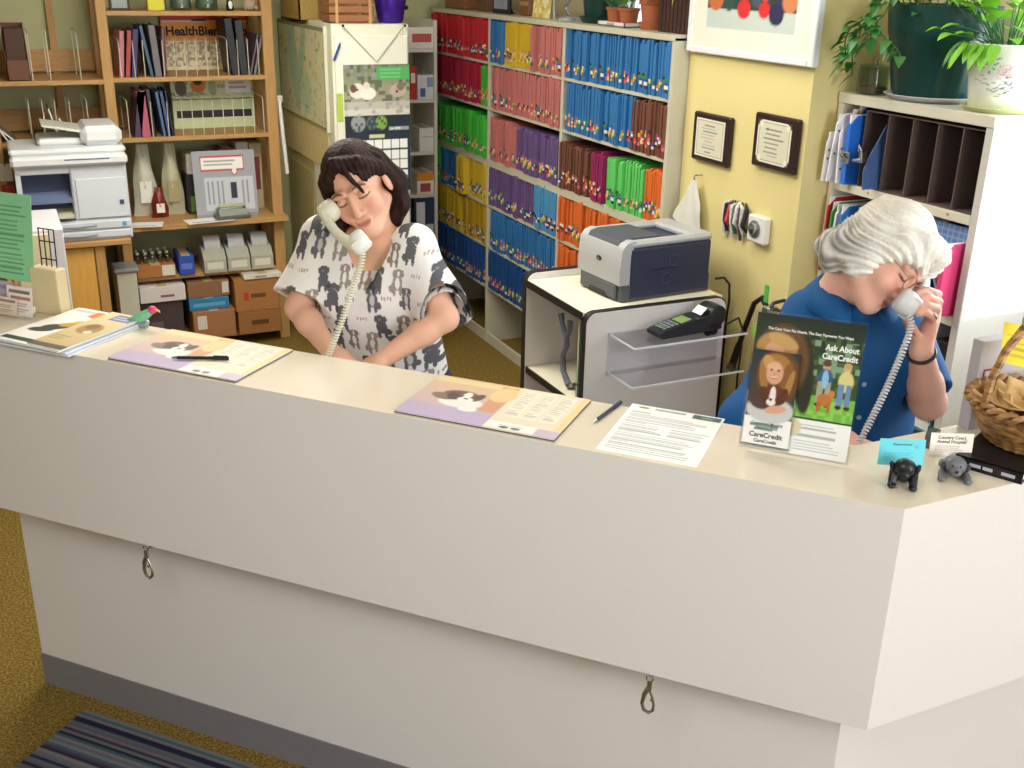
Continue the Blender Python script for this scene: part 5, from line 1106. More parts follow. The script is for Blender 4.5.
B().tube([(0, .015, .95), (-.005, .05, .985), (-.01, .085, .955), (-.01, .12, .86), (.0, .165, .76)], .011, 10).build('hose', BLACK, o); B().tube([(.0, .165, .76), (.005, .195, .68), (.006, .21, .645)], [.014, .016, .019], 12).build('nozzle', BLACK, o)
B().box((-.054, -.022, .85), (-.049, .022, .90)).build('inspection_tag', pm('lime_tag', '9ad04a', .5), o); B().box((.0, -.015, .86), (.08, .015, .88)).build('wall_bracket', DARK, o)
B().box((-.03, -.012, .985), (-.026, .01, 1.05)).build('pull_tag', pm('green_pull', '4fae4a', .5), o)

# ---------------------------------------------------------------- bookcase on the right
BCW = pm('bookcase_cream', 'd5d0bd', .45, var=.02); BX, BY0, BY1, BT = 2.69, 2.345, 3.03, 1.735
bcs = thing('bookcase', 'cream bookcase with folders and cardboard slots beside the older receptionist', 'bookcase', (BX, BY0, 0))
B().box((0, 0, 0), (.29, .03, BT - .034), bev=.002).build('side_panel', pm('bookcase_side_white', 'cdcac2', .45), bcs); B().box((0, BY1 - BY0 - .025, 0), (.29, BY1 - BY0, BT - .034), bev=.002).build('side_panel', BCW, bcs)
B().box((-.003, 0, BT - .034), (.29, BY1 - BY0, BT + .001), bev=.002).build('top_board', BCW, bcs)
for z in (1.43, 1.10, .775, .45, .1):
    s_ = B().box((0, .03, z - .03), (.285, BY1 - BY0 - .025, z), bev=.002).build('shelf_board', BCW, bcs)
    if z == 1.43:
        for y in (.12, .24, .36, .48): B().cyl((.0, y, z - .012), (-.002, y, z - .012), .005, 10).build('screw_cover', pm('screw_tan', 'a79a80', .4), s_)
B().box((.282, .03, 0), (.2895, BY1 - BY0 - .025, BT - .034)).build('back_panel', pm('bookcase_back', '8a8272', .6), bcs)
og = thing('slot_organizer', 'dark brown cardboard organizer with upright slots on the top bookcase shelf', 'organizer', (BX, BY0, 1.4305))
CBD = pm('dark_cardboard', '5b4a44', .8, var=.1); CBE = pm('cardboard_edge', '8f7a66', .8)
for i, y in enumerate((.032, .12, .222, .33, .44, .548)): B().box((.012, y, .004), (.27, y + .005, .255)).build('divider', CBD, og); 
B().box((.012, .032, 0), (.27, .553, .004)).box((.012, .032, .255), (.27, .553, .259)).build('tray_boards', CBD, og); B().box((.264, .032, 0), (.27, .553, .258)).build('back_sheet', pm('cardboard_back', '3f3332', .8), og)
def sheet_folder(name, lab, y, t, z, h, d, c, x=0., lean=0, cat='folder', grp='folders in the bookcase', tabs=None, rz=0):
    o = thing(name, lab, cat, (BX + x, y, z + abs(math.sin(lean)) * t), rz, grp, rot=(lean, 0, rz)); m = pm('bcf_' + c, c, .4, var=.06)
    B().prism([(.0, 0), (d, 0), (d, h), (.03, h), (0, h - .03)], t, frame((0, t, 0), (1, 0, 0), (0, 0, 1))).build('cover', m, o, 0)
    B().box((.004, t * .3, .003), (d - .004, t * .7, h + .003)).build('papers', PAPER, o, 0)
    for i, (zz, cc) in enumerate(tabs or []): B().cyl((.012, -.001, zz), (.012, .001, zz), .004, 8).build('punched_hole', BLACK, o, 0)
    return o
# upper left: white tabbed files sticking out, blue binders, clipboard
sheet_folder('file_divider', 'white punched file sticking out at the far left of the top bookcase shelf', 3.0, .006, 1.432, .17, .26, 'e8e6e6', -.06, .06, 'file', tabs=[(.08, 0), (.11, 0)])
sheet_folder('file_divider', 'taller white punched file beside the far left one on the top bookcase shelf', 2.985, .006, 1.432, .235, .26, 'ecebf0', -.05, .10, 'file', tabs=[(.1, 0), (.18, 0)])
sheet_folder('ring_binder', 'dark blue binder at the left of the top bookcase shelf', 2.955, .025, 1.432, .265, .24, '1f3f9a', .03, .06, 'binder')
sheet_folder('file_divider', 'yellow file between the white and blue ones on the top bookcase shelf', 2.972, .005, 1.432, .25, .24, 'd9b04a', .0, .08, 'file')
sheet_folder('file_divider', 'short white punched file before the bright blue folder on the top bookcase shelf', 2.945, .006, 1.432, .20, .26, 'eceaf0', -.04, -.06, 'file', tabs=[(.05, 0), (.12, 0)])
sheet_folder('pocket_folder', 'bright blue folder on the top bookcase shelf beside the cardboard slots', 2.915, .018, 1.432, .235, .25, '2a6fd6', -.03, -.02)
o = thing('clipboard', 'slate blue clipboard leaning in the first cardboard slot', 'clipboard', (BX - .05, 2.80, 1.4365), 0, rot=(-.16, 0, .0)); 
B().prism([(.0, 0), (.22, 0), (.22, .22), (.16, .23), (.10, .21), (.02, .10), (0, .06)], .004, frame((0, .004, 0), (1, 0, 0), (0, 0, 1))).build('board', pm('slate_blue', '4a6496', .4), o, 0)
B().box((-.012, -.004, .09), (.012, .012, .13), bev=.003).tube([(-.01, -.004, .13), (-.015, .004, .15), (-.01, .012, .13)], .004, 8).build('metal_clip', STEEL, o); B().cyl((-.012, .004, .10), (-.03, .02, .10), .007, 10).build('clip_lever', STEEL, o)
o = thing('binder_clip', 'silver bulldog clip on the front of the bright blue folder', 'clip', (BX - .045, 2.905, 1.53)); B().box((-.008, -.02, -.02), (.0, .02, .02), bev=.004).build('jaw', STEEL, o); B().tube([(-.008, -.015, .0), (-.022, -.01, .012), (-.022, .01, .012), (-.008, .015, 0)], .003, 6).build('loop', STEEL, o)
# second shelf
for (y, t, h, c, x, ln, lab) in [(2.995, .008, .27, 'c02838', -.02, .03, 'red folder at the left end of the second bookcase shelf'), (2.975, .008, .255, '3f9a4a', -.02, .04, 'green folder beside the red one on the second bookcase shelf'), (2.955, .008, .25, 'dfe2e8', -.02, .05, 'white folder beside the green one on the second bookcase shelf'),
    (2.925, .012, .25, '3f78c0', -.02, .04, 'blue folder behind the grey haired head on the second bookcase shelf'), (2.885, .008, .20, 'c9cfe2', -.03, .05, 'pale lilac folder before the blue one on the second bookcase shelf'), (2.86, .012, .255, '4a84c6', .0, .03, 'lighter blue folder at the middle of the second bookcase shelf'),
    (2.55, .012, .26, '2a4f9c', .03, -.05, 'royal blue folder right of the grey haired head'), (2.50, .012, .25, '27407c', .05, -.05, 'navy folder right of the royal blue folder'), (2.455, .008, .17, 'b02038', .02, -.35, 'crimson folder leaning beside the pink one'), (2.425, .008, .15, '8c8ea0', .0, -.45, 'grey magazine leaning before the crimson folder'), (2.395, .018, .235, 'e0487c', -.055, .02, 'hot pink folder sticking out at the right end of the second bookcase shelf')]:
    sheet_folder('pocket_folder', lab, y, t, 1.102, h, .25, c, x, ln)
q = Print(.2, .1, 40, 20, '5f7fb8')
for i in range(9): q.rect(i / 9, 0, i / 9 + .02, 1, '9fb3d9', .6)
for i in range(5): q.rect(0, i / 5, 1, i / 5 + .03, '9fb3d9', .6)
q = q.build('grid_sheet', None, frame((BX + .02, 2.545, 1.285), (0, -1, 0), (.1, 0, 1))); tag(q, 'blue plastic grid sheet at the right of the second bookcase shelf', 'sheet')
# third and fourth shelves
o = thing('document_box', 'pale upright document box on the third bookcase shelf', 'box', (BX + .02, 2.48, .776)); B().box((0, 0, 0), (.25, .03, .26), bev=.003).build('box', pm('pale_box', 'c9cbd2', .5), o); B().box((-.002, .006, .05), (.0, .024, .12)).build('label', PAPER, o)
carton('dark_box', 'black box at the right end of the third bookcase shelf', (2.72, 2.385, .776), (2.95, 2.46, 1.0), '1f1a1c', [(.3, .3, .7, .5, '3a3436', 'label')])
for i, z in enumerate((.452, .53, .607, .68)):
    o = thing('teal_tray', ['lowest teal letter tray in the bookcase', 'second lowest teal letter tray in the bookcase', 'third teal letter tray in the bookcase', 'topmost teal letter tray in the bookcase'][i], 'letter tray', (BX + .0, 2.385, z), 0, 'letter trays in the bookcase'); m = pm('teal_plastic', '3f7486', .35)
    B().box((0, 0, 0), (.27, .38, .006)).box((0, 0, 0), (.27, .006, .06)).box((0, .374, 0), (.27, .38, .06)).box((.264, 0, 0), (.27, .38, .06)).build('tray', m, o, 0); B().box((.01, .02, .007), (.26, .36, .03)).build('paper_stack', PAPER, o, 0)
# on top of the bookcase
ZB2 = BT + .0015
o = thing('large_plant_pot', 'large dark green ribbed plastic pot on the bookcase', 'plant pot', (2.83, 2.745, ZB2))
B().lathe([(0, 0), (.125, 0), (.155, .018), (.15, .02), (.12, .006), (0, .006)], n=48).build('saucer', pm('saucer_white', 'cfd0d8', .35), o)
B().lathe([(0, .0065), (.120, .0065), (.131, .03), (.162, .2), (.166, .205), (.170, .235), (.178, .30), (.168, .30), (.158, .24), (0, .24)], n=96, wob=lambda a, z: (.012 * math.sin(24 * a) if .02 < z < .2 else 0)).build('pot', pm('green_ribbed_plastic', '16403c', .3, var=.05), o)
B().lathe([(0, .242), (.138, .242), (0, .26)], n=24).build('soil', SOIL, o)
foliage(o, .25, 40, .16, .065, .045, LEAF2, .3, 1.3)
vb = B(); lf = B(); nl = []
for vi, (a0, ln, out) in enumerate(((2.75, .20, .30), (2.5, .24, .27), (2.95, .17, .31), (2.3, .16, .26), (3.15, .15, .27), (2.65, .13, .25))):
    pts = []
    for k in range(13):
        u = k / 12; rr_ = .15 + (out - .15) * min(1, u * 2.2); a = a0 + .35 * math.sin(u * 4 + vi) * u
        pts.append(Vector((rr_ * math.cos(a), rr_ * math.sin(a), .30 + .05 * math.sin(min(1, u * 3) * PI) - ln * max(0, u - .12) / .88)))
    vb.tube(pts, .0022, 5)
    for k in range(2, 13):
        dv = Vector((math.cos(a0 + rnd.uniform(-1.4, 1.4)), math.sin(a0 + rnd.uniform(-1.4, 1.4)), rnd.uniform(-.9, .1)))
        leaf_mesh(lf, pts[k], dv, rnd.uniform(.038, .052), rnd.uniform(.03, .04), .35, True)
vb.build('vine_stems', LEAF2, o); x_ = lf.build('vine_leaves', LEAF2, o, 80); x_['kind'] = 'stuff'
o = thing('glass_canister', 'clear glass canister with reddish treats at the left of the bookcase top', 'jar', (2.755, 2.945, ZB2))
B().lathe([(0, 0), (.05, 0), (.053, .004), (.053, .085), (.048, .09), (.044, .09), (.049, .084), (.049, .006), (0, .006)], n=32).build('jar_body', GL, o)
B().lathe([(0, .0065), (.0475, .0065), (.0475, .025), (0, .03)], n=24).build('treats', pm('red_brown_treats', '8a5a44', .7, var=.5, scale=90), o)
B().lathe([(0, .091), (.05, .091), (.05, .097), (.01, .102), (.012, .118), (0, .124)], n=28).build('lid', GL, o)
o = thing('floral_plant_pot', 'white ceramic pot painted with flowers at the right end of the bookcase top', 'plant pot', (2.805, 2.452, ZB2))
B().lathe([(0, 0), (.09, 0), (.108, .014), (.104, .016), (.085, .005), (0, .005)], n=40).build('saucer', pm('saucer_green', 'b3b98a', .35), o)
pot = Print(1, 1, 180, 60, 'dedcd6')
pot.grad(0, 0, 1, .35, 'c3c79a', 'dedcd6')
for i in range(26):
    u = pot.rs.rand(); v = .15 + .7 * pot.rs.rand(); c = ['5f7a6a', '3f5a4a', '8a9a86', 'c98a8c', '7a8aa0'][pot.rs.randint(5)]
    for j in range(4): pot.ell(u + .02 * math.cos(j * 1.6 + i), v + .06 * math.sin(j * 1.6 + i), .007, .022, c, pot.rs.rand() * 3, a=.85)
for u, v in ((.48, .75), (.62, .6), (.83, .7), (.3, .6)): pot.noise(u - .03, v - .1, u + .03, v + .1, 'd08a90', .45, 1)
PR = [(.082, .0), (.088, .03), (.097, .10), (.104, .16), (.106, .175)]
nx, ny = pot.nx, pot.ny; vs = []
for j in range(ny + 1):
    t_ = j / ny; zz = .0055 + t_ * .195; rr_ = .083 + (.108 - .083) * t_ ** .9
    for i in range(nx + 1): a = 2 * PI * i / nx; vs.append((rr_ * math.cos(a), rr_ * math.sin(a), zz))
w_ = nx + 1; fs_ = [(j * w_ + i, j * w_ + i + 1, (j + 1) * w_ + i + 1, (j + 1) * w_ + i) for j in range(ny) for i in range(nx)]
n0 = len(vs); vs += [(.099 * math.cos(2 * PI * i / nx), .099 * math.sin(2 * PI * i / nx), .2005) for i in range(nx + 1)]; fs_ += [(ny * w_ + i, ny * w_ + i + 1, n0 + i + 1, n0 + i) for i in range(nx)]
me = bpy.data.meshes.new('pot'); me.from_pydata(vs, [], fs_); at = me.color_attributes.new('Col', 'FLOAT_COLOR', 'POINT')
Cc = np.ones((len(vs), 4)); Cc[:n0, :3] = pot.C.reshape(-1, 3); Cc[n0:, :3] = lin('dedcd6'); at.data.foreach_set('color', Cc.ravel()); me.materials.append(colmat('glazed_ceramic', .2, .5)); me.polygons.foreach_set('use_smooth', [True] * len(me.polygons))
q = bpy.data.objects.new('pot', me); COL.objects.link(q); q.parent = o
B().lathe([(0, .15), (.098, .15), (0, .17)], n=24).build('soil', SOIL, o)
foliage(o, .19, 60, .17, .07, .05, LEAF3, .25, 1.3)
lf = B(); st = B()
for k in range(9):
    a = PI * .65 + k * .2; rr_ = rnd.uniform(.1, .13); p0 = Vector((.07 * math.cos(a), .07 * math.sin(a), .17)); p1 = Vector((rr_ * 1.05 * math.cos(a), rr_ * 1.05 * math.sin(a), .20)); st.tube([p0, p1], .002, 5)
    leaf_mesh(lf, p1, Vector((math.cos(a) * .6, math.sin(a) * .6, -.5)), rnd.uniform(.05, .075), rnd.uniform(.035, .048), .5)
st.build('drooping_stems', LEAF, o); x_ = lf.build('drooping_leaves', LEAF3, o, 80); x_['kind'] = 'stuff'

# ---------------------------------------------------------------- people: bodies are single smooth surfaces grown from a distance field
class Field:
    def __init__(s, lo, hi, h):
        s.lo = np.array(lo, float); s.h = h; s.n = np.ceil((np.array(hi) - s.lo) / h).astype(int) + 1
        s.D = np.ones(s.n, np.float32)
    def _loc(s, mn, mx):
        i0 = np.clip(np.floor((mn - s.lo) / s.h).astype(int), 0, s.n - 1); i1 = np.clip(np.ceil((mx - s.lo) / s.h).astype(int) + 1, 1, s.n)
        sl = tuple(slice(a, b) for a, b in zip(i0, i1))
        ax = [(s.lo[k] + s.h * np.arange(i0[k], i1[k])).astype(np.float32) for k in range(3)]
        return sl, ax[0][:, None, None], ax[1][None, :, None], ax[2][None, None, :]
    def _mix(s, sl, d, k, op):
        A = s.D[sl]
        if op == '+':
            h = np.clip(.5 + .5 * (A - d) / k, 0, 1); s.D[sl] = A * (1 - h) + d * h - k * h * (1 - h)
        else:
            d = -d; h = np.clip(.5 - .5 * (A - d) / k, 0, 1); s.D[sl] = A * (1 - h) + d * h + k * h * (1 - h)
    def cone(s, a, b, r0, r1, k=.02, op='+', flat=None, planes=()):
        a = np.array(a, float); b = np.array(b, float); m = max(r0, r1) + k + 3 * s.h
        sl, X, Y, Z = s._loc(np.minimum(a, b) - m, np.maximum(a, b) + m)
        ab = b - a; L = ab @ ab + 1e-12
        px, py, pz = X - a[0], Y - a[1], Z - a[2]
        t = np.clip((px * ab[0] + py * ab[1] + pz * ab[2]) / L, 0, 1)
        ox, oy, oz = px - t * ab[0], py - t * ab[1], pz - t * ab[2]; f = 1
        if flat:
            n, f = np.array(flat[0], float), flat[1]; c = (ox * n[0] + oy * n[1] + oz * n[2]) * (1 / f - 1)
            ox, oy, oz = ox + c * n[0], oy + c * n[1], oz + c * n[2]
        d = (np.sqrt(ox * ox + oy * oy + oz * oz) - (r0 + (r1 - r0) * t)) * (f if f < 1 else 1)
        for p, n in planes:
            p = np.array(p, float); n = np.array(n, float); n = n / np.linalg.norm(n)
            d = np.maximum(d, (X - p[0]) * n[0] + (Y - p[1]) * n[1] + (Z - p[2]) * n[2])
        s._mix(sl, d, k, op); return s
    def ell(s, c, R, r, k=.015, op='+'):
        c = np.array(c, float); R = np.array(R, float); r = np.array(r, float); m = r.max() + k + 3 * s.h
        sl, X, Y, Z = s._loc(c - m, c + m); px, py, pz = X - c[0], Y - c[1], Z - c[2]
        q = [px * R[i][0] + py * R[i][1] + pz * R[i][2] for i in range(3)]
        k0 = np.sqrt(sum((q[i] / r[i]) ** 2 for i in range(3))); k1 = np.sqrt(sum((q[i] / r[i] ** 2) ** 2 for i in range(3))) + 1e-9
        s._mix(sl, (k0 * (k0 - 1) / k1).astype(np.float32), k, op); return s
    def warp(s, fn):
        X = (s.lo[0] + s.h * np.arange(s.n[0]))[:, None, None]; Y = (s.lo[1] + s.h * np.arange(s.n[1]))[None, :, None]; Z = (s.lo[2] + s.h * np.arange(s.n[2]))[None, None, :]
        s.D = (s.D + fn(X, Y, Z)).astype(np.float32); return s
    def mesh(s, name, mat_, parent=None, colour=None, smooth=2):
        D = s.D; S = D < 0; n = np.array(D.shape)
        def cn_(A, i, j, k): return A[i:n[0] - 1 + i, j:n[1] - 1 + j, k:n[2] - 1 + k]
        C8 = [(i, j, k) for i in (0, 1) for j in (0, 1) for k in (0, 1)]
        cnt = sum(cn_(S, *c).astype(np.int8) for c in C8); act = (cnt > 0) & (cnt < 8)
        cells = np.argwhere(act); idx = -np.ones(act.shape, np.int32); idx[act] = np.arange(len(cells))
        acc = np.zeros((len(cells), 3)); w = np.zeros(len(cells))
        for ax in range(3):
            o = [k for k in range(3) if k != ax]
            for u in (0, 1):
                for v in (0, 1):
                    c0 = [0, 0, 0]; c0[o[0]] = u; c0[o[1]] = v; c1 = list(c0); c1[ax] = 1
                    d0 = D[tuple((cells + c0).T)]; d1 = D[tuple((cells + c1).T)]; m = (d0 < 0) != (d1 < 0)
                    t = np.where(m, d0 / np.where(d0 == d1, 1, d0 - d1), 0); p = np.tile(np.array(c0, float), (len(cells), 1)); p[:, ax] = t
                    acc[m] += p[m]; w[m] += 1
        V = s.lo + s.h * (cells + acc / w[:, None]); F = []
        for ax in range(3):
            o = [(ax + 1) % 3, (ax + 2) % 3]
            A = np.moveaxis(S, ax, 0); e = A[:-1] != A[1:]; e = np.moveaxis(e, 0, ax)
            q = np.argwhere(e); ok = (q[:, o[0]] > 0) & (q[:, o[1]] > 0) & (q[:, o[0]] < n[o[0]] - 1) & (q[:, o[1]] < n[o[1]] - 1); q = q[ok]
            ins = S[tuple(q.T)]; cs = []
            for u, v in ((0, 0), (1, 0), (1, 1), (0, 1)):
                c = q.copy(); c[:, o[0]] -= u; c[:, o[1]] -= v; cs.append(idx[tuple(c.T)])
            Q = np.stack(cs, 1); Q[~ins] = Q[~ins][:, ::-1]; F.append(Q)
        F = np.concatenate(F); F = F[(F >= 0).all(1)]
        for _ in range(smooth):
            a = np.zeros_like(V); w = np.zeros(len(V))
            for k in range(4):
                for j in (1, 3): np.add.at(a, F[:, k], V[F[:, (k + j) % 4]]); np.add.at(w, F[:, k], 1)
            V = .5 * V + .5 * a / np.maximum(w, 1)[:, None]
        me = bpy.data.meshes.new(name); me.vertices.add(len(V)); me.vertices.foreach_set('co', V.astype(np.float32).ravel())
        me.loops.add(F.size); me.loops.foreach_set('vertex_index', F.astype(np.int32).ravel()); me.polygons.add(len(F)); me.polygons.foreach_set('loop_start', np.arange(0, F.size, 4, dtype=np.int32))
        me.update(calc_edges=True); me.polygons.foreach_set('use_smooth', np.ones(len(F), bool))
        if colour is not None:
            Cc = np.ones((len(V), 4), np.float32); Cc[:, :3] = colour(V); at = me.color_attributes.new('Col', 'FLOAT_COLOR', 'POINT'); at.data.foreach_set('color', Cc.ravel())
        me.materials.append(mat_); o = bpy.data.objects.new(name, me); COL.objects.link(o)
        if parent is not None: o.parent = parent; o.matrix_parent_inverse = Matrix.Translation(-parent.location)
        return o
N_ = lambda v: np.array(v, float) / np.linalg.norm(v)
CAMP = np.array((0, 0, 2.1225))
def viewbasis(p):
    v = N_(CAMP - np.array(p)); r = N_(np.cross((0, 0, 1), v)); r = N_(np.array((.90626, -.42222, .0206)) - v * (v @ np.array((.90626, -.42222, .0206)))); return r, np.cross(v, r), v
class Head:
    """head frame: x to the person's left, y backwards, z up"""
    def __init__(s, c, F, U, k=1.0):
        s.F = N_(F); s.U = N_(np.array(U) - s.F * (np.array(U) @ s.F)); s.L = np.cross(s.U, s.F); s.c = np.array(c, float); s.k = k
        s.R = np.array([s.L, -s.F, s.U])
    def p(s, x, y, z): return s.c + s.k * (s.L * x - s.F * y + s.U * z)
    def loc(s, V): return ((V - s.c) @ s.R.T) / s.k
    def T(s): 
        M = Matrix([list(r) for r in s.R]).transposed().to_4x4(); M.translation = Vector(s.c); return M @ Matrix.Scale(s.k, 4)
def head_prims(f, H, neck, nr=.052, jaw=1.0, chub=0):
    k = H.k; E = lambda c, r, kk=.015, op='+': f.ell(H.p(*c), H.R, np.array(r) * k, kk * k, op)
    Cn = lambda a, b, r0, r1, kk=.012, op='+': f.cone(H.p(*a), H.p(*b), r0 * k, r1 * k, kk * k, op)
    E((0, .022, .038), (.074, .094, .084)); E((0, -.03, -.035), (.058 + chub, .058, .08 + chub))
    for x in (-1, 1):
        Cn((x * .056 * jaw, .015, -.055), (x * .012, -.062, -.098), .02 + chub, .018, .02); E((x * .038, -.058, -.034), (.026 + chub, .026, .026), .02)
        Cn((x * .016, -.083, .021), (x * .045, -.07, .02), .010, .009, .012)
    Cn((0, -.064, -.098), (0, -.07, -.092), .018, .016, .015)
    for x in (-1, 1): E((x * .031, -.096, .001), (.017, .012, .0135), .008, '-'); E((x * .031, -.0735, .0), (.0145, .0145, .0125), .004)
    Cn((0, -.084, .012), (0, -.104, -.036), .0075, .0115, .008)
    for x in (-1, 1): E((x * .0115, -.093, -.040), (.0085, .010, .0075), .006)
    Cn((-.017, -.0835, -.0645), (.017, -.0835, -.0645), .0055, .0055, .005); Cn((-.013, -.0835, -.0735), (.013, -.0835, -.0735), .0062, .0062, .005)
    for x in (-1, 1): E((x * .077, .012, -.012), (.009, .019, .031), .006)
    f.cone(H.p(0, .03, -.05), neck, nr * k * .95, nr * k, .025)
def hand(f, W, d, pn, s, curl=(.5, .5, .5, .5), sc=1.0, spread=.06, thumb=None):
    """wrist W, direction to the knuckles d, palm normal pn (fingers curl towards it), s towards the index finger"""
    W = np.array(W, float); d = N_(d); pn = N_(np.array(pn) - d * (np.array(pn) @ d)); s = N_(np.array(s) - d * (np.array(s) @ d) - pn * (np.array(s) @ pn))
    for j in range(4):
        o = (1.5 - j) * .0185 * sc
        f.cone(W + s * o * .5 + d * .01, W + d * (.082 - .004 * abs(j - 1)) * sc + s * o, .016 * sc, .0115 * sc, .012)
    for j in range(4):
        o = (1.5 - j) * .0190 * sc; p = W + d * (.085 - .004 * abs(j - 1)) * sc + s * o; a = 0; ls = [(.042, .026, .021), (.046, .029, .022), (.043, .027, .021), (.034, .021, .019)][j]
        dirb = N_(d + s * (1.5 - j) * spread); r = .0092 * sc
        for i, l in enumerate(ls):
            a += curl[j] * (1.0, 1.15, .8)[i]
            q = p + (dirb * math.cos(a) + pn * math.sin(a)) * l * sc; f.cone(p, q, r, r * .92, .003); p = q; r *= .92
    td = thumb or (.55, .65, .55); p = W + d * .022 * sc + s * .026 * sc
    for i, (l, r) in enumerate(((.042, .0135), (.032, .0105), (.026, .0095))):
        q = p + N_(d * (td[0] + .25 * i) + s * (td[1] - .3 * i) + pn * td[2]) * l * sc; f.cone(p, q, r * sc, r * .85 * sc, .006 if i else .012); p = q
SKIN = colmat('skin', .5, .35, sss=.12)
def lin_(c): return np.array(lin(c))
def paint(C, m, c): C[:] = C * (1 - m[:, None]) + lin_(c) * m[:, None]
def sm(x, a, b): t = np.clip((x - a) / (b - a), 0, 1); return t * t * (3 - 2 * t)
def face_colour(H, base, lip, brow, blush, lashes=True):
    def f(V):
        q = H.loc(V); C = np.tile(lin_(base), (len(V), 1)); front = q[:, 1] < -.05
        for x in (-1, 1): paint(C, .55 * np.exp(-(((q[:, 0] - x * .04) / .022) ** 2 + ((q[:, 2] + .035) / .022) ** 2)) * front, blush)
        paint(C, .35 * np.exp(-((q[:, 0] / .014) ** 2 + ((q[:, 2] + .034) / .014) ** 2)) * front, blush)
        zm = -.0705 + 11 * q[:, 0] ** 2; ml = sm(.022 - np.abs(q[:, 0]), 0, .006) * sm(.0105 - 12 * q[:, 0] ** 2 - np.abs(q[:, 2] - zm), 0, .004) * front; paint(C, ml * .85, lip)
        paint(C, sm(.023 - np.abs(q[:, 0]), 0, .005) * sm(.0024 - np.abs(q[:, 2] - zm), 0, .0022) * front * .7, '7a3036')
        for x in (-1, 1):
            u = x * q[:, 0] - .032; zb = .0225 + .004 * (1 - (u / .02) ** 2) - .12 * np.maximum(u, 0)
            paint(C, sm(.022 - np.abs(u), 0, .006) * sm(.0042 - np.abs(q[:, 2] - zb), 0, .003) * front * .85, brow)
            if lashes:
                ze = -.007 + .25 * (u / .02) ** 2 * .02
                paint(C, sm(.017 - np.abs(u), 0, .004) * sm(.0036 - np.abs(q[:, 2] - ze), 0, .0025) * (q[:, 1] < -.06) * .95, '1d1210')
                paint(C, .35 * np.exp(-((u / .018) ** 2 + ((q[:, 2] - .008) / .007) ** 2)) * front, 'a8705c')
        return C
    return f

# ---- the younger receptionist
gE = np.array((0.804, 2.675, 1.554)); r_, u_, v_ = viewbasis(gE)
U0 = N_(-.41 * r_ + .912 * u_); R0 = N_(.912 * r_ + .41 * u_)
F1 = v_ * math.cos(.36) - R0 * math.sin(.36); F2 = F1 * math.cos(.22) - U0 * math.sin(.22); U2 = U0 * math.cos(.22) + F1 * math.sin(.22)
GH_ = Head(gE - N_(F2) * .075, F2, U2, 1.0)
gN, gSL, gSR, gEL, gER, gWL, gWR = [np.array(p) for p in ((0.893, 2.747, 1.404), (0.770, 2.835, 1.417), (0.966, 2.679, 1.411), (0.674, 2.781, 1.242), (1.007, 2.542, 1.246), (0.715, 2.621, 1.162), (0.829, 2.558, 1.143))]
sax = N_((gSR - gSL) * (1, 1, 0)); fwd = N_((-.55, -.83, 0)); fwd = N_(fwd - sax * (fwd @ sax)); bk = -fwd
gP = np.array((gN[0] + .05, gN[1] + .10, .95)); gC = .5 * (gSL + gSR) + np.array((0, 0, -.12)) + bk * .01
person1 = thing('person', 'dark haired person in a dog print scrub top cradling a phone on the shoulder', 'person', (float(gP[0]), float(gP[1]), 0))
f = Field(np.minimum.reduce([gSL, gEL, gWL, gWR, gP]) * (1, 1, 0) - (.22, .22, -.0) , np.maximum.reduce([gSR, gER, gP, gN]) * (1, 1, 0) + (.24, .3, 1.72), .0036)
head_prims(f, GH_, gN, .05, .88, -.004)
f.cone(gN + (0, 0, .0), gSL, .05, .048, .03); f.cone(gN, gSR, .05, .048, .03)
f.cone(gC + sax * -.05, gC + sax * .05, .105, .105, .05, flat=(fwd, .78)); f.cone(gC + (0, 0, -.05), gP + (0, 0, .12), .125, .115, .05, flat=(fwd, .75)); f.cone(gP + sax * -.05, gP + sax * .05, .13, .13, .06, flat=(fwd, .8))
for S, E_, W in ((gSL, gEL, gWL), (gSR, gER, gWR)):
    f.cone(S, E_, .043, .036, .02); f.cone(E_, E_ + .35 * (W - E_), .036, .035, .015); f.cone(E_ + .3 * (W - E_), W, .035, .024, .015)
hand(f, gWL, np.array((0.733, 2.556, 1.142)) - gWL, (0, 0, -1), sax, (.25, .22, .25, .3)); hand(f, gWR, np.array((0.786, 2.547, 1.124)) - gWR, (0, 0, -1), -sax, (.25, .22, .25, .3))
for x in (-1, 1):
    hp = gP + sax * .085 * x; kn = hp + (0, 0, -.42) ; kn = kn + fwd * .01; an = kn + (0, 0, -.44) + bk * .02; an[2] = .085
    f.cone(hp, kn, .088, .058, .03); f.cone(kn, kn + .35 * (an - kn) + bk * .01, .056, .056, .02); f.cone(kn + .3 * (an - kn), an, .054, .036, .02); f.cone(an, an + fwd * .15 + (0, 0, -.052), .04, .032, .02)
body1 = f.mesh('body', SKIN, person1, face_colour(GH_, 'e3b195', 'c0706c', '3a2620', 'dc8f82'))
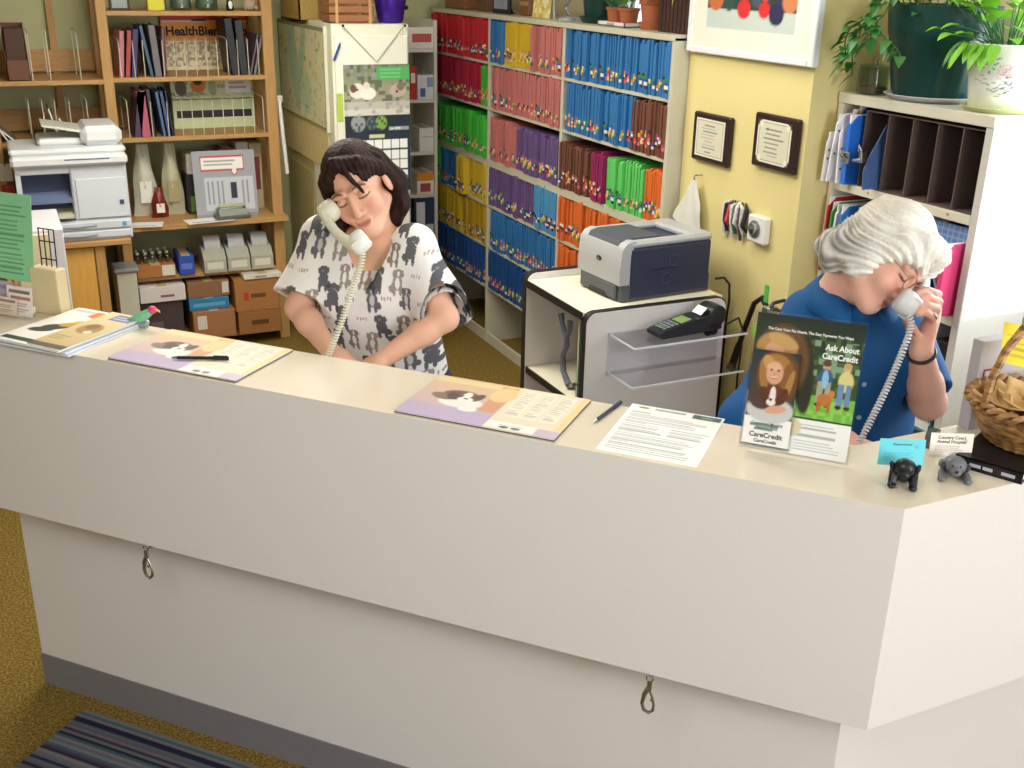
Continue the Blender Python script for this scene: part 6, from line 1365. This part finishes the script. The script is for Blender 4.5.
# scrub top
def dogprint(V, C, u, v, rs, du=.051, dv=.064):
    kinds = [('3a3b45', None), ('44454e', None), ('8f8379', 'f0ebe6'), ('4a4b55', 'c9c4c0'), ('7a7068', 'efe9e4'), ('3d3e48', None)]
    for i, v0 in enumerate(np.arange(v.min() - .02, v.max() + .05, dv)):
        for j, u0 in enumerate(np.arange(u.min() - .02, u.max() + .05, du)):
            cx = u0 + (.5 * du if i % 2 else 0) + rs.uniform(-.008, .008); cy = v0 + rs.uniform(-.012, .012); c, w = kinds[rs.randint(len(kinds))]; sx = rs.uniform(.85, 1.1); mir = rs.choice((-1, 1)); kind = rs.rand()
            near = (np.abs(u - cx) < .05) & (np.abs(v - cy) < .06)
            if not near.any(): continue
            x = (u[near] - cx) * mir / sx; y = (v[near] - cy) / sx; Cs = C[near]
            el = lambda ex, ey, rx, ry, tl=0: (((x - ex) / rx) ** 2 + ((y - ey - tl * (x - ex)) / ry) ** 2 < 1).astype(float)
            if kind < .8:
                m = np.maximum.reduce([el(.0, -.004, .0145, .021), el(-.002, .022, .0115, .0105), el(-.013, .02, .0045, .0095), el(.0105, .02, .0045, .0095), el(-.009, -.027, .0045, .014), el(.008, -.027, .0045, .014), el(.016, -.02, .007, .01)])
                paint(Cs, m * .92, c)
                if w: paint(Cs, el(0, -.006, .0065, .016) * .9, w); paint(Cs, el(-.002, .02, .003, .008) * .9, w)
                else: paint(Cs, el(-.004, .018, .004, .003) * .7, '8c8a90')
            else:
                for k in range(4): paint(Cs, el(-.012 + k * .008, .002 * (k % 2), .0022, .006, .4) * .7, '7a5a4a')
            C[near] = Cs
    return C
SCRUB = colmat('printed_scrub_cloth', .8, .2, .25, bscale=350)
def sleeve(f, S, E_, frac, r0, r1):
    e = S + frac * (E_ - S); d = N_(E_ - S); f.cone(S, e + d * .03, r0, r1, .03, planes=[(e, d)]); return e, d
def hollow(f, e, d, r): f.cone(e + d * .04, e - d * .05, r, r * .93, .004, '-')
f = Field(np.minimum.reduce([gSL, gEL, gP]) * (1, 1, 0) + (-.2, -.25, .76), np.maximum.reduce([gSR, gER, gP]) * (1, 1, 0) + (.2, .25, 1.6), .003)
eL, dL = sleeve(f, gSL + (0, 0, -.006), gEL, .86, .062, .082); eR, dR = sleeve(f, gSR + (0, 0, -.006), gER, 1.10, .062, .080)
f.cone(gN + (0, 0, -.035) + bk * .01, gSL, .056, .060, .03); f.cone(gN + (0, 0, -.035) + bk * .01, gSR, .056, .060, .03)
f.cone(gC + sax * -.06, gC + sax * .06, .125, .125, .05, flat=(fwd, .86)); f.cone(gC + sax * .0 + (0, 0, -.04), gP + (0, 0, .0), .155, .155, .05, flat=(fwd, .8))
f.cone(gP + sax * -.04 + (0, 0, .1), gP + sax * -.045 + (0, 0, -.12), .135, .15, .06, flat=(fwd, .85), planes=[(gP + (0, 0, -.11), (0, 0, -1))]); f.cone(gP + sax * .04 + (0, 0, .1), gP + sax * .045 + (0, 0, -.12), .135, .15, .06, flat=(fwd, .85), planes=[(gP + (0, 0, -.11), (0, 0, -1))])
def folds(X, Y, Z):
    a = (X - gC[0]) * sax[0] + (Y - gC[1]) * sax[1]; 
    return .0028 * np.sin(38 * a + 9 * Z + 2 * np.sin(11 * Z)) * np.clip((1.40 - Z) / .15, 0, 1) + .0022 * np.sin(27 * Z - 24 * np.abs(a) + 1.3)
f.warp(folds)
f.cone(gN + (0, 0, .05), gN + (0, 0, -.045) + bk * .005, .064, .058, .006, '-')
ax_ = gN + fwd * .10
for t_ in np.linspace(0, 1, 9):
    wv = .052 * (1 - t_) ** .9 + .001; cpt = gN + fwd * (.045 + .085 * t_) + (0, 0, .012 - .108 * t_)
    f.cone(cpt - sax * wv, cpt + sax * wv, .021 - .015 * t_, .021 - .015 * t_, .006, '-'); f.cone(cpt + (0, 0, .02) + fwd * .02 - sax * wv * .8, cpt + (0, 0, .02) + fwd * .02 + sax * wv * .8, .016, .016, .008, '-')
hollow(f, eL, dL, .066); hollow(f, eR, dR, .066)
rs1 = np.random.RandomState(5)
def scrub_col(V):
    C = np.tile(lin_('e9e5df'), (len(V), 1)); u = (V - gC) @ sax; v = V[:, 2]; n = .5 + .5 * np.sin(31 * u + 4 * np.sin(20 * v)); paint(C, n * .18, 'cfd3e2'); return dogprint(V, C, u, v, rs1)
scrub = f.mesh('scrub_top', SCRUB, person1, scrub_col, 1)
# trousers
f = Field(gP - (.28, .3, .92), gP + (.28, .3, .1), .007)
for x in (-1, 1):
    hp = gP + sax * .085 * x; kn = hp + (0, 0, -.42) + fwd * .01; an = kn + (0, 0, -.44) + bk * .02; an[2] = .07; f.cone(hp, kn, .105, .078, .03); f.cone(kn, an, .078, .075, .03, planes=[(an, (0, 0, -1))])
f.cone(gP + sax * -.05, gP + sax * .05, .135, .135, .06, flat=(fwd, .85))
f.mesh('trousers', pm('navy_trousers', '2b3148', .8), person1)
for x in (-1, 1):
    an = gP + sax * .085 * x + bk * .01; a0 = np.array((an[0], an[1], .0)); T = frame(a0 - bk * .0, np.cross(fwd, (0, 0, 1)), fwd)
    B().lathe([(.05, 0), (.052, .02), (.047, .055), (.042, .10), (.03, .102)], n=24, T=T).ell((0, .08, .035), (.046, .10, .045), 20, 12, T).box((-.045, -.05, 0), (.045, .17, .02), T, bev=.008).build('shoe', pm('white_clog', 'd5d3d0', .5), person1).matrix_parent_inverse = Matrix.Translation(-person1.location)
# hair
HAIRB = pm('dark_brown_hair', '2c1a17', .55, var=.45, scale=5, stretch=(26, 26, 3), bump=.2, bscale=16, spec=.15)
f = Field(GH_.c - .24, GH_.c + .24, .004)
E = lambda c, r, kk=.02, op='+': f.ell(GH_.p(*c), GH_.R, r, kk, op)
E((0, .022, .044), (.0805, .100, .086)); E((0, .07, -.02), (.070, .052, .09))
def drop(p, d, side=0): return np.array(p) + np.array((0, 0, -d)) + r_ * side
q0 = GH_.p(.072, .035, .045); q1 = GH_.p(.083, .045, -.03); q2 = drop(q1, .06, .008); q3 = drop(q1, .112, .0)
f.cone(q0, q1, .027, .030, .02); f.cone(q1, q2, .030, .031, .02); f.cone(q2, q3, .031, .018, .015); q4 = GH_.p(.05, .08, -.05); f.cone(q4, drop(q4, .075), .04, .03, .02)
q0 = GH_.p(-.070, -.012, .05); q1 = GH_.p(-.078, -.018, -.02); q2 = drop(q1, .045, .004); f.cone(q0, q1, .020, .020, .02); f.cone(q1, q2, .020, .017, .02); f.cone(q2, drop(q2, .03, .006), .017, .01, .02); q4 = GH_.p(-.078, .03, -.02); f.cone(q4, drop(q4, .08), .03, .026, .03)
E((.0, -.098, -.045), (.063, .076, .131), .010, '-'); E((.055, -.03, -.05), (.045, .06, .07), .010, '-')
f.cone(GH_.p(-.006, -.066, .098), GH_.p(.022, -.085, .068), .010, .008, .01); f.cone(GH_.p(.022, -.085, .068), GH_.p(.040, -.094, .008), .0085, .004, .008); f.cone(GH_.p(-.008, -.062, .1), GH_.p(-.045, -.055, .068), .013, .012, .012); f.cone(GH_.p(-.045, -.055, .068), GH_.p(-.07, -.03, .03), .012, .014, .012); f.cone(GH_.p(.0, -.064, .1), GH_.p(.052, -.048, .075), .013, .013, .012); f.cone(GH_.p(.052, -.048, .075), GH_.p(.076, .004, .03), .013, .015, .012); f.cone(GH_.p(.076, .004, .03), GH_.p(.082, .024, -.004), .014, .016, .012)
def strands(H, amp, fr):
    def g(X, Y, Z):
        dx, dy, dz = X - H.c[0], Y - H.c[1], Z - H.c[2]
        x = dx * H.L[0] + dy * H.L[1] + dz * H.L[2]; y = -(dx * H.F[0] + dy * H.F[1] + dz * H.F[2]); z = dx * H.U[0] + dy * H.U[1] + dz * H.U[2]
        an = np.arctan2(x, y); return amp * np.sin(fr * an + 8 * np.sin(9 * z) * .2) + amp * .6 * np.sin(fr * 2.3 * an + 20 * z)
    return g
f.warp(strands(GH_, .0016, 34))
f.mesh('hair', HAIRB, person1, None, 1)
o = B().tube([gN + fwd * .062 * math.cos(a) * 1.05 + sax * .066 * math.sin(a) + (0, 0, -.012 - .028 * math.cos(a)) for a in np.linspace(0, 2 * PI, 48, endpoint=False)], .0034, 6, closed=True).build('necklace', pm('bead_necklace', '5a4a4c', .3, var=.8, scale=160), person1); o.matrix_parent_inverse = Matrix.Translation(-person1.location)

def handset(lab, a, b, out, cord, mats, coil_r=.0085):
    """phone handset from earpiece a to mouthpiece b, handle bowed towards out"""
    a = Vector(a); b = Vector(b); L = (b - a).length; T = frame(a, b - a, Vector(out).cross(b - a)); Z3 = T.to_3x3() @ Vector((0, 0, 1))
    o = thing('phone_handset', lab, 'telephone handset', a)
    T = Matrix.Translation(-a) @ T
    def bar(pts, w, h): return B().tube(pts, .5, 4)
    b1 = B()
    n = 14; ring = []
    for i in range(n + 1):
        x = L * i / n; u = abs(2 * i / n - 1); zc = .026 - .016 * u ** 2; hw = .0235 + .006 * u ** 2; hh = .0125 + .004 * u ** 3
        ring.append([(x, hw * math.copysign(abs(math.cos(t)) ** .6, math.cos(t)), zc + hh * math.copysign(abs(math.sin(t)) ** .6, math.sin(t))) for t in np.linspace(0, 2 * PI, 16, endpoint=False)])
    vs = [p for r in ring for p in r]; fs = [(i * 16 + k, i * 16 + (k + 1) % 16, (i + 1) * 16 + (k + 1) % 16, (i + 1) * 16 + k) for i in range(n) for k in range(16)] + [tuple(range(15, -1, -1)), tuple(n * 16 + k for k in range(16))]
    b1.add(vs, fs, T); b1.build('handle', mats[0], o, 60)
    for x, nm in ((.014, 'earpiece'), (L - .014, 'mouthpiece')):
        B().lathe([(0, -.024), (.022, -.024), (.028, -.018), (.030, .0), (.027, .02), (.018, .027), (0, .028)], (x, 0, 0), 28, T).build(nm, mats[1] if nm == 'mouthpiece' else mats[0], o, 60)
    if cord:
        pts = [Vector(p) - a for p in cord]; path = []
        for i in range(len(pts) - 1):
            p0 = pts[max(i - 1, 0)]; p1 = pts[i]; p2 = pts[i + 1]; p3 = pts[min(i + 2, len(pts) - 1)]
            for t in np.linspace(0, 1, 40, endpoint=False): path.append(.5 * ((2 * p1) + (p2 - p0) * t + (2 * p0 - 5 * p1 + 4 * p2 - p3) * t * t + (3 * p1 - p0 - 3 * p2 + p3) * t ** 3))
        path.append(pts[-1]); B().tube(path[:6], .0024, 6).build('cord_lead', mats[0], o)
        path = path[4:]; s = 0; out_ = []; prev = path[0]; fr = None
        dense = []
        for i in range(len(path) - 1):
            m = max(1, int((path[i + 1] - path[i]).length / .0009))
            for q in range(m): dense.append(path[i].lerp(path[i + 1], q / m))
        X = None
        for i, p in enumerate(dense[:-1]):
            d = (dense[i + 1] - p).normalized()
            if X is None: X, Y, _ = basis(d)
            else: X = (X - d * X.dot(d)).normalized(); Y = d.cross(X)
            s += (dense[i + 1] - p).length; an = 2 * PI * s / .0078
            out_.append(p + X * coil_r * math.cos(an) + Y * coil_r * math.sin(an))
        B().tube(out_, .0026, 5).build('coiled_cord', mats[0], o, 60)
    return o
HS = [pm('ivory_phone', 'e2e0ca', .35, var=.02), pm('pale_phone', 'e6e9e0', .35, var=.02)]
handset('ivory phone handset with coiled cord held between shoulder and cheek', (0.750, 2.729, 1.522), (0.797, 2.582, 1.453), -R0 * .75 - U0 * .55 + v_ * .35, [(0.799, 2.585, 1.434), (0.787, 2.574, 1.396), (0.766, 2.572, 1.354), (0.734, 2.564, 1.271), (0.699, 2.564, 1.191), (0.686, 2.570, 1.150)], HS, .0068)

# ---- the older receptionist
lH = np.array((1.810, 1.813, 1.517)); r_, u_, v_ = viewbasis(lH)
Fl = math.cos(.42) * (.66 * r_ - .75 * u_) + math.sin(.42) * v_; Ul = .75 * r_ + .66 * u_
LH_ = Head(lH, Fl, Ul, 1.0)
lN, lSL, lSR, lEL, lWL, lER, lWR = [np.array(p) for p in ((1.792, 1.885, 1.443), (1.734, 1.950, 1.338), (1.949, 1.884, 1.310), (1.528, 1.886, 1.126), (1.626, 1.704, 1.143), (1.918, 1.721, 1.175), (1.830, 1.687, 1.329))]
lax = N_((lSR - lSL) * (1, 1, 0)); lf_ = N_((-.35, -.93, 0)); lf_ = N_(lf_ - lax * (lf_ @ lax)); lb = -lf_
lC = .5 * (lSL + lSR) + (0, 0, -.12); lP = lC + lb * .06; lP[2] = .92
person2 = thing('person', 'white haired person in a blue shirt bowing over a phone held at the left ear', 'person', (float(lP[0]), float(lP[1]), 0))
f = Field(np.minimum.reduce([lSL, lEL, lWL, lWR, lP]) * (1, 1, 0) - (.24, .26, 0), np.maximum.reduce([lSR, lER, lP, lH]) * (1, 1, 0) + (.26, .3, 1.68), .0036)
head_prims(f, LH_, lN, .058, 1.05, .006)
f.cone(lN, lSL, .055, .055, .03); f.cone(lN, lSR, .055, .055, .03)
f.cone(lC + lax * -.06, lC + lax * .06, .115, .115, .05, flat=(lf_, .85)); f.cone(lC, lP + (0, 0, .1), .14, .14, .05, flat=(lf_, .85)); f.cone(lP + lax * -.06, lP + lax * .06, .14, .14, .06, flat=(lf_, .85))
for S, E_, W in ((lSL, lEL, lWL), (lSR, lER, lWR)):
    f.cone(S, E_, .052, .042, .02); f.cone(E_, E_ + .35 * (W - E_), .040, .039, .015); f.cone(E_ + .3 * (W - E_), W, .039, .026, .015)
hand(f, lWL, np.array((1.632, 1.642, 1.143)) - lWL, (0, 0, -1), lax, (.3, .3, .3, .3))
pa, pb = np.array((1.926, 1.835, 1.475)), np.array((1.779, 1.703, 1.435))
ha = N_(pa - pb)
FG = [[(1.900, 1.734, 1.420), (1.886, 1.717, 1.447), (1.847, 1.712, 1.462), (1.815, 1.709, 1.459)], [(1.888, 1.717, 1.409), (1.874, 1.700, 1.435), (1.834, 1.696, 1.452), (1.805, 1.696, 1.448)],
      [(1.874, 1.707, 1.397), (1.860, 1.689, 1.423), (1.822, 1.684, 1.438), (1.795, 1.684, 1.436)], [(1.863, 1.702, 1.385), (1.846, 1.683, 1.407), (1.816, 1.681, 1.423), (1.793, 1.679, 1.422)]]
for q in FG:
    f.cone(lWR, q[0], .018, .0125, .012); f.cone(q[0], q[1], .0105, .0098, .004); f.cone(q[1], q[2], .0095, .0088, .002); f.cone(q[2], q[3], .0086, .0076, .002)
q = [(1.824, 1.692, 1.348), (1.801, 1.699, 1.382), (1.803, 1.717, 1.397), (1.819, 1.735, 1.414)]
for i in range(3): f.cone(q[i], q[i + 1], (.015, .0115, .0098)[i], (.0115, .0098, .008)[i], .006)
for x in (-1, 1):
    hp = lP + lax * .09 * x; kn = hp + (0, 0, -.42) + lf_ * .01; an = kn + (0, 0, -.42) + lb * .02; an[2] = .085
    f.cone(hp, kn, .092, .062, .03); f.cone(kn, kn + .35 * (an - kn) + lb * .01, .06, .06, .02); f.cone(kn + .3 * (an - kn), an, .056, .038, .02); f.cone(an, an + lf_ * .14 + (0, 0, -.052), .04, .032, .02)
f.mesh('body', SKIN, person2, face_colour(LH_, 'e6b3a0', 'b8686a', 'a8998c', 'd98a7e'))
SHIRT = pm('blue_shirt_cloth', '17558f', .75, var=.10, scale=9, bump=.15, bscale=300, spec=.25)
f = Field(np.minimum.reduce([lSL, lEL, lWL, lWR, lP]) * (1, 1, 0) + (-.22, -.22, .70), np.maximum.reduce([lSR, lER, lP]) * (1, 1, 0) + (.22, .28, 1.6), .0042)
f.cone(lN + (0, 0, -.04), lSL, .064, .066, .03); f.cone(lN + (0, 0, -.04), lSR, .064, .066, .03)
f.cone(lC + lax * -.07, lC + lax * .07, .135, .135, .05, flat=(lf_, .9)); f.cone(lC + (0, 0, -.04), lP, .17, .175, .05, flat=(lf_, .88))
for x in (-1, 1): f.cone(lP + lax * .05 * x + (0, 0, .1), lP + lax * .055 * x + (0, 0, -.2), .15, .165, .06, flat=(lf_, .88), planes=[(lP + (0, 0, -.17), (0, 0, -1))])
f.cone(lSL + (0, 0, -.004), lEL, .068, .064, .03); f.cone(lEL, lWL, .066, .05, .03, planes=[(lEL + .55 * (lWL - lEL), lWL - lEL)])
eR, dR = sleeve(f, lSR + (0, 0, -.004), lER, .90, .066, .066)
def folds2(X, Y, Z):
    a = (X - lC[0]) * lax[0] + (Y - lC[1]) * lax[1]
    return .004 * np.sin(30 * a + 16 * Z + 2.2 * np.sin(9 * Z)) * np.clip((1.36 - Z) / .1, .2, 1) + .003 * np.sin(22 * Z - 30 * a)
f.warp(folds2)
f.cone(lN + N_(LH_.c - lN) * .06, lN + (0, 0, -.04), .068, .060, .006, '-')
for t_ in np.linspace(0, 1, 6):
    wv = .045 * (1 - t_) + .002; cpt = lN + lf_ * (.085 + .05 * t_) + (0, 0, -.03 - .075 * t_); f.cone(cpt - lax * wv, cpt + lax * wv, .016, .016, .012, '-')
hollow(f, eR, dR, .058)
shirt2 = f.mesh('shirt', SHIRT, person2, None, 1)
b = B()
def collar(sgn):
    pts = []
    for i in range(9):
        a = sgn * (PI - i / 8 * 2.75); base = lN + lb * .01 + (lf_ * .083 * math.cos(a) * 1.0 + lax * .078 * math.sin(a)) + (0, 0, .005 - .045 * (i / 8) ** 1.5); o_ = base + (lf_ * .035 * math.cos(a) + lax * .038 * math.sin(a)) + (0, 0, -.035 - .012 * i / 8); pts.append((base, o_))
    n = len(pts); vs = [p for q in pts for p in q]; b.add(vs, [(2 * i, 2 * i + 1, 2 * i + 3, 2 * i + 2) for i in range(n - 1)])
collar(1); collar(-1)
c_ = b.build('collar', SHIRT, person2, 60); c_.matrix_parent_inverse = Matrix.Translation(-person2.location); sm_ = c_.modifiers.new('thickness', 'SOLIDIFY'); sm_.thickness = .004
for k in range(3):
    dg = bpy.context.evaluated_depsgraph_get()
    p0 = Vector(lN + (0, 0, -.14 - .085 * k)) + Vector(lf_) * .5 + Vector(lax) * .01; 
    M_ = shirt2.matrix_world if False else Matrix.Identity(4)
    hit, loc, nor, _ = shirt2.ray_cast(p0, Vector(lb))
    if hit:
        T = frame(loc + nor * .0015, nor.cross(Vector((0, 0, 1))), Vector((0, 0, 1))); q = B().lathe([(0, 0), (.0055, 0), (.006, .0012), (.004, .002), (0, .0014)], n=16, T=T).build('button', pm('pale_blue_button', '9fb6cf', .3), person2); q.matrix_parent_inverse = Matrix.Translation(-person2.location)
f = Field(lP - (.3, .3, .9), lP + (.3, .3, .1), .007)
for x in (-1, 1):
    hp = lP + lax * .09 * x; kn = hp + (0, 0, -.42) + lf_ * .01; an = kn + (0, 0, -.42) + lb * .02; an[2] = .07; f.cone(hp, kn, .11, .082, .03); f.cone(kn, an, .082, .075, .03, planes=[(an, (0, 0, -1))])
f.cone(lP + lax * -.05, lP + lax * .05, .145, .145, .06, flat=(lf_, .9)); f.mesh('trousers', pm('dark_trousers', '33323a', .8), person2)
for x in (-1, 1):
    an = lP + lax * .09 * x + lb * .01; T = frame((an[0], an[1], 0), np.cross(lf_, (0, 0, 1)), lf_)
    B().lathe([(.05, 0), (.052, .02), (.047, .055), (.042, .10), (.03, .102)], n=24, T=T).ell((0, .08, .035), (.046, .10, .045), 20, 12, T).box((-.045, -.05, 0), (.045, .17, .02), T, bev=.008).build('shoe', BLACK, person2).matrix_parent_inverse = Matrix.Translation(-person2.location)
# white wavy hair
f = Field(LH_.c - .25, LH_.c + .25, .0038)
E = lambda c, r, kk=.02, op='+': f.ell(LH_.p(*c), LH_.R, r, kk, op)
E((0, .024, .044), (.086, .104, .084)); E((0, .078, -.01), (.076, .048, .078)); E((0, -.062, .078), (.058, .04, .034))
for x in (-1, 1): E((x * .073, .018, -.008), (.026, .05, .058)); E((x * .063, .07, -.058), (.036, .036, .042)); E((x * .052, -.05, .058), (.03, .036, .04)); E((x * .07, -.03, .026), (.018, .028, .036))
E((0, .11, -.075), (.06, .032, .04))
for x in (-1, 1): E((x * .068, .010, -.046), (.030, .045, .044)); E((x * .055, .055, -.085), (.036, .036, .034))
E((0, -.105, -.045), (.062, .07, .095), .01, '-')
f.cone(LH_.p(-.07, -.03, .06), LH_.p(-.055, -.082, .04), .016, .012, .012); f.cone(LH_.p(-.05, -.07, .075), LH_.p(-.03, -.10, .035), .014, .008, .012)
def waves(X, Y, Z):
    H = LH_; dx, dy, dz = X - H.c[0], Y - H.c[1], Z - H.c[2]
    x = dx * H.L[0] + dy * H.L[1] + dz * H.L[2]; y = -(dx * H.F[0] + dy * H.F[1] + dz * H.F[2]); z = dx * H.U[0] + dy * H.U[1] + dz * H.U[2]
    a = np.arctan2(x, z); w = 26 * a + 5 * np.sin(28 * y) + 3 * np.sin(30 * z)
    return .0030 * np.sin(w) + .0022 * np.sin(60 * y + 22 * x + 3 * np.sin(40 * z)) + .0016 * np.sin(2.6 * w + 30 * y)
f.warp(waves)
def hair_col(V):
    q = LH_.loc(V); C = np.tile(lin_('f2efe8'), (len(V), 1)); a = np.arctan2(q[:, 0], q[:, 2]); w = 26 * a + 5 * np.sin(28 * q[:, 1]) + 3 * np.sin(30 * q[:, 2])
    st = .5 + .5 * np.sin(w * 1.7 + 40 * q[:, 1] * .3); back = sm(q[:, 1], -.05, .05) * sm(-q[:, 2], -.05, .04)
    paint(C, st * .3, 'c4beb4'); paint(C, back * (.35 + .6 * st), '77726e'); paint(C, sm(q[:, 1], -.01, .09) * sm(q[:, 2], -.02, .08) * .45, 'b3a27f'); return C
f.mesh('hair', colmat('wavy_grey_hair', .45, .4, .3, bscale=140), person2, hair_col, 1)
# glasses
g = B(); Tg = LH_.T()
for x in (-1, 1):
    g.tube([(x * .031 + .023 * math.cos(a), -.100 + .006 * abs(math.cos(a)) * .5, .0 + .018 * math.sin(a)) for a in np.linspace(0, 2 * PI, 28, endpoint=False)], .0014, 6, closed=True, T=Tg); g.tube([(x * .054, -.097, .006), (x * .074, -.05, .008), (x * .082, .015, .004)], .0013, 6, T=Tg)
g.tube([(-.008, -.100, .004), (0, -.103, .008), (.008, -.100, .004)], .0013, 6, T=Tg)
go = g.build('glasses', pm('gold_wire', 'b9a27a', .25, metal=1), person2); go.matrix_parent_inverse = Matrix.Translation(-person2.location)
for x in (-1, 1): 
    q = B().lathe([(0, -.0005), (.0215, -.0005), (.0215, .0005), (0, .0005)], n=24, T=Tg @ TR((x * .031, -.099, 0), rx=PI / 2)).build('lens', glassy('spectacle_lens', 'f2f5f5', .06), go); q.matrix_parent_inverse = Matrix.Translation(-person2.location)
# watch
wd_ = N_(lWR - lER); wp = lWR - wd_ * .012; X3, Y3, _ = basis(wd_)
o = B().tube([Vector(wp) + (X3 * math.cos(a) + Y3 * math.sin(a)) * .0295 for a in np.linspace(0, 2 * PI, 28, endpoint=False)], .0045, 6, closed=True).build('watch_strap', pm('dark_strap', '33302f', .4), person2); o.matrix_parent_inverse = Matrix.Translation(-person2.location)
dirw = N_(r_ * .8 + v_ * .6); dirw = N_(dirw - wd_ * (dirw @ wd_)); T = frame(wp + dirw * .029, np.cross(wd_, dirw), wd_)
o2 = B().cyl((0, 0, 0), (0, 0, .006), .012, 20, T=T).build('watch_face', STEEL, o); o2.matrix_parent_inverse = Matrix.Translation(-person2.location)
handset('white phone handset with coiled cord held at the ear by the white haired person', pa, pb, r_ * .7 - u_ * .5 - v_ * .2, [(1.781, 1.695, 1.418), (1.783, 1.684, 1.395), (1.760, 1.673, 1.343), (1.715, 1.657, 1.271), (1.669, 1.644, 1.204), (1.629, 1.633, 1.148), (1.616, 1.630, 1.112)], [pm('white_phone', 'dcdde0', .35, var=.02)] * 2, 0.0062)
